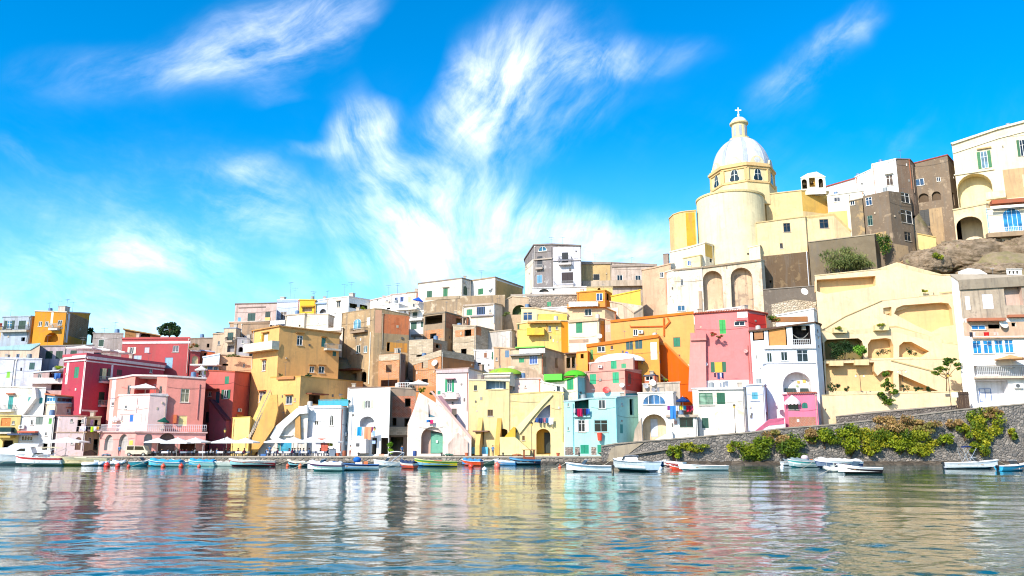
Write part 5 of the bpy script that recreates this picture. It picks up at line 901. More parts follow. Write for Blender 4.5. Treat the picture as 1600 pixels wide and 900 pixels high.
# ---- church annex blocks
H('church_annex', 'cream church annex with one dark square window over the brown retaining wall', [(1181.5, 347.5, 169.4), (1258, 337.5, 167.6), (1261, 340, 170)], 400, ('f0d6a6', .2), [('G', 1229.5, 355.5, 11, 14, dict(i=0, frame='6a5a4a')), ('G', 1221, 384, 4.5, 8, dict(i=0, frame='6a5a4a'))], cat='church annex', roof='d9bf8a', D=6)
H('church_annex', 'lower cream annex with a sloping right end and one wide window', [(1258, 338, 168.4), (1302, 332.5, 167.4), (1329, 360, 168)], 376, ('f0d2a2', .2), [('G', 1287.5, 349.5, 14, 14, dict(i=0, frame='6a5a4a'))], cat='church annex', roof='e6c98c', D=6)
H('church_annex', 'upper cream nave block between the round apse and the bell gable', [(1196, 303, 176.5), (1252, 296.5, 174.5), (1294, 298.5, 177)], 345, ('eed09a', .25), [('box', 'plaster_face', 1253, 1293, 301, 332, .05, ('e9bc62', .3), 1)], cat='church annex', roof='e9d09a', D=8)
H('church_annex', 'stepped white block in front of the round apse on the left', [(1047, 393, 170.4), (1075, 387, 168.6), (1101, 378.5, 168), (1114, 382, 171)], 420, ('f4ead2', .35, 'e0cfae'), [('box', 'plaster_face', 1101.6, 1113, 381, 402, .05, ('eec66a', .2), 2), ('V', 1119 - 8, 407, 4, 6)], cat='church annex', D=5, roof='efe2c8')
H('church_annex', 'little cream outhouse with a blue window at the foot of the stepped white block', [(1067, 403, 167), (1094, 397.5, 166.2), (1097, 399, 168)], 424, ('f2e0b0', .3), [('G', 1077, 411, 5.5, 8, dict(i=0, gl='3f5a8a')), ('S', 1072, 412, 2.5, 8, dict(col='c9b48c', i=0))], cat='church annex', D=3, roof='e0c690')
H('church_annex', 'ochre-edged cream lobe of the church left of the round apse', [(1045.5, 341, 181.5), (1052, 334.5, 178.6), (1062, 331, 177), (1071, 329.5, 176.2), (1087, 328, 176)], 420, ('ecc88a', .25), [('box', 'plaster_face', 1071.5, 1086.5, 332, 384, .04, ('e0a93a', .5, 'c98f2c'), 3)], cat='church annex', roof='e9c878', th=.2, D=8)
H('church_annex', 'narrow cream pilaster block with a curved foot right of the round apse', [(1170, 386, 168.6), (1187, 382, 167.6), (1189, 384, 169)], 420, ('f4e6c2', .2), [], cat='church annex', D=4, roof='f0e2be')
# ---- upper right
H('white_house', 'white house with a red tiled roof edge behind the bell gable', [(1289, 291.5, 181), (1345, 275, 178)], 335, ('f2efe8', .15), [('G', 1308, 311, 9, 7, dict(gl='5a5a60'))], roof='b0503c', th=.25, ov=.25, D=6)
H('white_house', 'white stepped house with a single window above the dark stone tower', [(1336, 276, 173.6), (1361, 264, 172.6), (1362, 256, 172.4), (1399.5, 247.5, 170)], 330, ('f2efea', .12), [('G', 1390, 281.5, 11, 17, dict(i=2, gl='6f5a44', hood='e6ded2'))], roof='efe9e2', D=7)
H('white_house', 'white and cream terrace house with a brown awning window left of the dark stone tower', [(1292, 305, 173.2), (1328, 300, 172), (1349, 297, 171.6)], 372, ('f2ead8', .2), [('G', 1308, 311.5, 10, 7, dict(i=0, gl='6a6a70')), ('box', 'plaster_face', 1296, 1325, 330, 366, .05, ('f0d08a', .2), 0), ('V', 1318, 366, 6, 4, dict(i=0))], D=5)
H('stone_tower', 'narrow rubble stone tower with one small window left of the big dark stone house', [(1327, 314, 169.6), (1347, 309, 168.6), (1349, 310, 170)], 376, ('8f7f68', .8, 'b89a6c'), [('G', 1332, 316, 7, 9, dict(i=0))], cat='tower', D=5, roof='9a8a74')
H('dark_stone_house', 'dark weathered stone house with white framed windows facing left', [(1348, 305, 168.4), (1388, 296.5, 164.5), (1422, 301, 168)], 420, ('857462', .9, 'a8937a'), [
    ('G', 1357.5, 314.5, 10, 13, dict(i=0, gl='2a4a6a')), ('G', 1359.5, 344.5, 8, 16, dict(i=0, frame='7a8a7a', gl='2a4a3a')), ('G', 1414.5, 308, 13, 17, dict(i=1)), ('G', 1418 - 1, 338.5, 18, 20, dict(i=1)), ('G', 1418.5, 369.5, 10, 14, dict(i=1, frame='8a8070')), ('box', 'plaster_face', 1352, 1386, 364, 396, .05, ('c9a878', .7, '8f7a5e'), 0), ('box', 'plaster_face', 1390, 1420, 382, 412, .05, ('cfb088', .6, '9a7c58'), 1)], roof=None, D=7)
H('dark_stone_house', 'upper dark brown storey rising above the white framed windows', [(1399.5, 247.5, 170.2), (1421.5, 248, 170), (1428, 256, 171)], 310, ('7a6656', .85, '948070'), [('pipe', 1424, 258, 300, '8f7a68', .08)], roof='7a6a5a', D=6)
H('dark_stone_house', 'tall brown stone house with corbelled arches and dark balcony doors', [(1427, 254.5, 171.5), (1480, 241, 168), (1503, 268, 176)], 400, ('8f7c68', .9, 'aa967e'), [
    ('G', 1437, 284.5, 14, 11, dict(i=0, gl='3a5a7a')), ('G', 1466.5, 280, 6, 7, dict(i=0)), ('S', 1445, 340.5, 15, 26, dict(col='2c2a26', i=0)), ('bal', 1437, 1453, 355, .8, 5, '8a7a68', 'bars', 'dark', dict(i=0)), ('N', 1443, 309, 16, 14, dict(arch=1, depth=.5, back='6a5846', i=0)), ('N', 1463, 306, 14, 14, dict(arch=1, depth=.5, back='6a5846', i=0)), ('dish', 1448.5, 357, .5, 'cfd2d6', 0), ('V', 1489, 310, 4, 18, dict(i=1)), ('V', 1484, 290, 3, 6, dict(i=1)), ('box', 'plaster_face', 1432, 1476, 352, 384, .05, ('bfa27c', .7, '8f7a60'), 0)], roof='a5503c', th=.25, D=8)
H('yellow_shed', 'small pale yellow lean-to under the corbelled brown house', [(1433, 364, 165.6), (1462, 370, 165)], 392, ('ecd08a', .25), [], roof='e0c07a', D=3, cat='shed')
H('stair_ramp', 'sloping tan stair ramp wall between the brown stone houses and the rocks', [(1402, 412, 160.5), (1420, 402, 160.5), (1480, 380, 160)], 430, ('c4a07a', .6, 'a08462'), [], roof='c9a880', D=2.5, cat='ramp')
H('cream_villa', 'large cream villa with open green shutters and a great arched recess at upper right', [(1487, 223.5, 166), (1558, 199.5, 161.5), (1632, 180, 158)], 380, ('f2e0be', .15, None), [
    ('O', 1538, 249.5, 11, 27, dict(col='1f6a3a', i=0, gl='7fa0b4', frame='e6e6e6')), ('O', 1598, 231, 9, 26, dict(col='1f5a34', i=1)), ('slope_band', 0, .05, .5, plaster('e6dcc2', .15), .4), ('slope_band', 1, .05, .5, plaster('e6dcc2', .15), .4), ('slope_band', 0, 2.2, 2.5, plaster('efe6cc', .1), .2), ('slope_band', 1, 2.2, 2.5, plaster('efe6cc', .1), .2),
    ('villa_arch', 1522, 297, 58, 52), ('box', 'window_hood', 1526, 1549, 231, 233, .4, 'cfae7c', 0), ('box', 'ledge', 1490, 1554, 268, 270, .25, 'efe2c0', 0), ('box', 'plaster_face', 1568, 1626, 262, 308, .05, ('d6b184', .4), 1), ('S', 1601, 282, 6, 20, dict(col='c9b090', i=1)), ('bal', 1541, 1572, 309, 1.0, 9, 'e6d4ae', 'solid', 'e6d6b8', dict(i=0))], roof='ead9ae', th=.25, ov=.25, D=9)
H('villa_vault', 'cream vaulted substructure with a black arched cellar mouth under the villa', [(1489, 327, 162.6), (1540, 317, 159.4), (1545, 318, 160)], 384, ('efd6ac', .3, 'cdb68a'), [('V', 1515, 357, 41, 38, dict(arch=.8, i=0)), ('slope_band', 0, 0, .3, plaster('d9c49a', .3), .15)], cat='vault', D=18, roof='e2cc9a')
H('veranda_house', 'white veranda house with an arched blue window and a tiled awning at the right edge', [(1540, 326, 158), (1630, 312, 155)], 372, ('f0e6d0', .2), [
    ('G', 1582, 343, 30, 36, dict(arch=.9, mull=3, gl='3a8fc9', frame='e9eef2')), ('box', 'tiled_awning', 1546, 1630, 313, 319, 1.6, plaster('b8694c')), ('box', 'awning_fringe', 1546, 1630, 322, 326, 1.3, paint('ece6d8'), 0, 1.2), ('box', 'balcony', 1540, 1630, 364, 371, 1.6, ('b49a7c', .5)), ('rail_at', 1542, 1625, 364, 8), ('pipe', 1541, 325, 366, '5f9fc0', .06)], roof='e6d6ba', D=6)
# ================================================================== church with octagonal drum and ribbed dome
from mathutils import noise as mnoise
def church():
    YC = 182.0; c = pt(1160.5, 296, YC); cx, cy = c.x, c.y
    z = lambda row: pt(1160.5, row, YC).z
    root = empty('church', (cx, cy, z(420)), 'pale yellow domed church with a white ribbed dome, lantern and cross', 'church')
    yl = plaster('f2dca8', .15); wh = plaster('d2d5d8', .4); yl2 = plaster('ecc88c', .2); blu = plaster('aeb8c8', .3)
    th0 = math.atan2(-cy, -cx)                                       # towards the camera
    R = 7.35; a0 = th0+math.radians(-14+22.5)                          # first vertex angle
    def octp(r, zz, off=0): return [Vector((cx+r*math.cos(a0+k*math.pi/4), cy+r*math.sin(a0+k*math.pi/4), zz)) for k in range(8)]
    mb = MB(); mb.prism(octp(R, z(330)), (0, 0, z(277)-z(330))); mb.build('drum', yl, root)
    mb = MB()
    for r, za, zb in ((R+.22, 299, 296), (R+.3, 278, 275), (R+.62, 275, 272), (R+.3, 272, 269.5)): mb.prism(octp(r, z(za)), (0, 0, z(zb)-z(za)))
    mb.build('cornice', yl2, root)
    for v in octp(R, 0):
        mb = MB(); d = Vector((v.x-cx, v.y-cy, 0)).normalized(); t = Vector((-d.y, d.x, 0)); b = Vector((v.x, v.y, z(296)))-t*.5-d*.45
        mb.para(b, t*1.0, d*.62, (0, 0, z(278)-z(296))); mb.build('pilaster', yl2, root)
    Hh = z(217)-z(269.5); mb = MB(); prof = []
    for j in range(13):
        t = math.pi/2*j/12*.93; prof.append((6.72*math.cos(t), z(269.5)+Hh*math.sin(t)/math.sin(math.pi/2*.93)))
    mb.lathe(prof, (cx, cy, 0), 48); mb.build('dome', wh, root, smooth=True)
    for k in range(8):
        a = a0+k*math.pi/4; d = Vector((math.cos(a), math.sin(a), 0)); t = Vector((-d.y, d.x, 0)); rb = MB(); vs = []
        for r, zz in prof:
            p = Vector((cx, cy, zz))+d*(r+.13); q = Vector((cx, cy, zz))+d*(r-.3); w = .16+.36*r/R
            vs += [p-t*w, p+t*w, q-t*w, q+t*w]
        fs = []
        for j in range(12): b = j*4; fs += [(b, b+1, b+5, b+4), (b, b+4, b+6, b+2), (b+1, b+3, b+7, b+5)]
        rb.add(vs, fs); rb.build('dome_rib', blu, root)
        am = a+math.pi/8; d = Vector((math.cos(am), math.sin(am), 0)); t = Vector((-d.y, d.x, 0)); ap = R*math.cos(math.pi/8)
        # lunette over each face
        lb = MB(); zb = z(270); n = 12; c0 = Vector((cx, cy, zb))+d*(ap-1.1)
        lb.prism([c0+t*1.7*math.cos(math.pi*q/n)+Vector((0, 0, 1.9*math.sin(math.pi*q/n))) for q in range(n+1)], d*1.25)
        lo = lb.build('lunette', plaster('ecdcb4', .2), root)
        l2 = MB(); c1 = Vector((cx, cy, zb))+d*(ap+.16)
        l2.add([c1+t*.75*math.cos(2*math.pi*q/16)+Vector((0, 0, .85+.65*math.sin(2*math.pi*q/16))) for q in range(16)], [tuple(range(16))]); l2.build('medallion', wh, lo)
        # bell shaped window
        def shape(k2, o, up=0): 
            pts = [(-1.0, 0), (-.55, -.22), (0, -.12), (.55, -.22), (1.0, 0), (1.02, .5), (.72, 1.1), (.68, 1.9), (.5, 2.35), (0, 2.6), (-.5, 2.35), (-.68, 1.9), (-.72, 1.1), (-1.02, .5)]
            return [Vector((cx, cy, z(294.5)+.1+up+y*k2*.92+(1-k2)*1.1))+d*(ap+o)+t*x*k2*.98 for x, y in pts]
        wb = MB(); wb.prism(shape(1.3, -.02), d*.09); wo = wb.build('window', plaster('f4e9c8', .1), root)
        gb = MB(); gb.add(shape(1.1, .1), [tuple(range(14))]); gb.build('pane', glass('20343c'), wo)
        mm = MB(); q = Vector((cx, cy, z(294.5)))+d*(ap+.105); mm.para(q-t*.06, t*.12, d*.03, (0, 0, 2.45)); mm.para(q-t*.62+Vector((0, 0, 1.3)), t*1.24, d*.028, (0, 0, .1)); mm.build('mullion', paint('cfd4d2'), wo)
    # lantern, cap and cross
    zl = z(218.5); mb = MB(); r = 1.75
    mb.lathe([(2.4, zl-.5), (2.4, zl+.15), (r, zl+.3), (r, z(196)), (r+.45, z(195)), (r+.45, z(192.5)), (r+.1, z(192))], (cx, cy, 0), 24); lan = mb.build('lantern', yl, root)
    for k in range(8):
        a = a0+k*math.pi/4; d = Vector((math.cos(a), math.sin(a), 0)); t = Vector((-d.y, d.x, 0)); lb = MB()
        lb.para(Vector((cx, cy, zl+.6))+d*(r-.05)-t*.3, t*.6, d*.09, (0, 0, z(199)-zl-.6)); lb.build('lantern_niche', blu, lan)
    mb = MB(); mb.lathe([(r+.2, z(192)), (r*.98, z(188.5)), (r*.7, z(185.5)), (.3, z(183)), (.12, z(181))], (cx, cy, 0), 24); mb.build('lantern_cap', wh, root, smooth=True)
    mb = MB(); t = Vector((1, .1, 0)).normalized(); b = Vector((cx, cy, z(182))); mb.ball(b+Vector((0, 0, .35)), .3, 10, 6)
    mb.para(b+Vector((-.1, -.08, .4)), (.22, 0, 0), (0, .16, 0), (0, 0, z(168)-z(182)-.4)); zc = z(173)
    mb.para(Vector((cx-.75, cy-.081, zc)), (1.5, 0, 0), (0, .164, 0), (0, 0, .24)); mb.build('cross', paint('eeeae0', .6), root)
    # great round apse below the drum
    A = pt(1140, 305, 176.5); ra = 7.55; zt = pt(1140, 300, 170).z; zbt = pt(1140, 424, 170).z-6; mb = MB()
    mb.lathe([(0, zt+.02), (ra, zt), (ra, zbt)], (A.x, A.y, 0), 64); o = mb.build('apse', plaster('f4e4b8', .2), root, smooth=False)
    mb = MB(); mb.lathe([(ra-.1, zt+.3), (ra+.18, zt+.3), (ra+.18, zt-.15), (ra-.05, zt-.15)], (A.x, A.y, 0), 64); mb.build('apse_coping', plaster('e6cf96', .3), root)
    a = math.radians(-80); mb = MB(); p = A+Vector((ra*math.cos(a), ra*math.sin(a), 0)); mb.box(p.x-.35, p.x+.35, p.y-.12, p.y+.3, pt(1140, 396, 168).z, pt(1140, 393.5, 168).z); mb.build('vent', paint('4a4038'), root)
    # shoulder blocks between apse and nave
    for x0, x1, row, Y, hcol in ((1184, 1198, 290, 177, 'f0cf90'), (1196, 1214, 291, 181, 'f4e2ae')):
        q0, q1 = pt(x0, row, Y), pt(x1, row, Y); mb = MB(); mb.box(q0.x, q1.x, Y, Y+6, pt(x0, 420, Y).z-4, q0.z); mb.build('shoulder_block', plaster(hcol, .2), root)
    return root
church()
bg = House('bell_gable', 'small cream bell gable with two arched openings and bells right of the dome', [(1251, 277.5, 175), (1262, 271, 174.7), (1276, 268.5, 174.4), (1289, 276, 174.2)], 298, ('f4ecd6', .25), D=1.3, drop=1, cat='bell gable', anchor=False, roof='f2e9d2', th=.15, ov=.12)
for px_, w_, i_ in ((1262, 7, 0), (1277, 8.5, 2)):
    pass
bg.win('N', 1257, 287.5, 8, 15, arch=1, depth=.9, back='5a4c3a', i=0); bg.win('N', 1269, 283.5, 9.5, 17, arch=1, depth=.9, back='d9b060', i=1); bg.win('N', 1282.5, 286, 7, 14, arch=1, depth=.9, back='5a4c3a', i=2)
bg.finish()
for px_, row_, i_ in ((1257, 287, 0), (1269, 284, 1)):
    k, u, zz = bg.hit(px_, row_, i_); mb = MB(); mb.lathe([(.05, .45), (.22, .38), (.28, 0), (.42, -.3), (.46, -.34)], bg.W(k, u, zz, -.45), 14); mb.build('bell', paint('5a4a30', .4, .8), bg.root, smooth=True)
# ================================================================== ground, quay, street, water, rocks
WT = [(940, 698), (960, 694.5), (1000, 691), (1080, 684.5), (1167, 677), (1225, 670), (1300, 664.5), (1420, 651), (1500, 641), (1600, 632), (1720, 622)]
WTP = [pt(a, b, 127.0) for a, b in WT]
def wall_z(x):
    if x <= WTP[0].x: return WTP[0].z
    for p, q in zip(WTP[:-1], WTP[1:]):
        if x <= q.x: return p.z+(q.z-p.z)*(x-p.x)/(q.x-p.x)
    return WTP[-1].z
XQ = pt(958, 700, 127).x
def ground():
    anc = [a for a in ANCH if not (a[1] < 141 and a[0] < XQ)]
    for px in range(-300, 960, 40): 
        for Y in (129, 132, 136): q = pt(px, 700, Y); anc.append((q.x, Y, 1.0))
    for px in range(960, 1900, 40):
        q = pt(px, 700, 128); anc.append((q.x, 129, wall_z(q.x)-1.4)); anc.append((q.x, 133, wall_z(q.x)-1.3))
    for x in range(-260, 300, 30):
        t = min(1, max(0, (x+120)/260)); anc.append((x, 240, 12+26*t)); anc.append((x, 330, 6+8*t))
    for Y, zz in ((150, 8), (170, 16), (200, 20)): anc.append((-190, Y, zz)); anc.append((200, Y, zz+18))
    xs = [-300+5*k for k in range(41)]+[-99+1.8*k for k in range(128)]+[135+6*k for k in range(30)]
    ys = [128.0+1.6*k for k in range(52)]+[212+6*k for k in range(24)]
    vs = []; nx = len(xs)
    for y in ys:
        for x in xs:
            sw = sz = 0
            for ax, ay, az in anc:
                d2 = (ax-x)**2+(ay-y)**2*1.6+.3; w = 1/(d2*d2); sw += w; sz += w*az
            z = sz/sw
            if y < 136.5: z = min(z, 1.0 if x < XQ else wall_z(x)-1.35)
            elif y < 141: z = min(z, (1.0 if x < XQ else wall_z(x)-1.3)+(y-136.5)*.9)
            z += (mnoise.noise(Vector((x*.4, y*.4, 0)))-.5)*.35 if y > 141 else -.12
            vs.append(Vector((x, y, z)))
    fs = [(j*nx+i, j*nx+i+1, (j+1)*nx+i+1, (j+1)*nx+i) for j in range(len(ys)-1) for i in range(nx-1)]
    m, nt, b = newmat('hill_ground'); v = pos(nt)
    n1 = noise(nt, v, .25, 6, .65); n2 = noise(nt, pos(nt, off=(20, 3, 5)), 1.3, 5, .7)
    col = mixc(nt, ramp(nt, n1, .4, .6), lin('8f7c66'), lin('6f6840')); col = mixc(nt, ramp(nt, n2, .45, .75), col, lin('6f6152'))
    nt.links.new(col, b.inputs['Base Color']); b.inputs['Roughness'].default_value = 1; bump(nt, b, n2, .6, .2)
    mb = MB(); mb.add(vs, fs); o = mb.build('hillside', m, recalc=False, smooth=True); o['kind'] = 'structure'
    # quay
    qs = plaster('cdbfae', .6); mb = MB()
    mb.box(-300, XQ+1.5, 127.6, 142, -1.2, 1.18); mb.box(-300, XQ+1.2, 127.45, 128.2, 1.05, 1.26, 1); mb.box(-300, XQ+1.2, 127.25, 127.6, -1.2, .42, 2)
    o = mb.build('quay', [masonry('a79c90', '7c7268', 1.5), qs, masonry('6f675f', '4d4a44', 1.3)]); o['kind'] = 'structure'
    mb = MB(); mb.quad((-300, 128.2, 1.19), (XQ+1.2, 128.2, 1.19), (XQ+1.2, 142, 1.19), (-300, 142, 1.19)); o = mb.build('quay_pavement', plaster('c9bba8', .5)); o['kind'] = 'structure'
    # rising street behind the sea wall
    mb = MB(); st = [p for p in WTP]; vs = []
    for p in st: vs += [Vector((p.x, 127.5, p.z-1.0)), Vector((p.x, 134.5, p.z-.95))]
    mb.add(vs, [(2*k, 2*k+2, 2*k+3, 2*k+1) for k in range(len(st)-1)]); o = mb.build('street', plaster('b5aa9c', .5), recalc=False); o['kind'] = 'structure'
    # shore shelf at the foot of the sea wall
    mb = MB(); vs = []; fs = []; n = 260; x0, x1 = XQ-2, 130
    for k in range(n+1):
        x = x0+(x1-x0)*k/n; a = mnoise.noise(Vector((x*.5, 1, 0))); b2 = mnoise.noise(Vector((x*1.3, 7, 0)))
        vs += [Vector((x, 127.4, .55+.25*b2)), Vector((x, 125.9+.5*a, .42+.2*b2)), Vector((x, 124.6+.8*a+.3*b2, .12+.12*a)), Vector((x, 123.6+1.0*a+.3*b2, -.5))]
    for k in range(n):
        for j in range(3): fs.append((4*k+j, 4*k+j+1, 4*k+j+5, 4*k+j+4))
    mb.add(vs, fs); o = mb.build('shore', masonry('6a5f52', '433c34', .9), recalc=False); o['kind'] = 'structure'
    # sea wall
    root = empty('sea_wall', (pt(1250, 700, 127).x, 127.3, 0), 'long grey stone sea wall rising to the right under the shrubs', 'wall')
    vs = []; mb = MB(); fr = []; 
    for p in WTP: fr.append((p.x, p.z))
    mb.prism([Vector((fr[0][0], 126.8, -1)), Vector((fr[-1][0], 126.8, -1))]+[Vector((x, 126.8, zz)) for x, zz in reversed(fr)], (0, .75, 0))
    mb.build('wall', masonry('9a9086', '62605e', 1.9), root)
    mb = MB()
    for (xa, za), (xb, zb) in zip(fr[:-1], fr[1:]): mb.prism([Vector((xa, 126.68, za+.005)), Vector((xb, 126.68, zb+.005)), Vector((xb, 126.68, zb+.2)), Vector((xa, 126.68, za+.2))], (0, .98, 0))
    mb.build('coping', plaster('a59a8c', .6), root)
    mb = MB(); a = [(946, 727), (955, 700.5), (962, 697), (1006, 691.5), (990, 703), (972, 717), (964, 727)]; mb.prism([pt(x, y, 126.75) for x, y in a], (0, -.06, 0)); mb.build('plaster_skin', plaster('b8a890', .6), root)
    mb = MB(); mb.prism([pt(x, y, 126.75) for x, y in ((975, 710), (1050, 699.5), (1050, 701.5), (975, 712.5))], (0, -.45, 0)); mb.build('ledge', plaster('a0968a', .5), root)
ground()
def rock(px, py, Y, rx, rz, label, seed):
    c = pt(px, py, Y); RX = rx*Y/F; RZ = rz*Y/F; mb = MB(); n, m = 110, 60; vs = []; fs = []
    for j in range(m+1):
        ph = math.pi*j/m
        for k in range(n):
            t = 2*math.pi*k/n; d = Vector((math.sin(ph)*math.cos(t), math.sin(ph)*math.sin(t), math.cos(ph))); q = Vector((d.x*RX, d.y*5, d.z*RZ))
            r = 1+.24*mnoise.noise(q*.22+Vector((seed, 0, 0)))-.16*abs(mnoise.noise(q*.42+Vector((0, seed, 0))))-.10*abs(mnoise.noise(q*1.0+Vector((seed, seed, 0))))+.04*mnoise.noise(q*2.6)
            st = .05*((d.z*RZ*.9+mnoise.noise(q*.3)) % 1.0)
            d = Vector((math.copysign(abs(d.x)**.7, d.x), math.copysign(abs(d.y)**.7, d.y), math.copysign(abs(d.z)**.62, d.z)))
            vs.append(c+Vector((d.x*RX, d.y*5, d.z*RZ))*(r-st))
    for j in range(m):
        for k in range(n): fs.append((j*n+k, (j+1)*n+k, (j+1)*n+(k+1) % n, j*n+(k+1) % n))
    mb.add(vs, fs); o = mb.build('rock', rock_mat(), smooth=True, at=c); tag(o, label, 'rock', 'boulders under the villa')
def rock_mat():
    if 'rock_face' in MATS: return MATS['rock_face']
    m, nt, b = newmat('rock_face'); a = noise(nt, pos(nt, (1, 1, 1.8)), .45, 8, .68); f = noise(nt, pos(nt, (1, 1, 2.2), (4, 2, 9)), 1.7, 8, .72)
    col = mixc(nt, ramp(nt, a, .35, .65), lin('a08c76'), lin('71624f')); col = mixc(nt, ramp(nt, f, .56, .68), col, lin('3f362d')); col = mixc(nt, ramp(nt, noise(nt, pos(nt, off=(9, 9, 1)), .6, 5, .6), .62, .7), col, lin('8c8a5c'))
    nt.links.new(col, b.inputs['Base Color']); b.inputs['Roughness'].default_value = 1; b.inputs['Specular IOR Level'].default_value = .1; bump(nt, b, f, 1.0, .35); return m
rock(1448, 412, 160, 34, 26, 'rounded boulder with a small bush at its left, lowest of the cliff', 1.3)
rock(1520, 402, 160.5, 66, 30, 'broad tan boulder below the black cellar arch', 4.1)
rock(1600, 397, 158.5, 52, 33, 'shaded boulder under the veranda balcony at the right edge', 8.7)
rock(1560, 427, 156, 70, 14, 'low flat boulder just above the stone house roof', 12.2)
# ------------------------------------------------------------------ water: a rippled sheet, finer where the waves are close, over a flat one that reaches past the frame
def water():
    m, nt, b = newmat('sea_water')
    b.inputs['Base Color'].default_value = (.005, .07, .065, 1); b.inputs['Roughness'].default_value = .02; b.inputs['IOR'].default_value = 1.333
    n2 = noise(nt, pos(nt, (.7, 1.1, 1), (7, 3, 0)), 2.6, 3, .55, .3); n3 = noise(nt, pos(nt, (.9, 1.2, 1), (3, 30, 0)), 7, 2, .5)
    h = math_(nt, 'ADD', math_(nt, 'MULTIPLY', n2, WAVE[0]), math_(nt, 'MULTIPLY', n3, WAVE[1]))
    bp = nt.nodes.new('ShaderNodeBump'); bp.inputs['Strength'].default_value = 1; bp.inputs['Distance'].default_value = 1
    nt.links.new(h, bp.inputs['Height']); nt.links.new(bp.outputs[0], b.inputs['Normal'])
    gl = nt.nodes.new('ShaderNodeBsdfGlossy'); gl.inputs['Roughness'].default_value = .02; gl.inputs['Color'].default_value = (.95, .97, 1, 1); nt.links.new(bp.outputs[0], gl.inputs['Normal'])
    mx = nt.nodes.new('ShaderNodeMixShader'); mx.inputs[0].default_value = GLOSS; nt.links.new(b.outputs[0], mx.inputs[1]); nt.links.new(gl.outputs[0], mx.inputs[2]); nt.links.new(mx.outputs[0], nt.nodes['Material Output'].inputs[0])
    rows = []; d = 4.0
    while d < 127.3: rows.append((d, max(.055, d*d/(3*796)*.55))); d += rows[-1][1]
    rows.append((127.4, 6)); C = 560; vs = []; nn = mnoise.noise
    comps = [(8.0, .025), (3.6, .04), (1.7, .05), (.85, .16), (.45, .28), (.22, .24)]
    for d, st in rows:
        ws = [(lam, sl*lam/3.2*min(1, max(0, lam/(2.0*st)-.3)), .5 if lam < 5 else .7) for lam, sl in comps]
        far = 1+1.6*min(1, max(0, d-25)/60)
        for k in range(C+1):
            a = (-52+104*k/C)*math.pi/180; x = d*math.tan(a); z = 0; calm = .75+.7*nn(Vector((x/22, d/9, 5)))
            for q, (lam, am, ax) in enumerate(ws):
                if am > 1e-4: z += (am*(far if lam < 5 else 1) if lam > 1 else am*max(.3, calm))*nn(Vector((x*ax/lam+q*7.3, d/lam+.25*math.sin(x*.3/lam), q*3.1)))
            vs.append(Vector((x, d, z)))
    nx = C+1; fs = [(j*nx+i, j*nx+i+1, (j+1)*nx+i+1, (j+1)*nx+i) for j in range(len(rows)-1) for i in range(C)]
    mb = MB(); mb.v = vs; mb.f = fs; mb.m = [0]*len(fs); o = mb.build('water', m, recalc=False, smooth=True); o['kind'] = 'structure'
    mb = MB(); mb.quad((-600, -250, -.3), (600, -250, -.3), (600, 129, -.3), (-600, 129, -.3)); o = mb.build('water', m, recalc=False); o['kind'] = 'structure'
WAVE = (.012, .003); GLOSS = .02
water()
# ================================================================== the big stair, boats, buoys
def big_stair():
    root = empty('staircase', pt(405, 711, 135), 'massive yellow outdoor staircase slanting down to the quay parasols', 'staircase')
    oc = plaster('f0b868', .25); li = plaster('ecc87a', .2)
    A = [(396, 707), (393, 702), (394, 684), (403, 664), (414, 637), (423, 617), (433, 616.5), (434, 641), (428, 667), (413, 690), (401, 706)]
    mb = MB(); mb.prism([pt(x, y, 133.3) for x, y in A], (0, .45, 0)); mb.build('side_wall', oc, root)
    mb = MB(); mb.prism([pt(x, y, 136.4) for x, y in [(389, 712), (389, 668), (411, 617), (423, 612), (430, 640), (410, 690), (396, 712)]], (0, .4, 0)); mb.build('side_wall', li, root)
    mb = MB(); n = 18; p0, p1 = pt(392, 682, 135), pt(428, 622, 135)
    for k in range(n):
        a = p0+(p1-p0)*(k/n); b = p0+(p1-p0)*((k+1)/n); mb.box(a.x, b.x+.02, 133.76, 136.39, a.z-.5, b.z)
    mb.build('steps', plaster('cfc0a8', .4), root)
    for Y in (133.5, 136.6):
        mb = MB(); q0 = pt(393, 680, Y); q1 = pt(422, 614.5, Y); mb.tube(q0+Vector((0, 0, .9)), q1+Vector((0, 0, .5)), .05, n=6)
        for k in range(7): q = q0+(q1-q0)*(k/6); mb.tube(q, q+Vector((0, 0, .9-.4*k/6)), .03, n=5)
        mb.build('handrail', paint('8a8a90', .4, .5), root)
    return root
big_stair()
H('stair_foot_house', 'small pale yellow store block at the foot of the massive staircase', [(364, 652, 136), (391, 650.5, 134.6), (395, 655, 137)], 711, ('ecd088', .2), [('D', 387, 692, 5, 18, dict(col='e0c060', i=0)), ('pipe', 366, 655, 705, 'd9c070', .05)], D=3, roof='e6c86a', th=.12, ov=.06, cat='store block', anchor=False)

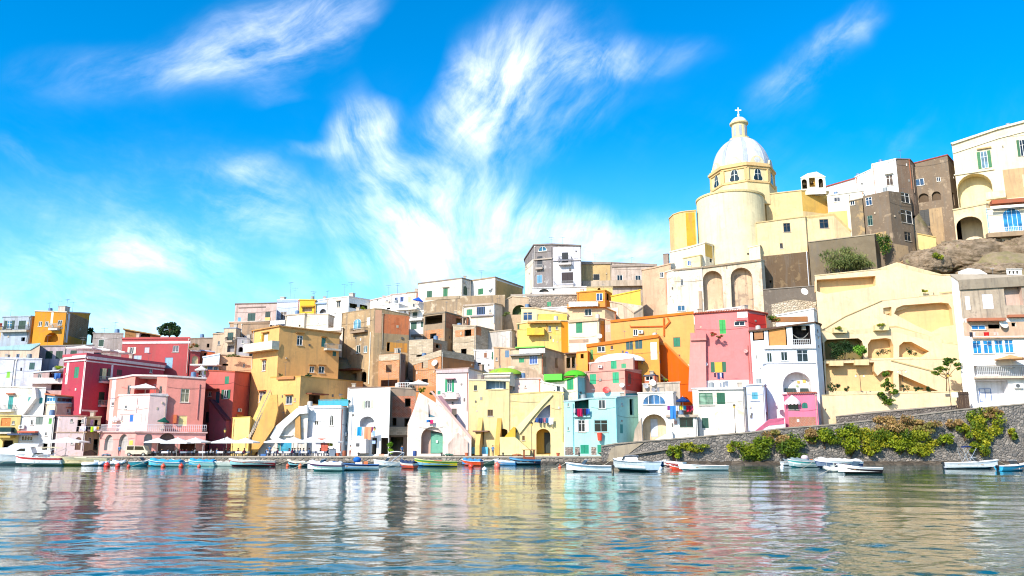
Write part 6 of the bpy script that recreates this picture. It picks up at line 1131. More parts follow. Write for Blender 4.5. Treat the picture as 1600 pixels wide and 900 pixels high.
def station(L, B, Hh, s, transom, rake, sheer):
    hb = B/2*min(1.0, transom+(1-transom)*s/.35)
    if s > .42: hb *= max(0.0, 1-((s-.42)/.58)**2.3)
    zs = Hh*(.86+.04*(1-s))+sheer*s**2.2
    zk = -.22+(.22+Hh*.35)*max(0, (s-.72)/.28)**2.2
    return hb, zs, zk
def hull_parts(root, L, B, Hh, hullc, stripe, bottom, inner, transom=.82, rake=.5, sheer=.45, rim='e9e6e0', benches=2, bench='b58a5a', foredeck=0, bowside=1):
    n = 18; T = [0, .36, .55, .80, 1.0]; mats = [paint(bottom, .35), paint(hullc, .3), paint(hullc, .3), paint(stripe, .3)]
    mb = MB(); R = len(T)
    def P(s, t, side, ins=0.0):
        hb, zs, zk = station(L, B, Hh, s, transom, rake, sheer); hb = max(.0, hb-ins)
        z = zk+(zs-zk)*t; w = hb*(t**.42 if t > 0 else 0)*(.92+.08*t) ; x = -L/2+L*s-rake*(1-t)*max(0, (s-.6)/.4)**1.5
        return Vector((x, side*w, z))
    for side in (1, -1):
        vs = [P(k/n, t, side) for k in range(n+1) for t in T]
        for k in range(n):
            for j in range(R-1): mb.add([vs[k*R+j], vs[(k+1)*R+j], vs[(k+1)*R+j+1], vs[k*R+j+1]], [(0, 1, 2, 3)], j)
        for j in range(R-1): mb.add([P(0, T[j], 1), P(0, T[j], -1), P(0, T[j+1], -1), P(0, T[j+1], 1)], [(0, 1, 2, 3)], j) if side == 1 else None
    mb.build('hull', mats, root, smooth=False)
    # inside skin and floor
    ib = MB(); zf = Hh*.34; m = 16
    def I(s, side): q = P(s, 1, side, .07); return q
    for k in range(m):
        a, b = .02+.95*k/m, .02+.95*(k+1)/m
        for side in (1, -1):
            qa, qb = I(a, side), I(b, side); ib.quad(qa, qb, Vector((qb.x, qb.y*.82, zf)), Vector((qa.x, qa.y*.82, zf)))
        ib.quad(*[Vector((I(s, sd).x, I(s, sd).y*.82, zf)) for s, sd in ((a, 1), (b, 1), (b, -1), (a, -1))])
    q1, q2 = I(.02, 1), I(.02, -1); ib.quad(q1, q2, Vector((q2.x, q2.y*.82, zf)), Vector((q1.x, q1.y*.82, zf)))
    ib.build('inside', paint(inner, .5), root, recalc=False)
    gb = MB()
    for side in (1, -1):
        for k in range(m):
            a, b = k/m, (k+1)/m; pa, pb = P(a, 1, side), P(b, 1, side); ia, jb = P(a, 1, side, .1), P(b, 1, side, .1); up = Vector((0, 0, .05)); o = Vector((0, side*.035, 0))
            gb.add([pa+o, pb+o, jb, ia, pa+o+up, pb+o+up, jb+up, ia+up], [(0, 1, 5, 4), (4, 5, 6, 7), (2, 3, 7, 6), (0, 3, 2, 1)])
    q1, q2 = P(0, 1, 1), P(0, 1, -1); gb.para(q2, q1-q2, (.12, 0, 0), (0, 0, .05)); gb.build('gunwale', paint(rim, .45), root)
    for k in range(benches):
        s = .22+.42*k/max(1, benches-1) if benches > 1 else .35; a, b = I(s, 1), I(s, -1); bb = MB(); bb.box(a.x-.14, a.x+.14, b.y*.95, a.y*.95, Hh*.62, Hh*.62+.05); bb.build('bench', paint(bench, .6), root)
    if foredeck:
        fb = MB(); ss = [1-foredeck+foredeck*k/8 for k in range(9)]
        for a, b in zip(ss[:-1], ss[1:]):
            a2, b2 = P(a, 1, 1, .03), P(b, 1, 1, .03); a3, b3 = P(a, 1, -1, .03), P(b, 1, -1, .03); c0, c1 = (a2+a3)/2+Vector((0, 0, .09+.0*a)), (b2+b3)/2+Vector((0, 0, .09 if b < .99 else .02)); u = Vector((0, 0, .045))
            fb.quad(a2+u, b2+u, c1+u, c0+u); fb.quad(c0+u, c1+u, b3+u, a3+u)
        s = ss[0]; a2, a3 = P(s, 1, 1, .03), P(s, 1, -1, .03); u = Vector((0, 0, .045)); fb.add([a2+u, (a2+a3)/2+Vector((0, 0, .135)), a3+u, Vector((a3.x, a3.y*.85, zf)), Vector((a2.x, a2.y*.85, zf))], [(0, 1, 2, 3, 4)])
        fb.build('foredeck', paint(rim if foredeck < .5 else 'e6e6e2', .35), root, recalc=False)
    return P
def outboard(root, x, z, col='1a1c20'):
    mb = MB(); mb.prism([Vector((x-.34, -.13, z+.22)), Vector((x-.06, -.13, z+.22)), Vector((x-.04, -.13, z+.4)), Vector((x-.12, -.13, z+.54)), Vector((x-.3, -.13, z+.52)), Vector((x-.37, -.13, z+.36))], (0, .26, 0))
    mb.box(x-.26, x-.14, -.05, .05, -.4, z+.22); mb.box(x-.14, x+.06, -.1, .1, z+.04, z+.18); mb.box(x-.36, x-.1, -.09, .09, -.3, -.27)
    mb.build('outboard_motor', paint(col, .3), root)
BOATP = {}
def boat(kind, label, px, row, Lpx, hullc='e9ebec', stripe='2b5f9c', bottom='24456e', inner='d6dbdc', face='L', yaw=10, ext=(), B=None, Hh=None, rim='e9e6e0', bench='b58a5a', group=None, name=None):
    q = ptz(px, row, 0); L = Lpx/F*q.y/max(.45, math.cos(math.radians(yaw)))
    cat = {'yacht': 'yacht', 'rib': 'dinghy'}.get(kind, 'boat'); nm = name or {'row': 'rowing_boat', 'speed': 'motor_boat', 'cabin': 'cabin_boat', 'yacht': 'motor_yacht', 'rib': 'inflatable_dinghy', 'gozzo': 'wooden_boat', 'punt': 'punt'}[kind]
    root = empty(nm, (0, 0, 0), label, cat, group)
    B = B or max(1.5, L*.36); Hh = Hh or (.62 if L < 5.5 else .8)
    if kind == 'rib':
        for side in (1, -1):
            mb = MB(); pts = [Vector((-L/2, side*B*.36, .3)), Vector((L*.12, side*B*.36, .32)), Vector((L*.36, side*B*.2, .42)), Vector((L*.47, 0, .5))]
            for a, b in zip(pts[:-1], pts[1:]): mb.tube(a, b, .25, .25 if b is not pts[-1] else .2, 10)
            for a in pts: mb.ball(a, .25, 10, 6)
            mb.build('tube', paint(hullc, .45), root, smooth=True)
        mb = MB(); mb.box(-L/2+.1, L*.3, -B*.34, B*.34, .08, .2); mb.build('floor', paint(bottom, .6), root); mb = MB(); mb.box(-L*.1, L*.1, -.25, .25, .2, .75); mb.box(-L*.08, -L*.06, -.22, .22, .75, 1.0); mb.build('console', paint(stripe, .4), root)
        outboard(root, -L/2, .42)
    else:
        tr = .55 if kind == 'gozzo' else (.95 if kind == 'punt' else .84)
        fd = {'speed': .46, 'cabin': .5, 'yacht': .62, 'gozzo': .2, 'row': .14, 'punt': 0}[kind]
        P = hull_parts(root, L, B, Hh, hullc, stripe, bottom, inner, tr, .25 if kind in ('gozzo', 'row', 'punt') else .75, .28 if kind == 'punt' else (.36 if L > 4.5 else .28), rim, 0 if kind in ('cabin', 'yacht') else (2 if kind != 'gozzo' else 3), bench, fd)
        zt = Hh*.95
        if kind in ('speed', 'cabin', 'yacht'):
            mb = MB(); xw = L*.08; w = B*.36; zw = zt+.12
            vs = [Vector((xw, -w, zw)), Vector((xw+.4, -w*.4, zw+.02)), Vector((xw+.4, w*.4, zw+.02)), Vector((xw, w, zw))]; up = [v+Vector((-.42, 0, .5)) for v in vs]
            for k in range(3): mb.quad(vs[k], vs[k+1], up[k+1], up[k])
            ws = mb.build('windshield', glass('3a4a55'), root, recalc=False); fb = MB()
            for k in range(3): fb.tube(up[k], up[k+1], .03, n=5)
            fb.build('frame', paint('d8dadc', .3, .6), ws)
        if kind == 'cabin':
            mb = MB(); mb.prism([Vector((-L*.02, -B*.3, zt-.2)), Vector((L*.3, -B*.22, zt-.1)), Vector((L*.22, -B*.2, zt+.42)), Vector((L*.02, -B*.28, zt+.5))], (0, B*.5, 0)); mb.build('cabin', paint('eceae6', .35), root)
        if kind == 'yacht':
            mb = MB(); mb.prism([Vector((-L*.3, -B*.36, zt)), Vector((L*.28, -B*.32, zt)), Vector((L*.14, -B*.3, zt+.95)), Vector((-L*.26, -B*.34, zt+1.1))], (0, B*.68, 0)); cb = mb.build('cabin', paint('efefef', .3), root)
            for sd in (-1, 1):
                wb = MB(); y = sd*B*.365 if sd < 0 else B*.34; wb.prism([Vector((-L*.2, y, zt+.45)), Vector((L*.12, y, zt+.42)), Vector((L*.06, y, zt+.8)), Vector((-L*.2, y, zt+.85))], (0, .03, 0)); wb.build('cabin_window', glass('15181c'), cb)
            mb = MB(); mb.prism([Vector((-L*.34, -B*.3, zt+1.1)), Vector((L*.02, -B*.3, zt+1.05)), Vector((-L*.06, -B*.28, zt+1.6)), Vector((-L*.36, -B*.28, zt+1.55))], (0, B*.58, 0)); mb.build('flybridge', paint('efefef', .3), root)
        for e in ext:
            if e == 'motor': outboard(root, -L/2, zt-.45)
            elif e == 'wmotor': outboard(root, -L/2, zt-.45, 'dfe2e4')
            elif e[0] == 'bimini':
                mb = MB(); x0, x1, h = e[2] if len(e) > 2 else (-L*.42, L*.05, zt+1.35); k = 6; vs = []
                for j in range(k+1):
                    t = j/k; x = x0+(x1-x0)*t; z = h+.16*math.sin(math.pi*t); vs += [Vector((x, -B*.4, z-.08)), Vector((x, 0, z+.03)), Vector((x, B*.4, z-.08))]
                for j in range(k):
                    for i in range(2): a = j*3+i; mb.add([vs[a], vs[a+1], vs[a+4], vs[a+3]], [(0, 1, 2, 3)])
                cn = mb.build('canopy', cloth(e[1]), root, recalc=False); fb = MB()
                for sd in (-1, 1):
                    for xa, xb in ((x0, x0+.5), (x1, x0+.5), (x0+.2, x1-.3)): fb.tube((xa, sd*B*.4, h-.07), (xb, sd*B*.43, zt), .025, n=5)
                fb.build('canopy_frame', paint('c9ccd0', .3, .7), cn)
            elif e[0] == 'cover':
                mb = MB(); k = 12; vs = []
                for j in range(k+1):
                    s = .03+.9*j/k; a = P(s, 1, 1); vs += [Vector((a.x, a.y*1.02, a.z+.07)), Vector((a.x, a.y*.5, a.z+.28+.12*math.sin(j*1.3))), Vector((a.x, 0, a.z+.36+.1*math.sin(j*1.9))), Vector((a.x, -a.y*.5, a.z+.28)), Vector((a.x, -a.y*1.02, a.z+.07))]
                for j in range(k):
                    for i in range(4): q5 = j*5+i; mb.add([vs[q5], vs[q5+1], vs[q5+6], vs[q5+5]], [(0, 1, 2, 3)])
                mb.build('tarpaulin', cloth(e[1]), root, recalc=False)
            elif e[0] == 'wheelhouse':
                mb = MB(); x0, x1 = -L*.3, L*.02; w = B*.3; h = zt+1.35; wd = paint(e[1], .5)
                for x in (x0, x1):
                    for y in (-w, w): mb.box(x-.06, x+.06, y-.06, y+.06, zt-.5, h)
                mb.box(x0-.15, x1+.2, -w-.12, w+.12, h, h+.09); mb.box(x0-.05, x1+.05, -w-.02, -w+.03, zt-.4, zt+.35); mb.box(x0-.05, x1+.05, w-.03, w+.02, zt-.4, zt+.35); mb.box(x1-.03, x1+.03, -w, w, zt-.4, zt+.4); mb.build('wheelhouse', wd, root)
            elif e[0] == 'ball':
                mb = MB(); mb.ball((-L*.05, 0, zt+.55), .48, 14, 8, sq=(1, 1, .75)); mb.build('cover_bundle', cloth(e[1]), root, smooth=True); mb = MB(); mb.box(-L*.16, -L*.02, -.4, .3, zt-.3, zt+.25); mb.build('engine_box', paint('e9dccb', .5), root)
                mb = MB(); mb.box(-L*.27, -L*.19, -.25, .25, zt-.25, zt+.35); mb.build('crate', paint('d9733a', .5), root)
            elif e[0] == 'engine':
                mb = MB(); mb.box(-L*.14, L*.04, -.35, .35, Hh*.35, zt+.12); mb.build('engine_box', paint(e[1], .5), root)
            elif e[0] == 'fender':
                for sx in (-.2, .12):
                    a = P(.5+sx, 1, 1 if False else -1); fb = MB(); fb.ball(Vector((a.x, a.y-.08, a.z-.3)), .13, 8, 6, sq=(1, 1, 1.9)); fb.build('fender', paint(e[1], .4), root, smooth=True)
            elif e[0] == 'mast':
                mb = MB(); mb.tube((0, 0, Hh*.4), (0, 0, 3.0), .04, .03); mb.build('mast', paint('d9d6cf', .5), root)
    if kind != 'rib':
        rb = MB(); e0 = Vector((L*.47, 0, Hh+.3)); tgt = Vector((L*.5+3.2, 1.2, -.15))
        for k in range(6):
            t0, t1 = k/6, (k+1)/6; rb.tube(e0.lerp(tgt, t0)-Vector((0, 0, .8*t0*(1-t0))), e0.lerp(tgt, t1)-Vector((0, 0, .8*t1*(1-t1))), .022, n=4)
        rb.build('mooring_rope', paint('c9bfa8', .9), root)
    root.location = (q.x, q.y+B*.3, 0); root.rotation_euler = (0, 0, math.radians(180-yaw) if face == 'L' else math.radians(yaw))
    return root
boat('yacht', 'large white motor yacht with a dark side window, leftmost of the moored boats', 8, 727, 110, 'eef0f2', 'e4e6ea', 'd0d6dc', face='L', yaw=-14, Hh=1.7, B=3.4)
boat('cabin', 'white cabin cruiser with a red stripe and beige canopy next to the large yacht', 56, 728, 84, 'e4e6ea', 'c23a3a', '7a8f88', face='L', yaw=8, Hh=1.25, B=2.7, ext=(('bimini', 'e2d2ac'),))
boat('gozzo', 'long beige fishing boat with a green bow near the arcaded pink house', 118, 728, 84, 'c9b98a', 'd8cba4', '8f9a3c', 'd9c79c', 'L', -8, Hh=1.15, B=2.5, rim='e2d2a8', ext=(('fender', 'd9c9a4'), ('engine', 'e0d2b0')))
boat('rib', 'white inflatable dinghy with a black outboard just right of the beige fishing boat', 148, 728, 34, 'dfe3ea', 'cfd6e0', '2a4f9c', face='R', yaw=12)
boat('rib', 'white and blue inflatable dinghy in front of the pink arches', 177, 727, 34, 'e6e9f0', 'eef0f4', '2a5fb0', face='R', yaw=-10)
boat('speed', 'small turquoise motor boat with a black outboard left of the café parasols', 218, 728, 34, '3aa7b8', '2f95a8', '1f6f8a', '2a2a2c', 'R', 6, ext=('motor',))
boat('row', 'pale teal wooden boat with a blue rim under the first white parasols', 255, 729, 58, '8fc9c6', '3a7fb0', '2a7f9a', '4fb0cc', 'L', 10, ext=(('cover', '3fa6d0'),))
boat('row', 'blue-rimmed teal rowing boat in the middle of the teal row', 286, 728, 48, '79bcc2', '2f6fa0', '2a7f9a', 'd0b890', 'L', 14, ext=(('engine', 'c9a878'),))
boat('row', 'light turquoise rowing boat with a bright blue cover and a thin mast', 313, 728.5, 46, '9fd2cf', '4fa8bc', '2f8fa0', '3aa0d0', 'L', 12, ext=(('cover', '3aa0d8'), ('mast',)))
boat('row', 'pale green-white rowing boat touching the dark red boat', 341, 728.5, 46, 'd3ded6', 'e6ebe4', '7fa8a0', 'e6e0d2', 'L', 10, ext=(('engine', 'd0c4b0'),))
boat('gozzo', 'long dark red wooden boat with white stripes below the massive staircase', 391, 729, 70, '8a2730', 'e9dcd6', '5f1c26', '7fb0b4', 'L', -6, rim='e9e2d6', ext=(('fender', 'dfe2ea'), ('engine', 'e6e6e6')))
boat('speed', 'small white motor boat tucked behind the stern of the dark red boat', 434, 724, 28, 'e9eef2', 'd6e2ea', '8fb0c0', face='R', yaw=20, ext=('wmotor',))
boat('row', 'dark navy wooden boat moored before the café tables', 470, 729, 48, '1d2233', 'e9e4da', '141a28', '6fa6b0', 'L', 12, rim='d9c9b0', ext=(('engine', 'd8d0c4'),))
boat('row', 'low maroon rowing boat half hidden behind the white and purple boat', 522, 720, 40, '6a2a34', '2f3f5f', '2b2a34', '7f8fa6', 'R', 4)
boat('row', 'slate blue covered boat lying close to the quay behind the white and purple boat', 502, 718, 38, '54607a', '7f8ca0', '2f3a50', '4a5468', 'L', 4, ext=(('cover', '6a7486'),))
boat('speed', 'white and purple motor boat with a foredeck cover and its bow to the left', 506, 736, 58, '8fbab8', '4a2a56', '2f7f80', 'dfe3e6', 'L', 6, Hh=.75, ext=(('cover', 'e9ebee'),))
boat('row', 'white boat with a blue round bundle and orange crate on deck', 552, 735, 74, 'dfe9ea', '2b3f6a', '2a2f3f', '6fa0c4', 'L', -6, Hh=.72, rim='3f6fa8', ext=(('ball', '2a6fc0'), ('fender', 'c23a30')))
boat('speed', 'white motor boat with a folded sunshade frame before the tall plain white house', 608, 729, 50, 'e6eaee', 'cfd9e4', '9fb4c4', face='L', yaw=-10, ext=(('bimini', 'efece4'), 'wmotor'))
boat('row', 'small orange-red dinghy beside the yellow wooden boat', 636, 732, 27, 'd2543a', 'e9dcd4', '9a2f24', '2f4f7a', 'L', 32, ext=(('cover', '3a4a6a'),))
boat('gozzo', 'yellow and green wooden boat with a blue bottom', 680, 729.5, 66, 'e0c832', '4f8a34', '2b5a86', '6aa0b8', 'L', -4, rim='c9d08a', ext=(('engine', 'd2603a'),))
boat('row', 'laid-up boat with a dark green cover standing behind the white sunshade boat', 640, 713, 46, '3a4f4c', '2f4a46', '2a3a38', '24403c', 'R', 4, ext=(('cover', '2c4a46'),))
boat('row', 'pink and light blue rowing boat behind the stern of the yellow boat', 713, 725, 34, 'd9a8a4', '6fb0d8', '8a6a80', '5fa8d0', 'L', 20, rim='6fb0d8')
boat('row', 'bright orange rowing boat with blue tarpaulin below the blue gate', 737, 727.5, 32, 'e2582c', 'd24a24', 'a83a20', '3f86c0', 'L', 24, ext=(('cover', '4a8fc6'),))
boat('row', 'beige wooden boat seen bow on between the orange and blue boats', 762, 726.5, 34, 'c9bd94', 'd6cba6', '8a8468', 'd9c9a8', 'R', 30, bench='b05a4a')
boat('row', 'sky blue rowing boat with white rim next to the dark navy wheelhouse boat', 789, 727, 34, '5a96c9', 'e6ebee', '3a6a9c', 'd6b8a0', 'L', 18, rim='eef0f0', ext=(('fender', 'd8434a'),))
boat('gozzo', 'dark navy fishing boat with a brown wooden wheelhouse under the arched doorway', 820, 727, 48, '1b2138', '5fa0c8', '10141f', '6a8fa0', 'L', -8, Hh=.9, rim='3f5f8a', ext=(('wheelhouse', '8a4426'),))
boat('row', 'little pale blue boat behind the stern of the wheelhouse boat', 846, 722, 28, 'a9cfe0', 'dfe9ee', '6f9fb8', 'c9dce4', 'R', 20)
boat('speed', 'white and steel blue speedboat floating alone before the turquoise house', 920, 738, 70, 'dfe9ee', '6f93ac', '1f2a3a', 'e6e9ea', 'L', 8, Hh=.75, ext=('motor',))
boat('cabin', 'broad white boat with a blue bow pointing at the camera', 990, 736.5, 48, 'cfe0ec', 'e6eef2', '1f2f40', 'e0e6ea', 'L', 62, Hh=1.15, B=3.0, rim='3f5a6a', ext=(('fender', 'd2542c'),))
boat('row', 'small blue rowing boat close to the sea wall', 1030, 728.5, 27, '2f62a8', '274f8c', '1d3a6a', '6a8fb8', 'R', 26)
boat('row', 'small white and dark red rowing boat at the bow of the white punt', 1054, 729, 28, 'b0343a', 'efefec', '7a2830', 'd9d4cc', 'L', 40)
boat('punt', 'plain white punt with a square stern moored along the sea wall', 1099, 735.5, 76, 'eef0ee', 'f0f0ee', 'bcc8cc', 'e6e6e0', 'L', -5, Hh=.6, rim='f2f2f0')
boat('row', 'little red kayak shaped dinghy floating in front of the white and dark red boat', 1057, 734, 20, 'd8492e', 'd8492e', 'a83a24', 'c9584a', 'L', 10, B=.8, Hh=.3)
boat('row', 'teal and white covered boat with round bundles below the hanging shrubs', 1258, 731, 52, 'dfe9e6', '3f9a9c', '2a6f76', '8fa8a8', 'L', -14, Hh=.8, ext=(('cover', '8a9a9c'), ('ball', 'd9c4c8')))
boat('gozzo', 'long dark blue boat with a white cover right of the teal covered boat', 1313, 732, 76, '1f3566', 'e6e9ec', '18243f', '5a6a80', 'L', -10, Hh=.9, ext=(('cover', 'e3dfd6'),))
boat('speed', 'low dark brown speedboat with a white deck in front of the dark blue boat', 1345, 741, 68, '2c1e22', 'eceaec', '22161a', 'e2ded8', 'L', -3, Hh=.72, rim='eceaec')
boat('rib', 'small grey tender floating at the bow of the dark brown speedboat', 1304, 738, 24, 'c9ccc6', 'b0b4b0', '5a5f60', face='L', yaw=8)
boat('speed', 'white motor boat with a navy sunshade near the right edge', 1524, 733, 78, 'eef0f4', 'dfe4ec', '2a3a50', 'e6e6e6', 'R', -8, Hh=.85, ext=(('bimini', '1f3464', (-1.2, .4, 2.7)), 'motor'))
boat('speed', 'turquoise blue motor boat with black outboard, rightmost of the moored boats', 1588, 736, 56, '38a8d0', '2f95c0', '1f5f86', 'c9a890', 'R', 18, ext=('motor',))
for a in [('row', 'small white rowing boat with a turquoise inside wedged beside the beige fishing boat', 163, 724, 30, 'e9ebea', '3a9aa8', '2f6f86', '4fb0b8', 'L', 25), ('row', 'grey-blue rowing boat behind the turquoise motor boat', 238, 723, 34, '8fa6b4', 'e0e4e6', '4a5f74', 'c9b898', 'R', 14), ('row', 'cream rowing boat with orange benches behind the teal row', 272, 722, 36, 'e0d4b8', '5f9ab0', '4a7a8a', 'd9a06a', 'L', 8), ('row', 'cobalt blue covered rowing boat close to the quay under the parasols', 300, 721.5, 36, '2f6fb4', 'e6e9ec', '24508a', '3a86c8', 'R', 6), ('row', 'pale yellow rowing boat behind the pale green-white one', 330, 721, 34, 'e2d49a', 'c9584a', '8a7a4a', 'd9c9a0', 'L', 10), ('row', 'white rowing boat with red rim behind the long dark red boat', 372, 721, 36, 'eceae6', 'b03a3a', '8f9aa0', 'c9d0d4', 'R', 8), ('row', 'light blue rowing boat behind the bow of the dark navy boat', 448, 720.5, 32, 'a9c9de', 'f0f0f0', '5f86a4', 'd9cbb4', 'R', 12), ('row', 'grey rowing boat with a tan cover before the red café door', 543, 721, 36, '9aa4aa', '5a6a78', '3f4a54', 'c9b898', 'R', 6), ('row', 'white rowing boat with a green stripe next to the orange-red dinghy', 583, 723, 34, 'e9ece8', '3f8a5a', '2f5f44', 'cfd6d2', 'R', 10), ('row', 'turquoise rowing boat on the quay side of the yellow wooden boat', 668, 721.5, 34, '5fb4c0', 'e9ecec', '2f7a8a', 'd2603a', 'R', 8), ('row', 'white rowing boat with a wooden rim left of the dark navy wheelhouse boat', 806, 721.5, 26, 'e6e4de', '8a5a34', '6a7a84', 'b98a5a', 'R', 14), ('row', 'white rowing boat with a grey cover under the shrubs left of the teal covered boat', 1238, 727, 30, 'e2e6e6', '7a868c', '5a6a74', '8f9a9c', 'R', 12)]: boat(a[0], a[1], *a[2:], ext=(('cover', a[6]),) if 'cover' in a[1] else (('mast',),) if 'pale yellow' in a[1] or 'cobalt' in a[1] else ())
BU = []
def buoy(px, row, r, col, label, tall=1.0):
    q = ptz(px, row, 0); mb = MB(); mb.ball((q.x, q.y, r*.45), r, 14, 9, sq=(1, 1, tall)); mb.tube((q.x, q.y, r*tall*1.3), (q.x, q.y, r*tall*1.3+.16), .05, n=6)
    o = mb.build('buoy', paint(col, .4), smooth=True, at=(q.x, q.y, 0)); tag(o, label, 'buoy', 'mooring buoys')
for a in [(167, 729.5, .42, 'd23a2c', 'big red buoy before the white and blue dinghies, leftmost of the buoys'), (184, 729.5, .33, 'd23a2c', 'red buoy between the big red buoy and the turquoise motor boat'), (201, 730, .25, 'c8402c', 'red buoy at the stern of the small turquoise motor boat'),
    (255, 730, .32, 'd8573c', 'orange-red buoy under the bow of the pale teal boat'), (283, 730, .33, 'd04a34', 'orange-red buoy between the two blue-rimmed teal boats'), (311, 730, .25, 'd85a44', 'small coral buoy under the light turquoise boat'),
    (449.5, 729, .25, 'd9603c', 'small orange buoy at the left bow of the dark navy boat'), (469, 729.5, .28, 'd9784c', 'pale orange buoy below the dark navy boat'), (736, 730.5, .36, 'd8432c', 'red buoy in front of the bright orange rowing boat'),
    (777, 731, .42, 'd06a58', 'faded red buoy with a white top between the beige and sky blue boats', 1.3), (757, 735, .3, 'eaf2f2', 'white float drifting in front of the beige boat', .8), (875, 731, .22, 'd8572c', 'tiny orange buoy off the turquoise house'), (1031, 734, .3, 'e4ecf2', 'white buoy with blue band right of the broad bow-on boat', 1.1), (1222, 731, .26, 'dfe9ee', 'pale buoy left of the teal covered boat')]: buoy(*a)
# ================================================================== parasols, tables, chairs, people, van
def make_parasol(col='f0eeea', w=3.6, h=2.9, name='parasol', n=4, pole='cfc6b8'):
    root = empty(name, (0, 0, 0), '', 'parasol'); mb = MB(); r = w/2*(1.414 if n == 4 else 1.0); m = n*2 if n == 4 else n
    pts = []
    for k in range(m):
        a = 2*math.pi*k/m+(math.pi/4 if n == 4 else 0); rr = r if (n != 4 or k % 2 == 0) else r*.72
        pts.append(Vector((rr*math.cos(a), rr*math.sin(a), h-.62)))
    top = Vector((0, 0, h+.05)); mid = [p*.5+top*.5-Vector((0, 0, .06)) for p in pts]; low = [p-Vector((0, 0, .2)) for p in pts]
    for k in range(m):
        j = (k+1) % m; mb.add([top, mid[k], mid[j]], [(0, 1, 2)]); mb.quad(mid[k], pts[k], pts[j], mid[j]); mb.quad(pts[k], low[k], low[j], pts[j])
    mb.build('canopy', cloth(col), root, recalc=False); mb = MB(); mb.tube((0, 0, 0), (0, 0, h+.15), .04, n=8); mb.build('pole', paint(pole, .5), root)
    mb = MB(); mb.box(-.35, .35, -.35, .35, 0, .1); mb.build('base', paint('8a8680', .7), root)
    for k in range(m):
        if n == 4 and k % 2: continue
        rb = MB(); rb.tube(top-Vector((0, 0, .12)), pts[k]-Vector((0, 0, .05)), .016, n=4); rb.build('rib', paint(pole, .5), root)
    return root
PG = 'white parasols over the quay café tables'
P0 = make_parasol(); used = [False]
def parasol(px, row, Y, label, k=1.0, rz=0, zb=1.2, proto=None, group=PG):
    o = P0 if (proto is None and not used[0]) else copy_tree(proto or P0)
    if proto is None: used[0] = True
    q = pt(px, row, Y); o.location = (q.x, Y, q.z-2.95*k); o.scale = (k, k, k); o.rotation_euler = (0, 0, rz); o['label'] = label; 
    if group: o['group'] = group
    return o
for a in [(247, 684, 130.6, 'white parasol over the leftmost restaurant tables, half under the next one', .95, .2), (278, 683.5, 129.6, 'broad bright white parasol in front of the pink arcade', 1.12, .1), (306, 683.5, 131.6, 'shaded bluish-white parasol at the dark corner beside the maroon house', 1.05, -.1), (355, 683, 130.4, 'white parasol before the maroon house with the lamp behind it', 1.12, .15), (384, 684, 130.2, 'white parasol at the foot of the massive staircase', 1.0, 0),
    (434, 683.5, 130.4, 'white parasol at the left end of the café terrace, by the turquoise doors', 1.0, .1), (459, 682.5, 130, 'white parasol second from the left on the café terrace', 1.1, 0), (488, 682, 130.2, 'white parasol in the middle of the café terrace before the red door', 1.12, .12), (515, 683.5, 130.6, 'white parasol at the right end of the café terrace by the air conditioners', 1.0, 0)]: parasol(*a)
PR = make_parasol('f2ece0', 3.6, 2.4)
RG = 'parasols on the crimson house roof'
PR.location = (0, 0, 0); first = [True]
def roofparasol(px, row, Y, lab, k):
    o = PR if first[0] else copy_tree(PR); first[0] = False
    q = pt(px, row, Y); o.location = (q.x, Y, q.z-2.45*k); o.scale = (k*1.35, k, k*.9); o['label'] = lab; o['group'] = RG
for a in [(132, 537.5, 148, 'cream roof parasol at the corner of the crimson house, left of three', 1.0), (160, 541, 151.5, 'cream roof parasol in the middle of the crimson house roof', 1.0), (184, 544.5, 154.5, 'cream roof parasol at the right end of the crimson house roof', .95)]: roofparasol(*a)
def single(px, row, Y, lab, col, w, n=8, h=2.3, k=1.0, tilt=(0, 0)):
    o = make_parasol(col, w, h, n=n); q = pt(px, row, Y); o.location = (q.x, Y, q.z-(h+.05)); o.rotation_euler = (tilt[0], tilt[1], .2); o['label'] = lab; return o
single(228, 599.2, 135.2, 'white sunshade in the red terrace recess of the pink house', 'f2eeea', 4.0, 4, 2.0)
single(254.5, 651.5, 132.4, 'dark green tilted parasol on the pink arcade terrace', '1f5a4c', 1.9, 8, 2.0, tilt=(0, .12))
single(180, 649.5, 136.4, 'small white parasol at the left end of the pink arcade terrace', 'efecea', 1.7, 8, 1.9)
single(1066.5, 619.5, 130.9, 'dark blue parasol over the washing terrace of the white house', '22407a', 2.3, 8, 2.2)
single(652, 464, 171, 'bright blue parasol on the skyline terrace of the white houses', '2a5fd0', 2.2, 8, 1.6, tilt=(.1, .2))
single(1578, 554, 131.4, 'beige parasol on the balcony of the stone and white house', 'd9a876', 4.6, 8, 2.2)
single(654, 593.5, 137.2, 'white parasol on the brick house terrace beside the pale pink house', 'eeeae4', 3.2, 4, 2.0)
single(315, 571.5, 144, 'little white parasol on the terrace of the blue and white house', 'efece6', 2.2, 8, 1.8)
single(105, 683, 128.6, 'wide white flat parasol behind the beige canopy boat at far left', 'f2efe8', 5.2, 4, 2.9)
def cloth_table():
    r = empty('table', (0, 0, 0), '', 'table'); mb = MB(); mb.box(-.45, .45, -.45, .45, .72, .75); mb.build('tabletop', paint('d9d4cc', .6), r)
    for x in (-.38, .38):
        for y in (-.38, .38): b = MB(); b.box(x-.025, x+.025, y-.025, y+.025, 0, .72); b.build('leg', paint('6a6a6e', .5), r)
    mb = MB(); mb.box(-.5, .5, -.5, .5, .752, .765)
    for a, b2, c, d in ((-.5, .5, -.505, -.5), (-.5, .5, .5, .505), (-.505, -.5, -.5, .5), (.5, .505, -.5, .5)): mb.box(a, b2, c, d, .5, .765)
    mb.build('tablecloth', cloth('e9ebf2'), r); return r
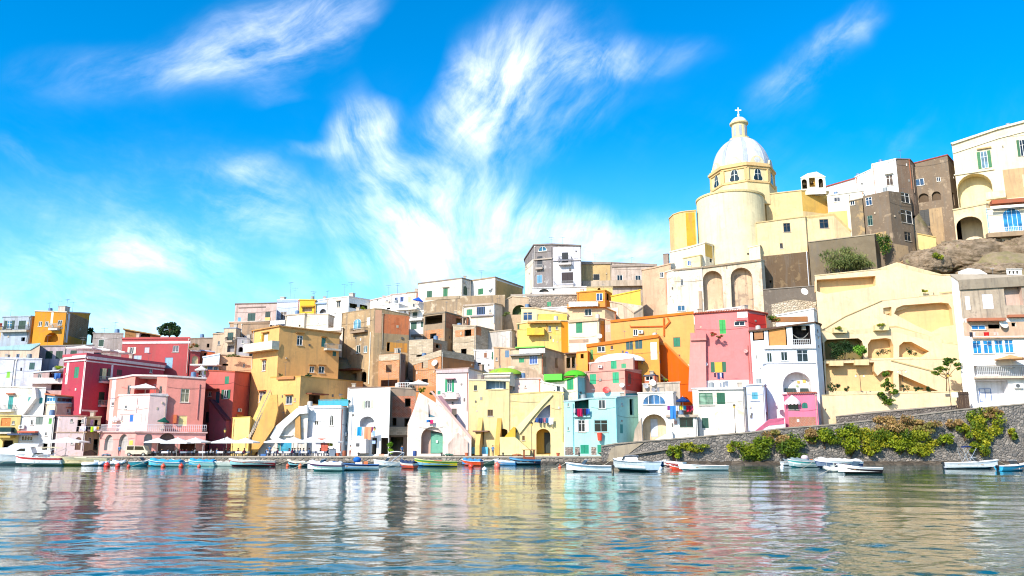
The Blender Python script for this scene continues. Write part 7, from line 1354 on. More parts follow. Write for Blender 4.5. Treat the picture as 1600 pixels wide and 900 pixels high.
def chair(col):
    r = empty('chair', (0, 0, 0), '', 'chair'); m = paint(col, .5); mb = MB(); mb.box(-.22, .22, -.22, .22, .43, .47); mb.build('seat', m, r); mb = MB(); mb.box(-.21, .21, .19, .22, .5, .88); mb.build('backrest', m, r)
    for x in (-.19, .19):
        for y, h in ((-.19, .43), (.205, .88)): b = MB(); b.box(x-.022, x+.022, y-.022, y+.022, 0, h); b.build('leg', m, r)
    return r
T0 = cloth_table(); CH = {c: chair(c) for c in ('22305a', '2b2a2e')}
def put(o, first, x, y, rz, label, group, z=1.2):
    c = o if first else copy_tree(o); c.location = (x, y, z); c.rotation_euler = (0, 0, rz); c['label'] = label; c['group'] = group; return c
def skin_person(shirt, trousers, hair, name, seated=True, skin='c98f6c'):
    bm = bmesh.new(); sl = bm.verts.layers.skin.verify()
    if seated: J = dict(pel=(0, 0, .52), ab=(0, .02, .72), ch=(0, .03, .95), nk=(0, .02, 1.1), hd=(0, 0, 1.2), ht=(0, 0, 1.3), lh=(-.1, -.02, .5), lk=(-.12, -.44, .5), la=(-.12, -.46, .1), lf=(-.12, -.6, .05), rh=(.1, -.02, .5), rk=(.12, -.44, .5), ra=(.12, -.42, .1), rf=(.12, -.56, .05), ls=(-.19, .02, 1.02), le=(-.25, -.08, .78), lw=(-.14, -.32, .78), lt=(-.1, -.42, .79), rs=(.19, .02, 1.02), re=(.25, -.08, .78), rw=(.14, -.32, .8), rt=(.1, -.42, .82))
    else: J = dict(pel=(0, 0, .93), ab=(0, 0, 1.1), ch=(0, 0, 1.3), nk=(0, 0, 1.47), hd=(0, -.01, 1.57), ht=(0, -.01, 1.68), lh=(-.1, 0, .88), lk=(-.11, -.02, .5), la=(-.11, .02, .1), lf=(-.11, -.13, .05), rh=(.1, 0, .88), rk=(.12, -.04, .5), ra=(.12, .03, .1), rf=(.12, -.12, .05), ls=(-.19, 0, 1.4), le=(-.25, .02, 1.13), lw=(-.24, -.1, .9), lt=(-.23, -.14, .8), rs=(.19, 0, 1.4), re=(.25, .02, 1.13), rw=(.24, -.1, .9), rt=(.23, -.14, .8))
    R = dict(pel=.15, ab=.135, ch=.16, nk=.06, hd=.1, ht=.085, lh=.09, lk=.062, la=.042, lf=.04, ls=.07, le=.045, lw=.032, lt=.04)
    E = [('pel', 'ab'), ('ab', 'ch'), ('ch', 'nk'), ('nk', 'hd'), ('hd', 'ht')]+[(a, b) for s in 'lr' for a, b in (('pel', s+'h'), (s+'h', s+'k'), (s+'k', s+'a'), (s+'a', s+'f'), ('ch', s+'s'), (s+'s', s+'e'), (s+'e', s+'w'), (s+'w', s+'t'))]
    V = {k: bm.verts.new(p) for k, p in J.items()}
    for k, v in V.items(): r = R.get(k) or R['l'+k[1:]]; v[sl].radius = (r, r*.8 if k in ('ch', 'ab', 'pel') else r)
    V['pel'][sl].use_root = True
    for a, b in E: bm.edges.new((V[a], V[b]))
    me = bpy.data.meshes.new('tmp'); bm.to_mesh(me); bm.free(); o = bpy.data.objects.new('tmp', me); COL.objects.link(o)
    o.modifiers.new('s', 'SKIN'); sd = o.modifiers.new('d', 'SUBSURF'); sd.levels = 1; sd.render_levels = 1
    dg = bpy.context.evaluated_depsgraph_get(); m2 = bpy.data.meshes.new_from_object(o.evaluated_get(dg)); bpy.data.objects.remove(o)
    for m in (paint(skin, .6), paint(shirt, .8), paint(trousers, .8)): m2.materials.append(m)
    zn = J['nk'][2]; zp = J['pel'][2]
    for p in m2.polygons:
        c = p.center; p.use_smooth = True
        arm = abs(c.x) > .215 and (c.z < J['le'][2]+.03)
        p.material_index = 0 if (c.z > zn-.0 or arm or c.z < .08) else (1 if c.z > zp+(.05 if seated else .02) and not (seated and c.y < -.3 and c.z < .7) else 2)
        if seated and c.y < -.2 and c.z > .7 and abs(c.x) < .3: p.material_index = 0
    ob = bpy.data.objects.new(name, m2); COL.objects.link(ob); tag(ob, '', 'person')
    mb = MB(); h = Vector(J['hd']); mb.ball(h+Vector((0, .03, .06)), .125, 12, 8, sq=(.92, 1, .95)); hr = mb.build('hair', paint(hair, .7)); hr.parent = ob
    fb = MB()
    for x in (-.035, .035): fb.ball(h+Vector((x, -.088, .03)), .014, 6, 4)
    ey = fb.build('eyes', paint('1a1412', .3)); ey.parent = ob
    fb = MB(); fb.ball(h+Vector((0, -.105, 0)), .018, 6, 4, sq=(.8, 1, 1.4)); fb.ball(h+Vector((0, -.093, -.045)), .022, 6, 4, sq=(1.3, .5, .35)); no = fb.build('nose_and_mouth', paint('b9785c', .6)); no.parent = ob
    return ob
PV = [(skin_person('e9e6e2', '2a3550', '2a1c14', 'person'), 'person in a white shirt seated at a quay café table'), (skin_person('a83a5a', '22242c', '1a1410', 'person'), 'person in a magenta top seated at a quay café table'), (skin_person('2b2f3f', '5a5148', '3a281a', 'person'), 'person in a dark top seated at a quay café table'), (skin_person('5f86b4', '30343c', '4a3420', 'person'), 'person in a light blue shirt seated at a quay café table')]
r2 = random.Random(5); nt_ = [0]; ncs = {c: 0 for c in CH}; npv = [0]*4
spots = []
for i in range(17): spots.append((231+i*9.6, 130.0+1.5*((i*7) % 3)/2, '2b2a2e', 'restaurant'))
for i in range(13): spots.append((424+i*8.7, 129.6+1.6*((i*5) % 3)/2, '22305a', 'café'))
for px, Y, c, w in spots:
    if 391 < px < 405: continue
    x = pt(px, 700, Y).x; put(T0, nt_[0] == 0, x, Y, r2.uniform(-.1, .1), 'square quay café table under a white cloth', 'quay café tables'); nt_[0] += 1
    for dx, dy, rz in ((-.72, .02, math.pi/2), (.72, .02, -math.pi/2)):
        xx, yy, rr = x+dx*.95, Y+dy, rz+r2.uniform(-.15, .15); first_ = ncs[c] == 0; ncs[c] += 1
        put(CH[c], first_, xx, yy, rr, ('navy chair at a café table by the white café house' if c == '22305a' else 'dark chair at a restaurant table by the pink arcade'), ('navy café chairs' if c == '22305a' else 'dark restaurant chairs'))
        if r2.random() < (.62 if c == '22305a' else .38):
            k = r2.randrange(4); o, lab = PV[k]; q = put(o, npv[k] == 0, xx, yy, rr, lab, 'people at the quay café tables', 1.2-.07); npv[k] += 1
st = skin_person('d98aa0', 'c9a0a8', '2a1c14', 'person', False); q = pt(185, 592, 149); st.location = (q.x, 138.9, pt(185, 590, 138.9).z-.4); 
st.location = (pt(184, 600, 141.2).x, 141.2, pt(184, 600, 141.2).z-.95); tag(st, 'person in pink standing at the roof edge of the pink house', 'person')
ns = [0]; sv = skin_person('3f6f9c', '2f3440', '2a1c14', 'person', False); s2 = skin_person('e6dfd0', '8a4a3a', '1a1410', 'person', False)
for o_, px, Y, rz, lab in ((sv, 421, 129.0, .4, 'person in a blue shirt standing on the quay left of the café tables'), (s2, 547, 129.2, -.5, 'person in a cream top standing by the tall plain white house'), (None, 628, 129.0, .8, 'person in a blue shirt standing before the dark garage'), (None, 770, 129.1, -.3, 'person in a blue shirt standing by the yellow buttress'), (None, 186, 129.0, .2, 'person in a blue shirt standing left of the small beige van')):
    o = o_ or sv.copy()
    if o_ is None:
        COL.objects.link(o)
        for ch in sv.children: copy_tree(ch, o)
    o.location = (pt(px, 711, Y).x, Y, 1.2); o.rotation_euler = (0, 0, rz); tag(o, lab, 'person', 'people standing on the quay')
def clutter_thing(kind, px, Y, label, col, k=1.0):
    q = pt(px, 711, Y); x, y, z = q.x, Y, 1.2; mb = MB(); cat = kind.split('_')[-1]
    if kind == 'crate':
        for j in range(3): mb.box(x-.4*k, x+.4*k, y-.3, y-.26, z+.02+j*.13, z+.11+j*.13); mb.box(x-.4*k, x+.4*k, y+.26, y+.3, z+.02+j*.13, z+.11+j*.13); mb.box(x-.4*k, x-.36*k, y-.259, y+.259, z+.02+j*.13, z+.11+j*.13); mb.box(x+.36*k, x+.4*k, y-.259, y+.259, z+.02+j*.13, z+.11+j*.13)
        mb.box(x-.36*k, x+.36*k, y-.26, y+.26, z, z+.05)
    elif kind == 'barrel': mb.lathe([(0, .9), (.28, .9), (.3, .86), (.33, .6), (.33, .3), (.3, .04), (.28, 0)], (x, y, z), 16)
    elif kind == 'fishing_net':
        for j in range(26): a = rnd.uniform(0, 6.3); r = rnd.uniform(.1, .7)*k; p = Vector((x+r*math.cos(a), y+.5*r*math.sin(a), z+.12+.3*(.7-r/k)+rnd.uniform(0, .1))); mb.ball(p, .17, 7, 4, sq=(1.3, 1, .7))
    elif kind == 'flower_pot': mb.lathe([(0, .04), (.2, .04), (.3, .5), (.33, .5), (.33, .56), (.26, .56), (.2, .45), (0, .45)], (x, y, z), 14)
    elif kind == 'bollard': mb.lathe([(.2, 0), (.14, .08), (.12, .4), (.2, .46), (.2, .56), (.08, .62), (0, .62)], (x, y, z), 14)
    tag(mb.build(kind, paint(col, .6), at=q), label, cat)
for a in [('crate', 412, 128.7, 'blue plastic fish crate on the quay left of the café tables', '3a6fb0'), ('crate', 596, 128.8, 'orange fish crate on the quay before the dark garage', 'd2703a', 1.1), ('crate', 758, 128.8, 'white fish crate on the quay below the blue gate', 'dfe2e2'), ('barrel', 538, 129.3, 'rusty barrel at the corner of the white café house', '8a4a2c'), ('barrel', 648, 129.6, 'dark blue barrel beside the green garage arch', '24407a'), ('fishing_net', 700, 128.9, 'heap of green fishing net on the quay right of the garage arch', '3f6a5a', 1.2), ('fishing_net', 808, 128.8, 'heap of orange-brown fishing net near the wheelhouse boat', '9a6038', 1.0), ('fishing_net', 206 - 40, 128.8, 'heap of blue-grey net in front of the pink arches', '5a6a7a', 1.1), ('flower_pot', 528, 129.0, 'terracotta flower pot at the foot of the air conditioners', 'b8603c'), ('flower_pot', 729, 129.6, 'terracotta flower pot at the foot of the diagonal pink stair', 'b8603c'), ('flower_pot', 872, 129.4, 'terracotta flower pot right of the yellow arched doorway', 'b0583a'), ('bollard', 560, 128.3, 'iron bollard on the quay edge below the hanging washing', '3a3836'), ('bollard', 690, 128.3, 'iron bollard on the quay edge before the green garage door', '3a3836'), ('bollard', 786, 128.3, 'iron bollard on the quay edge by the yellow garden wall', '3a3836'), ('bollard', 905, 128.3, 'iron bollard on the quay edge below the turquoise house', '3a3836')]: clutter_thing(*a)
# little van on the quay
def van():
    q = pt(216, 708, 129.2); r = empty('van', (q.x, q.y, 1.2), 'small beige van with dark windows parked on the quay by the pink arches', 'van'); o = Vector((q.x, q.y, 1.2)); m = paint('cdbfa6', .35)
    mb = MB(); prof = [(-1.7, .35), (1.75, .35), (1.8, .8), (1.5, .95), (1.1, 1.65), (-1.65, 1.7), (-1.75, 1.0)]; mb.prism([o+Vector((x, -.75, z)) for x, z in prof], (0, 1.5, 0)); mb.build('body', m, r)
    for a in (((-.3, 1.0), (1.25, 1.0), (.98, 1.55), (-.3, 1.58)), ((-1.5, 1.02), (-.45, 1.0), (-.45, 1.58), (-1.5, 1.58))): mb = MB(); mb.prism([o+Vector((x, -.772, z)) for x, z in a], (0, .018, 0)); mb.build('window', glass('1a1618'), r)
    for x in (-1.1, 1.15):
        for y in (-.72, .72):
            mb = MB(); mb.tube(o+Vector((x, y-.09, .3)), o+Vector((x, y+.09, .3)), .3, n=16); w = mb.build('wheel', paint('1c1c1e', .7), r); mb = MB(); mb.tube(o+Vector((x, y-.1, .3)), o+Vector((x, y+.1, .3)), .16, n=12); mb.build('rim', paint('b0b2b4', .3, .8), w)
    mb = MB(); mb.box(q.x+1.72, q.x+1.83, q.y-.6, q.y-.35, 1.85, 2.0); mb.build('headlight', glass('d9d9cf'), r)
van()
# ================================================================== greenery, lamps, washing
def foliage(mb, c, R, n, size, seed, clumps=9, up=0.0, thin=1.0, nm=3):
    r = random.Random(seed); c = Vector(c); cl = []
    for k in range(clumps):
        d = Vector((r.gauss(0, 1), r.gauss(0, 1), r.gauss(0, 1))).normalized(); f = r.uniform(.35, .85); cl.append((Vector((d.x*R[0]*f, d.y*R[1]*f, d.z*R[2]*f)), r.uniform(.28, .5), r.randrange(nm)))
    for k in range(n):
        q, s, mi = cl[r.randrange(clumps)]; d = Vector((r.gauss(0, 1), r.gauss(0, 1), r.gauss(0, 1))).normalized()*r.random()**.45
        p = c+q+Vector((d.x*R[0]*s, d.y*R[1]*s, d.z*R[2]*s)); a = Vector((r.gauss(0, 1), r.gauss(0, 1), r.gauss(0, 1)+up)).normalized(); b = a.orthogonal().normalized(); b = (b*math.cos(r.random()*6.3)+a.cross(b)*math.sin(r.random()*6.3)); s2 = size*r.uniform(.6, 1.3)
        mi2 = mi if r.random() < .7 else r.randrange(nm)
        mb.add([p-a*s2*.5, p+b*s2*.3*thin, p+a*s2*.6, p-b*s2*.3*thin], [(0, 1, 2, 3)], mi2)
GREEN = ('8e9a22', '6d8020', '4c6420'); YEL = ('a9a52a', '8a9226', '5f7420'); BRN = ('b0905c', '9a7a50', '8f8a48'); DARK = ('2f4a26', '263f22', '3d5a2c'); OLIVE = ('76804a', '5c6a38', '8a8a52')
def shrub(px, row, Y, rx, rz, label, cols, seed, name='shrub', ry=None, n=None, size=.34, group='shrubs on the sea wall', up=0, thin=1, clumps=None, stem=True):
    c = pt(px, row, Y); X = rx*Y/F; Z = rz*Y/F; ry = ry or max(.5, min(1.3, X*.6)); root = empty(name, (c.x, c.y, c.z-Z), label, 'shrub' if name == 'shrub' else ('tree' if 'tree' in name else 'plant'), group)
    mb = MB(); n = n or int(min(3400, 300+330*X*Z)); foliage(mb, c, (X, ry, Z), n, size, seed, clumps or max(6, int(5+X*Z*1.1)), up, thin); mb.build('foliage', [leaf(h) for h in cols], root, recalc=False, merge=False)
    if stem:
        sb = MB(); r = random.Random(seed)
        for k in range(4): sb.tube((c.x+r.uniform(-.2, .2), c.y+.35, c.z-Z*.95), c+Vector((r.uniform(-.7, .7)*X, r.uniform(-.3, .3)*ry, r.uniform(-.2, .6)*Z)), .05, .02, 5)
        sb.build('stem', leaf('5a4430'), root)
    return root
W = 126.2
for i, a in enumerate([
    (1053, 707, 11, 13, 'dark green shrub at the left end of the sea wall by the ledge', GREEN), (1082, 699, 20, 6, 'low spreading yellow-green shrub along the wall near the lantern', YEL), (1145, 697, 10, 9, 'single round shrub just right of the spreading one', YEL),
    (1181, 701, 22, 20, 'large dark shrub hanging to the waterline, leftmost of the thick row', GREEN), (1211, 684, 18, 9, 'brownish dry shrub at the wall top right of the large dark shrub', BRN), (1233, 698, 21, 17, 'round green shrub above the teal covered boat', GREEN), (1264, 681, 15, 10, 'reddish-brown dry shrub at the wall top over the dark blue boat', BRN),
    (1289, 682, 20, 16, 'bright green shrub draped over the coping right of the reddish-brown one', GREEN), (1331, 686, 25, 19, 'broad olive green shrub in the middle of the thick row', GREEN), (1330, 703, 12, 10, 'small hanging shrub below the broad olive one', YEL), (1367, 684, 26, 20, 'big yellow-green shrub right of the broad olive one', YEL), (1362, 702, 11, 10, 'small drooping tuft under the big yellow-green shrub', YEL),
    (1398, 662, 26, 14, 'pale brown twiggy shrub rising above the coping', BRN), (1409, 690, 18, 17, 'medium green shrub below the pale brown twiggy shrub', GREEN), (1442, 694, 26, 17, 'wide yellow-green shrub low on the wall, right of the medium green one', YEL), (1446, 666, 21, 9, 'straw coloured dry shrub along the coping', BRN), (1475, 683, 12, 12, 'small green shrub at the right end of the thick row', GREEN), (1488, 662, 11, 9, 'brown tuft on the coping left of the tall yellow-green shrub', BRN),
    (1507, 675, 11, 12, 'single oval shrub on bare stone left of the tall yellow-green shrub', YEL), (1537, 665, 25, 24, 'tall yellow-green shrub, largest at the right of the sea wall', YEL), (1539, 692, 15, 16, 'hanging lower tuft beneath the largest right-hand shrub', YEL), (1519, 697, 7, 7, 'small tuft by the navy sunshade boat', YEL), (1553, 644, 14, 9, 'brown dry shrub at the very top of the wall above the tall yellow-green one', BRN), (1582, 677, 8, 8, 'little round shrub alone on the stone near the right edge', YEL)]):
    shrub(a[0], a[1], W, a[2]*1.28, a[3]*1.2, a[4], a[5], 100+i, ry=1.1)
shrub(1321, 406, 161.8, 47, 19, 'big feathery olive bush on the dark retaining wall below the church', OLIVE, 31, ry=2.0, n=3800, size=.75, group=None, up=1.6, thin=.35, clumps=26)
shrub(1381, 378, 163, 14, 22, 'dark green ivy mass between the concrete wall and the stone house', ('3f6a24', '2f5420', '8a8a3a'), 32, group=None, n=1300)
shrub(1466, 401, 155.2, 10, 9, 'yellow-green bush growing on the boulder edge', YEL, 33, group=None, n=500)
shrub(1320, 548, 141.6, 28, 15, 'dense dark hedge filling the left recess of the third terrace wall', DARK, 34, ry=.7, n=2200, group='plants on the yellow terraces', size=.3)
shrub(1347, 547, 140.8, 12, 12, 'bright green round bush beside the dark hedge', ('5f9a2c', '4a8228', '7aa83c'), 35, group='plants on the yellow terraces', n=700)
for i, (px, row, Y, rx, rz, lab) in enumerate([(1381, 548, 140.6, 13, 10, 'loose dark bush in the middle recess of the third terrace wall'), (1424, 552, 140.6, 9, 9, 'leggy cactus-like plant in the right recess of the third terrace wall'), (1413, 606, 137.4, 8, 5, 'agave at the left end of the fourth terrace ramp'), (1434, 608, 137.4, 7, 4, 'agave in the middle of the fourth terrace ramp'), (1450, 608.5, 137.4, 6, 4, 'agave at the lower end of the fourth terrace ramp'), (1307, 605, 137.4, 7, 7, 'spindly plant at the left end of the fourth terrace'), (1321, 606, 137.4, 5, 6, 'second spindly plant on the fourth terrace'), (1297, 606, 137.6, 5, 10, 'tall dark plant against the left corner of the fourth terrace'), (1446, 454, 147.6, 7, 4, 'yellow-green tuft in the planter of the uppermost terrace wall'), (1311, 512, 142.2, 6, 3, 'tuft in the left planter of the third terrace wall'), (1375, 507, 141.4, 8, 2.5, 'tuft in the middle planter of the third terrace wall')]):
    shrub(px, row, Y, rx, rz, lab, DARK if i < 8 else YEL, 50+i, 'plant', n=220, size=.32, group='plants on the yellow terraces', up=1.2, thin=.6, stem=False)
def tree(px, row, Y, parts, base, label, cols, seed, trunk=.12, name='tree', n=420, size=.3, group=None):
    b = pt(*base, Y); root = empty(name, b, label, 'tree', group); tb = MB(); cur = b; r = random.Random(seed); tops = [pt(a, c, Y) for a, c, *_ in parts]
    mid = b+(sum(tops, Vector())/len(tops)-b)*.5+Vector((r.uniform(-.3, .3), 0, 0)); tb.tube(b, mid, trunk, trunk*.75, 8)
    for t in tops: e = mid+(t-mid)*.5+Vector((r.uniform(-.3, .3), r.uniform(-.2, .2), 0)); tb.tube(mid, e, trunk*.7, trunk*.45, 7); tb.tube(e, t, trunk*.45, trunk*.15, 6)
    tb.build('trunk', leaf('6a5238'), root); mb = MB()
    for k, (a, c, rx, rz) in enumerate(parts): foliage(mb, pt(a, c, Y), (rx*Y/F, rx*Y/F*.8, rz*Y/F), n, size, seed+k, 7)
    mb.build('crown', [leaf(h) for h in cols], root, recalc=False, merge=False); return root
tree(1477, 582, 134.6, [(1488, 563, 12, 6), (1496, 572, 9, 6), (1471, 577, 10, 6), (1463, 583, 8, 4), (1480, 567, 8, 5)], (1479, 612), 'small twisted tree with two leafy heads on the yellow street wall', ('4a6a24', '3a5a20', '7a8a2c'), 61, .1)
tree(1386, 600, 133.6, [(1384, 588, 8, 9), (1388, 603, 10, 10), (1380, 618, 10, 8), (1390, 627, 14, 6), (1397, 612, 8, 7)], (1390, 622), 'hanging pine-like shrub tumbling over the yellow street wall', ('4a6a1c', '6a8424', '35501a'), 62, .1, 'shrub_tree')
tree(265, 515, 172, [(258, 514, 12, 10), (270, 509, 12, 9), (278, 518, 9, 9), (264, 520, 14, 8), (254, 520, 9, 6), (265, 508, 8, 6)], (265, 534), 'round dark green tree on the skyline behind the brick-red house', DARK, 63, .25, n=700, size=.4)
tree(143, 520, 172, [(142, 518, 7, 9), (147, 524, 6, 7)], (143, 536), 'narrow dark cypress between the ochre house and the old grey house', DARK, 64, .2, n=500, size=.4)
for i, (px, row, Y, rx, rz, lab, cols) in enumerate([(532, 626.5, 134.9, 9, 5, 'green potted hedge on the white café house roof', ('4a8a24', '3a7020', '6aa030')), (543, 626, 135.6, 7, 4, 'darker potted hedge right on the café roof behind the teal railing', DARK), (609, 698, 131, 8, 9, 'leafy yellow-green plant on the quay by the dark garage', ('7aa82c', '5f8f24', '9ab83a')), (658, 609.5, 133.8, 7, 5, 'orange-green succulent on the pink arch house top', ('b08a2c', '8a8a2c', '6a7a2c')), (676, 615, 133.2, 4, 5, 'dark cactus at the head of the diagonal pink stair', DARK),
    (91, 574.5, 146.4, 7, 4, 'lime green plant on the rose terrace beside the crimson house', ('8fb02c', '6f9a24', 'b0b83a')), (482, 585.5, 139.6, 6, 3, 'dark green flower box on the yellow terrace pillar', DARK), (438, 586.5, 139, 5, 3, 'red-green flower pot at the left of the yellow terrace', BRN), (304, 541, 158.4, 9, 5, 'mixed pot plants on the red annex terrace', ('6a7a3c', 'a86a3c', '4a5a2c')), (1113, 523, 139.2, 8, 4, 'red flowers trailing over the pink house balcony', ('b83a34', '5f7a34', 'c8584a')), (1124, 526, 138.9, 7, 3, 'green trailing plant right of the red balcony flowers', ('5f7a34', '8f4a34', '4a6a2c')), (1209, 497, 142, 10, 6, 'green pot plants on the loggia house roof', ('6a8a2c', '4f7024', '8a9a3c')), (1040, 565 + 28, 144.8, 5, 3, 'potted plant at the foot of the orange wing', GREEN), (568, 481.5, 171, 6, 3, 'green plant on the white gabled house terrace', GREEN), (791, 492, 160.4, 9, 5, 'bushy weeds at the foot of the tan terrace wall', OLIVE), (366, 556, 150, 14, 3, 'row of pot plants on the peach wall house roof', OLIVE), (516, 693, 131.4, 4, 6, 'yellow flower pot by the air conditioners', ('b0a82c', '6a8a2c', 'd0b83a'))]):
    shrub(px, row, Y, rx, rz, lab, cols, 80+i, 'potted_plant' if 'pot' in lab else 'plant', ry=.5, n=260, size=.28, group=None, stem=False)
# ---- lamps
def lantern(px, ytop, ybot, Y, label, kind='post'):
    b = pt(px, ybot, Y); t = pt(px, ytop, Y); root = empty('street_lamp', b, label, 'street lamp'); iron = paint('3a3430', .5, .5); mb = MB(); hh = t.z-b.z
    mb.tube(b, b+Vector((0, 0, hh*.12)), .09, .07, 10); mb.tube(b+Vector((0, 0, hh*.12)), b+Vector((0, 0, hh*.82)), .05, .04, 8); mb.build('post', iron, root)
    if kind == 'post':
        c = b+Vector((0, 0, hh*.82)); gb = MB(); gb.lathe([(.12, 0), (.2, .42)], c, 6); g = gb.build('lamp_glass', paint('d9b45a', .3), root); mb = MB(); mb.lathe([(.25, .42), (.1, .62), (.02, .75)], c, 6); mb.build('lamp_cap', iron, root)
    else:
        for s in (-1, 1):
            mb = MB(); p = b+Vector((0, 0, hh*.82))
            for k in range(6): a0, a1 = math.pi*k/6, math.pi*(k+1)/6; mb.tube(p+Vector((s*.35*(1-math.cos(a0)), 0, .3*math.sin(a0)+.1)), p+Vector((s*.35*(1-math.cos(a1)), 0, .3*math.sin(a1)+.1)), .025, n=5)
            mb.build('lamp_arm', iron, root); mb = MB(); mb.ball(p+Vector((s*.7, 0, .0)), .17, 10, 7); mb.build('lamp_globe', paint('e9e6dc', .3), root, smooth=True)
    return root
lantern(831, 656, 711, 129.6, 'black street lamp before the yellow arched doorway')
lantern(1149.5, 629, 679, 128.6, 'street lamp with an amber lantern in front of the flaking white house')
lantern(1487, 578, 641, 128.8, 'street lamp with an amber lantern beside the dark wooden gate')
lantern(584, 665, 711, 129.6, 'slim lamp post with blue signs beside the hanging washing')
lantern(349, 668, 711, 129.2, 'lamp with a yellow lantern against the dark maroon house')
lantern(1345.5, 583, 612, 137.2, 'double globe lamp on the fourth yellow terrace, left', 'double')
lantern(1412, 575, 612, 137.2, 'double armed lamp on the fourth yellow terrace, right beside the ramp', 'double')
def signplate(px, row, Y, w, h, col, label):
    q = pt(px, row, Y); mb = MB(); mb.box(q.x-w/2, q.x+w/2, Y-.02, Y+.02, q.z-h/2, q.z+h/2); o = mb.build('sign', paint(col, .5), at=q); tag(o, label, 'sign')
signplate(584, 677, 129.5, .5, .8, '8fa8dc', 'upper pale blue sign on the slim lamp post'); signplate(584, 691, 129.5, .55, .5, '9fb4e0', 'lower pale blue sign on the slim lamp post'); signplate(1149.5, 658, 128.5, .5, .5, 'c9d2ea', 'small bluish sign on the amber lantern post by the flaking white house'); signplate(1492, 617, 128.6, 1.0, .75, 'e9ece9', 'white notice hung before the dark gate')
def gate():
    q0, q1 = pt(1497, 641, 131.5), pt(1516, 640, 131.5); r = empty('gate', (q0.x, 131.5, q0.z), 'dark wooden gate between the yellow street wall and the stone house', 'gate'); zt = pt(1500, 612, 131.5).z; mb = MB(); n = 7
    for k in range(n): x = q0.x+(q1.x-q0.x)*k/n; mb.box(x+.02, x+(q1.x-q0.x)/n-.02, 131.5, 131.56, q0.z-.3, zt)
    mb.build('board_panel', paint('4a3626', .7), r); mb = MB(); mb.box(q0.x, q1.x, 131.42, 131.5, zt-.5, zt-.3); mb.box(q0.x, q1.x, 131.42, 131.5, q0.z+.2, q0.z+.4); mb.build('crossbar', paint('3a2a1e', .7), r)
gate()
# ---- washing
def washing(label, px0, px1, row, Y, items, seed, line=True):
    a, b = pt(px0, row, Y), pt(px1, row, Y); root = empty('clothesline', a, label, 'washing'); mb = MB(); mb.tube(a, b, .015, n=4); mb.build('line', paint('cfcfcf', .6), root); r = random.Random(seed)
    for px, w, h, col in items:
        p = pt(px, row, Y); ww = w*Y/F; hh = h*Y/F; n = 6; vs = []; fs = []
        for j in range(5):
            for k in range(n+1):
                u = k/n; vs.append(Vector((p.x-ww/2+ww*u*(1-.06*j/4), Y-.03-.08*math.sin(u*9+seed+px)*(.3+j/4), p.z-hh*j/4*(1+.05*math.sin(u*5+px)))))
        for j in range(4):
            for k in range(n): fs.append((j*(n+1)+k, j*(n+1)+k+1, (j+1)*(n+1)+k+1, (j+1)*(n+1)+k))
        mb = MB(); mb.add(vs, fs); mb.build('garment', cloth(col), root, recalc=False)
washing('dense row of magenta, navy and white washing in the turquoise house loggia', 896, 922, 638.5, 131.9, [(897.5, 3, 7, 'd9cfd4'), (900, 3, 9, '2a3a5f'), (903.5, 4, 12, 'b8204a'), (907.5, 5, 12, 'c42a5c'), (911, 3, 9, '1f2a4a'), (914, 3, 10, '4a2a3a'), (917, 3, 9, '2a4fa8'), (920, 3, 8, '3f6fc0')], 1)
washing('washing line with a blue patterned sheet and bright towels under the blue parasol', 1041, 1084, 634, 131.3, [(1044.5, 4, 7, '8a3a8f'), (1051, 9, 20, '3f86d0'), (1058, 5, 8, 'c9d0e6'), (1064.5, 5, 6, 'e0d83a'), (1069.5, 5, 6, '2f9ac0'), (1076, 7, 9, 'c8283f'), (1081, 5, 7, 'd84a6a')], 2)
washing('blue towel and patterned orange sheet hanging at the tall plain white house', 553, 585, 667, 132.6, [(556, 5, 14, 'e6dccb'), (561.5, 8, 14, '2a9ad0'), (567, 5, 14, 'e6d4cf'), (575, 12, 19, 'e29a74'), (582, 3, 9, '8a3a6a')], 3)
washing('white, black and lime washing beside the pale pink-lilac house', 119, 157, 666.5, 135.2, [(122, 4, 8, '1f2026'), (128, 5, 6, 'e0dce6'), (132.5, 4, 7, 'e6e2ea'), (136, 3, 7, '26283a'), (140, 3, 5, '1c1e24'), (144.5, 5, 8, 'b4e02c'), (149, 5, 6, 'dcd6dc'), (153, 4, 5, 'c9a23a')], 4)
washing('blue washing over the half-arch balcony of the yellow arched house', 835, 867, 653, 132.7, [(839, 5, 7, '3f5f9c'), (845, 5, 8, '2a3a6a'), (851, 5, 7, 'b06a7a'), (855, 4, 8, '3a6f9a'), (861.5, 6, 10, 'e9eaee')], 5)
washing('dark jeans and pale shirt below the yellow cloth of the pink house window', 1115, 1132, 582.5, 138.6, [(1117, 2.5, 7, '2a2f44'), (1122.5, 4, 10, '3f4f7f'), (1126, 3, 7, 'c9d0e2'), (1129, 3, 9, '22305a')], 6)
washing('red garments on the balcony line of the stone and white house', 1512, 1560, 519, 131.8, [(1517, 5, 8, '3a3a42'), (1522, 4, 7, 'e4e4e8'), (1541, 9, 6, 'd22a2a'), (1556, 7, 5, 'd9b8ac')], 7)
washing('pink and blue swimwear hanging over the green garage arch', 666, 678, 656, 132.6, [(668, 3, 4, '3f8fd0'), (671, 3, 3.5, '2a4a8a'), (674.5, 5, 6, 'd83a7a')], 8)
washing('dark blue washing on the rose terrace of the far left houses', 80, 101, 583, 145.2, [(83, 3, 7, '2a2030'), (88, 6, 9, '4f7fc0'), (93, 5, 8, '3a66b0'), (98, 3, 7, '5a1f2a')], 9)
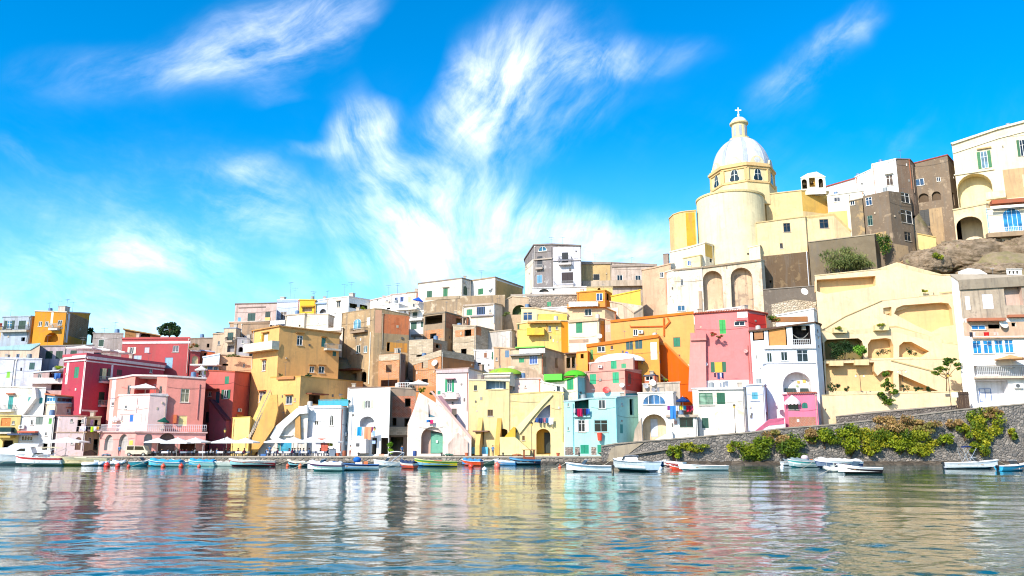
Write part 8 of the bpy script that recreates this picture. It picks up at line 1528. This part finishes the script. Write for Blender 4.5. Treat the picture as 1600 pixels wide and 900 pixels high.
# ---- red bucket chair-like float on the turquoise wall, bicycle-free quay clutter
q = pt(937, 676, 131.75); mb = MB(); mb.lathe([(.0, -1.3), (.34, -1.28), (.46, -.05), (.5, 0), (.44, -.02), (.33, -1.2)], q, 16); o = mb.build('bucket', paint('d8432c', .4), at=q, smooth=False); tag(o, 'red plastic bucket hanging under the open turquoise house window', 'bucket')
mb = MB(); q = pt(519, 711, 129.0); mb.box(q.x-.45, q.x+.45, 128.9, 129.5, 1.2, 2.25); o = mb.build('bin', paint('6a7684', .5), at=q); mb2 = MB(); mb2.box(q.x-.5, q.x+.5, 128.85, 129.55, 2.25, 2.36); l = mb2.build('lid', paint('50596a', .5), o); tag(o, 'grey-blue waste bin at the quay edge by the café tables', 'bin')
# ================================================================== camera, daylight and sky
cam = bpy.data.cameras.new('camera'); co = bpy.data.objects.new('camera', cam); COL.objects.link(co)
co.location = CAM; co.rotation_euler = (math.pi/2+PITCH, 0, 0); cam.lens = 28; cam.sensor_width = 36; cam.clip_end = 5000; SC.camera = co
SUN = Vector((-.50, -.64, .58)).normalized()
sl = bpy.data.lights.new('sun', 'SUN'); sl.energy = 4.6; sl.angle = math.radians(.5); sl.color = (1, .93, .82)
so = bpy.data.objects.new('sun', sl); COL.objects.link(so); so.rotation_euler = SUN.to_track_quat('Z', 'Y').to_euler(); so.location = (-80, -60, 120)
def world():
    w = bpy.data.worlds.new('World'); SC.world = w; w.use_nodes = True; nt = w.node_tree; bg = nt.nodes['Background']
    sky = nt.nodes.new('ShaderNodeTexSky'); sky.sky_type = 'NISHITA'; sky.sun_disc = False
    sky.sun_elevation = math.asin(SUN.z); sky.sun_rotation = math.atan2(SUN.x, SUN.y); sky.altitude = 50; sky.air_density = 1.0; sky.dust_density = .6; sky.ozone_density = 2.5
    hs = nt.nodes.new('ShaderNodeHueSaturation'); hs.inputs['Saturation'].default_value = 1.6; hs.inputs['Value'].default_value = 1.36; hs.inputs['Hue'].default_value = .498
    nt.links.new(sky.outputs[0], hs.inputs['Color'])
    tc = nt.nodes.new('ShaderNodeTexCoord'); sp = nt.nodes.new('ShaderNodeSeparateXYZ'); nt.links.new(tc.outputs['Generated'], sp.inputs[0])
    yy = math_(nt, 'MAXIMUM', sp.outputs[1], .08)
    u = math_(nt, 'DIVIDE', sp.outputs[0], yy); v = math_(nt, 'DIVIDE', sp.outputs[2], yy)
    cb = nt.nodes.new('ShaderNodeCombineXYZ'); nt.links.new(u, cb.inputs[0]); nt.links.new(v, cb.inputs[1])
    uv = cb.outputs[0]
    def nz(vec, scale, detail, rough, dist, sc=(1, 1, 1), rot=0, off=(0, 0, 0)):
        r = nt.nodes.new('ShaderNodeVectorRotate'); r.rotation_type = 'Z_AXIS'; r.inputs['Angle'].default_value = -rot; nt.links.new(vec, r.inputs[0])
        m = nt.nodes.new('ShaderNodeMapping'); m.inputs['Scale'].default_value = sc; m.inputs['Location'].default_value = off
        nt.links.new(r.outputs[0], m.inputs[0]); return noise(nt, m.outputs[0], scale, detail, rough, dist)
    # a slow warp so that no cloud keeps the outline of its ellipse
    wn = nt.nodes.new('ShaderNodeTexNoise'); wn.inputs['Scale'].default_value = 3.2; wn.inputs['Detail'].default_value = 4; nt.links.new(uv, wn.inputs['Vector'])
    ws = nt.nodes.new('ShaderNodeVectorMath'); ws.operation = 'SUBTRACT'; ws.inputs[1].default_value = (.5, .5, .5); nt.links.new(wn.outputs['Color'], ws.inputs[0])
    wk = nt.nodes.new('ShaderNodeVectorMath'); wk.operation = 'SCALE'; wk.inputs[3].default_value = .13; nt.links.new(ws.outputs[0], wk.inputs[0])
    wa = nt.nodes.new('ShaderNodeVectorMath'); wa.operation = 'ADD'; nt.links.new(uv, wa.inputs[0]); nt.links.new(wk.outputs[0], wa.inputs[1]); wuv = wa.outputs[0]
    def uvp(px, py): d = ray(px, py); return d.x/d.y, d.z/d.y
    total = None
    for px, py, rx, ry, rot, amp in CLOUDS:
        cu, cv = uvp(px, py)
        s = nt.nodes.new('ShaderNodeVectorMath'); s.operation = 'SUBTRACT'; s.inputs[1].default_value = (cu, cv, 0); nt.links.new(wuv, s.inputs[0])
        r = nt.nodes.new('ShaderNodeVectorRotate'); r.rotation_type = 'Z_AXIS'; r.inputs['Angle'].default_value = -math.radians(rot); nt.links.new(s.outputs[0], r.inputs[0])
        d = nt.nodes.new('ShaderNodeVectorMath'); d.operation = 'MULTIPLY'; d.inputs[1].default_value = (F/rx, F/ry, 0); nt.links.new(r.outputs[0], d.inputs[0])
        l = nt.nodes.new('ShaderNodeVectorMath'); l.operation = 'LENGTH'; nt.links.new(d.outputs[0], l.inputs[0])
        q = nt.nodes.new('ShaderNodeMapRange'); q.interpolation_type = 'SMOOTHERSTEP'; q.inputs[1].default_value = 1.55; q.inputs[2].default_value = 0; q.inputs[4].default_value = amp; nt.links.new(l.outputs['Value'], q.inputs[0])
        total = q.outputs[0] if total is None else math_(nt, 'ADD', total, q.outputs[0])
    fan = lambda deg, o: nz(wuv, 4.2, 10, .64, .3, (1.0, 3.0, 1), math.radians(deg), (o, 2, 0))
    soft = nz(wuv, 7.0, 9, .62, .6, (1.1, 1, 1), 0, (3, 1, 0)); big = nz(uv, 2.2, 6, .6, .5, (1, 1.9, 1), math.radians(-20), (9, 2, 0))
    def blend(val, a, b, x, y):
        k = nt.nodes.new('ShaderNodeMapRange'); k.interpolation_type = 'SMOOTHSTEP'; k.inputs[1].default_value = a; k.inputs[2].default_value = b; nt.links.new(val, k.inputs[0])
        q = nt.nodes.new('ShaderNodeMix'); nt.links.new(k.outputs[0], q.inputs[0]); nt.links.new(x, q.inputs[2]); nt.links.new(y, q.inputs[3]); return q.outputs[0]
    left = blend(v, .42, .5, blend(u, -.32, -.2, fan(-18, 5), fan(-58, 8)), fan(28, 11))
    right = blend(u, .1, .3, fan(62, 0), fan(45, 15))
    wout = blend(u, -.14, .0, left, blend(v, .2, .32, fan(8, 21), right))
    tex = math_(nt, 'ADD', math_(nt, 'MULTIPLY', wout, .72), math_(nt, 'MULTIPLY', soft, .28))
    low = nt.nodes.new('ShaderNodeMapRange'); low.interpolation_type = 'SMOOTHSTEP'; low.inputs[1].default_value = .58; low.inputs[2].default_value = .12; nt.links.new(v, low.inputs[0])
    bgc = math_(nt, 'MULTIPLY', math_(nt, 'MULTIPLY', ramp(nt, big, .35, .75), low.outputs[0]), .46)
    cov = math_(nt, 'ADD', math_(nt, 'MAXIMUM', math_(nt, 'MULTIPLY', total, .46), 0), bgc)
    cov = math_(nt, 'SUBTRACT', 1, math_(nt, 'POWER', 2.718, math_(nt, 'MULTIPLY', cov, -1.25)))
    st = math_(nt, 'ADD', .08, math_(nt, 'MULTIPLY', ramp(nt, tex, .37, .69), 1.5))
    den = math_(nt, 'MULTIPLY', math_(nt, 'POWER', cov, 1.15), st)
    dr = nt.nodes.new('ShaderNodeMapRange'); dr.interpolation_type = 'SMOOTHSTEP'; dr.inputs[1].default_value = 0; dr.inputs[2].default_value = 1.0; nt.links.new(den, dr.inputs[0])
    # paler air low over the horizon
    hz = nt.nodes.new('ShaderNodeMapRange'); hz.interpolation_type = 'SMOOTHSTEP'; hz.inputs[1].default_value = .42; hz.inputs[2].default_value = .05; hz.inputs[4].default_value = .3; nt.links.new(v, hz.inputs[0])
    base = mixc(nt, hz.outputs[0], hs.outputs[0], (5.4, 9.6, 11.5, 1))
    col = mixc(nt, dr.outputs[0], base, CLOUD_WHITE)
    nt.links.new(col, bg.inputs['Color']); bg.inputs['Strength'].default_value = SKY
CLOUDS = [  # px, py, half width, half height, turn (deg, anticlockwise), weight
    (410, 60, 190, 90, 22, .8), (500, 20, 140, 60, 18, .6), (230, 115, 240, 60, 8, .45),
    (750, 140, 110, 100, 30, .95), (830, 75, 140, 90, 25, .8), (955, 88, 150, 40, 8, .9), (820, 190, 220, 140, 0, .55), (740, 260, 70, 160, 12, .5), (900, 190, 90, 120, -25, .25),
    (556, 200, 80, 54, 30, .95), (610, 280, 100, 190, 25, .75), (690, 360, 190, 100, -15, .36), (850, 385, 270, 84, 0, .9), (980, 385, 150, 66, 0, .8), (760, 415, 220, 60, 0, .7),
    (200, 330, 300, 110, 0, .35), (430, 340, 150, 80, -18, .45), (150, 400, 240, 50, 8, .3), (250, 395, 140, 30, 0, .35), (540, 435, 150, 34, 5, .55), (90, 480, 220, 40, 0, .7), (265, 500, 110, 34, 0, .6),
    (410, 165, 60, 36, 15, .42), (480, 243, 60, 14, 5, .45), (370, 275, 60, 26, -10, .35), (20, 245, 60, 22, -25, .3),
    (630, 110, 70, 120, 10, -.8), (1000, 260, 170, 110, 0, -.7), (640, 230, 30, 60, 20, -.4), (460, 200, 90, 40, 0, -.5), (380, 460, 160, 40, 0, -.6),
    (1270, 80, 140, 44, 38, .6), (1205, 150, 70, 40, 20, .4), (1330, 25, 80, 34, 30, .35), (1420, 210, 90, 16, 50, .2)]
SKY = .125
CLOUD_WHITE = (9.5, 9.6, 9.8, 1)
world()
vs = SC.view_settings; SC.display_settings.display_device = 'sRGB'
vs.view_transform = 'Standard'; vs.look = 'None'; vs.exposure = .68; vs.gamma = 1; vs.use_curve_mapping = False
SC.render.engine = 'CYCLES'; SC.cycles.filter_width = 1.15; SC.render.filter_size = 1.15; SC.cycles.use_denoising = True; SC.cycles.max_bounces = 6; SC.cycles.diffuse_bounces = 3; SC.cycles.glossy_bounces = 3
SC.cycles.transmission_bounces = 2; SC.cycles.volume_bounces = 0; SC.cycles.sample_clamp_indirect = 6; SC.cycles.caustics_reflective = False; SC.cycles.caustics_refractive = False
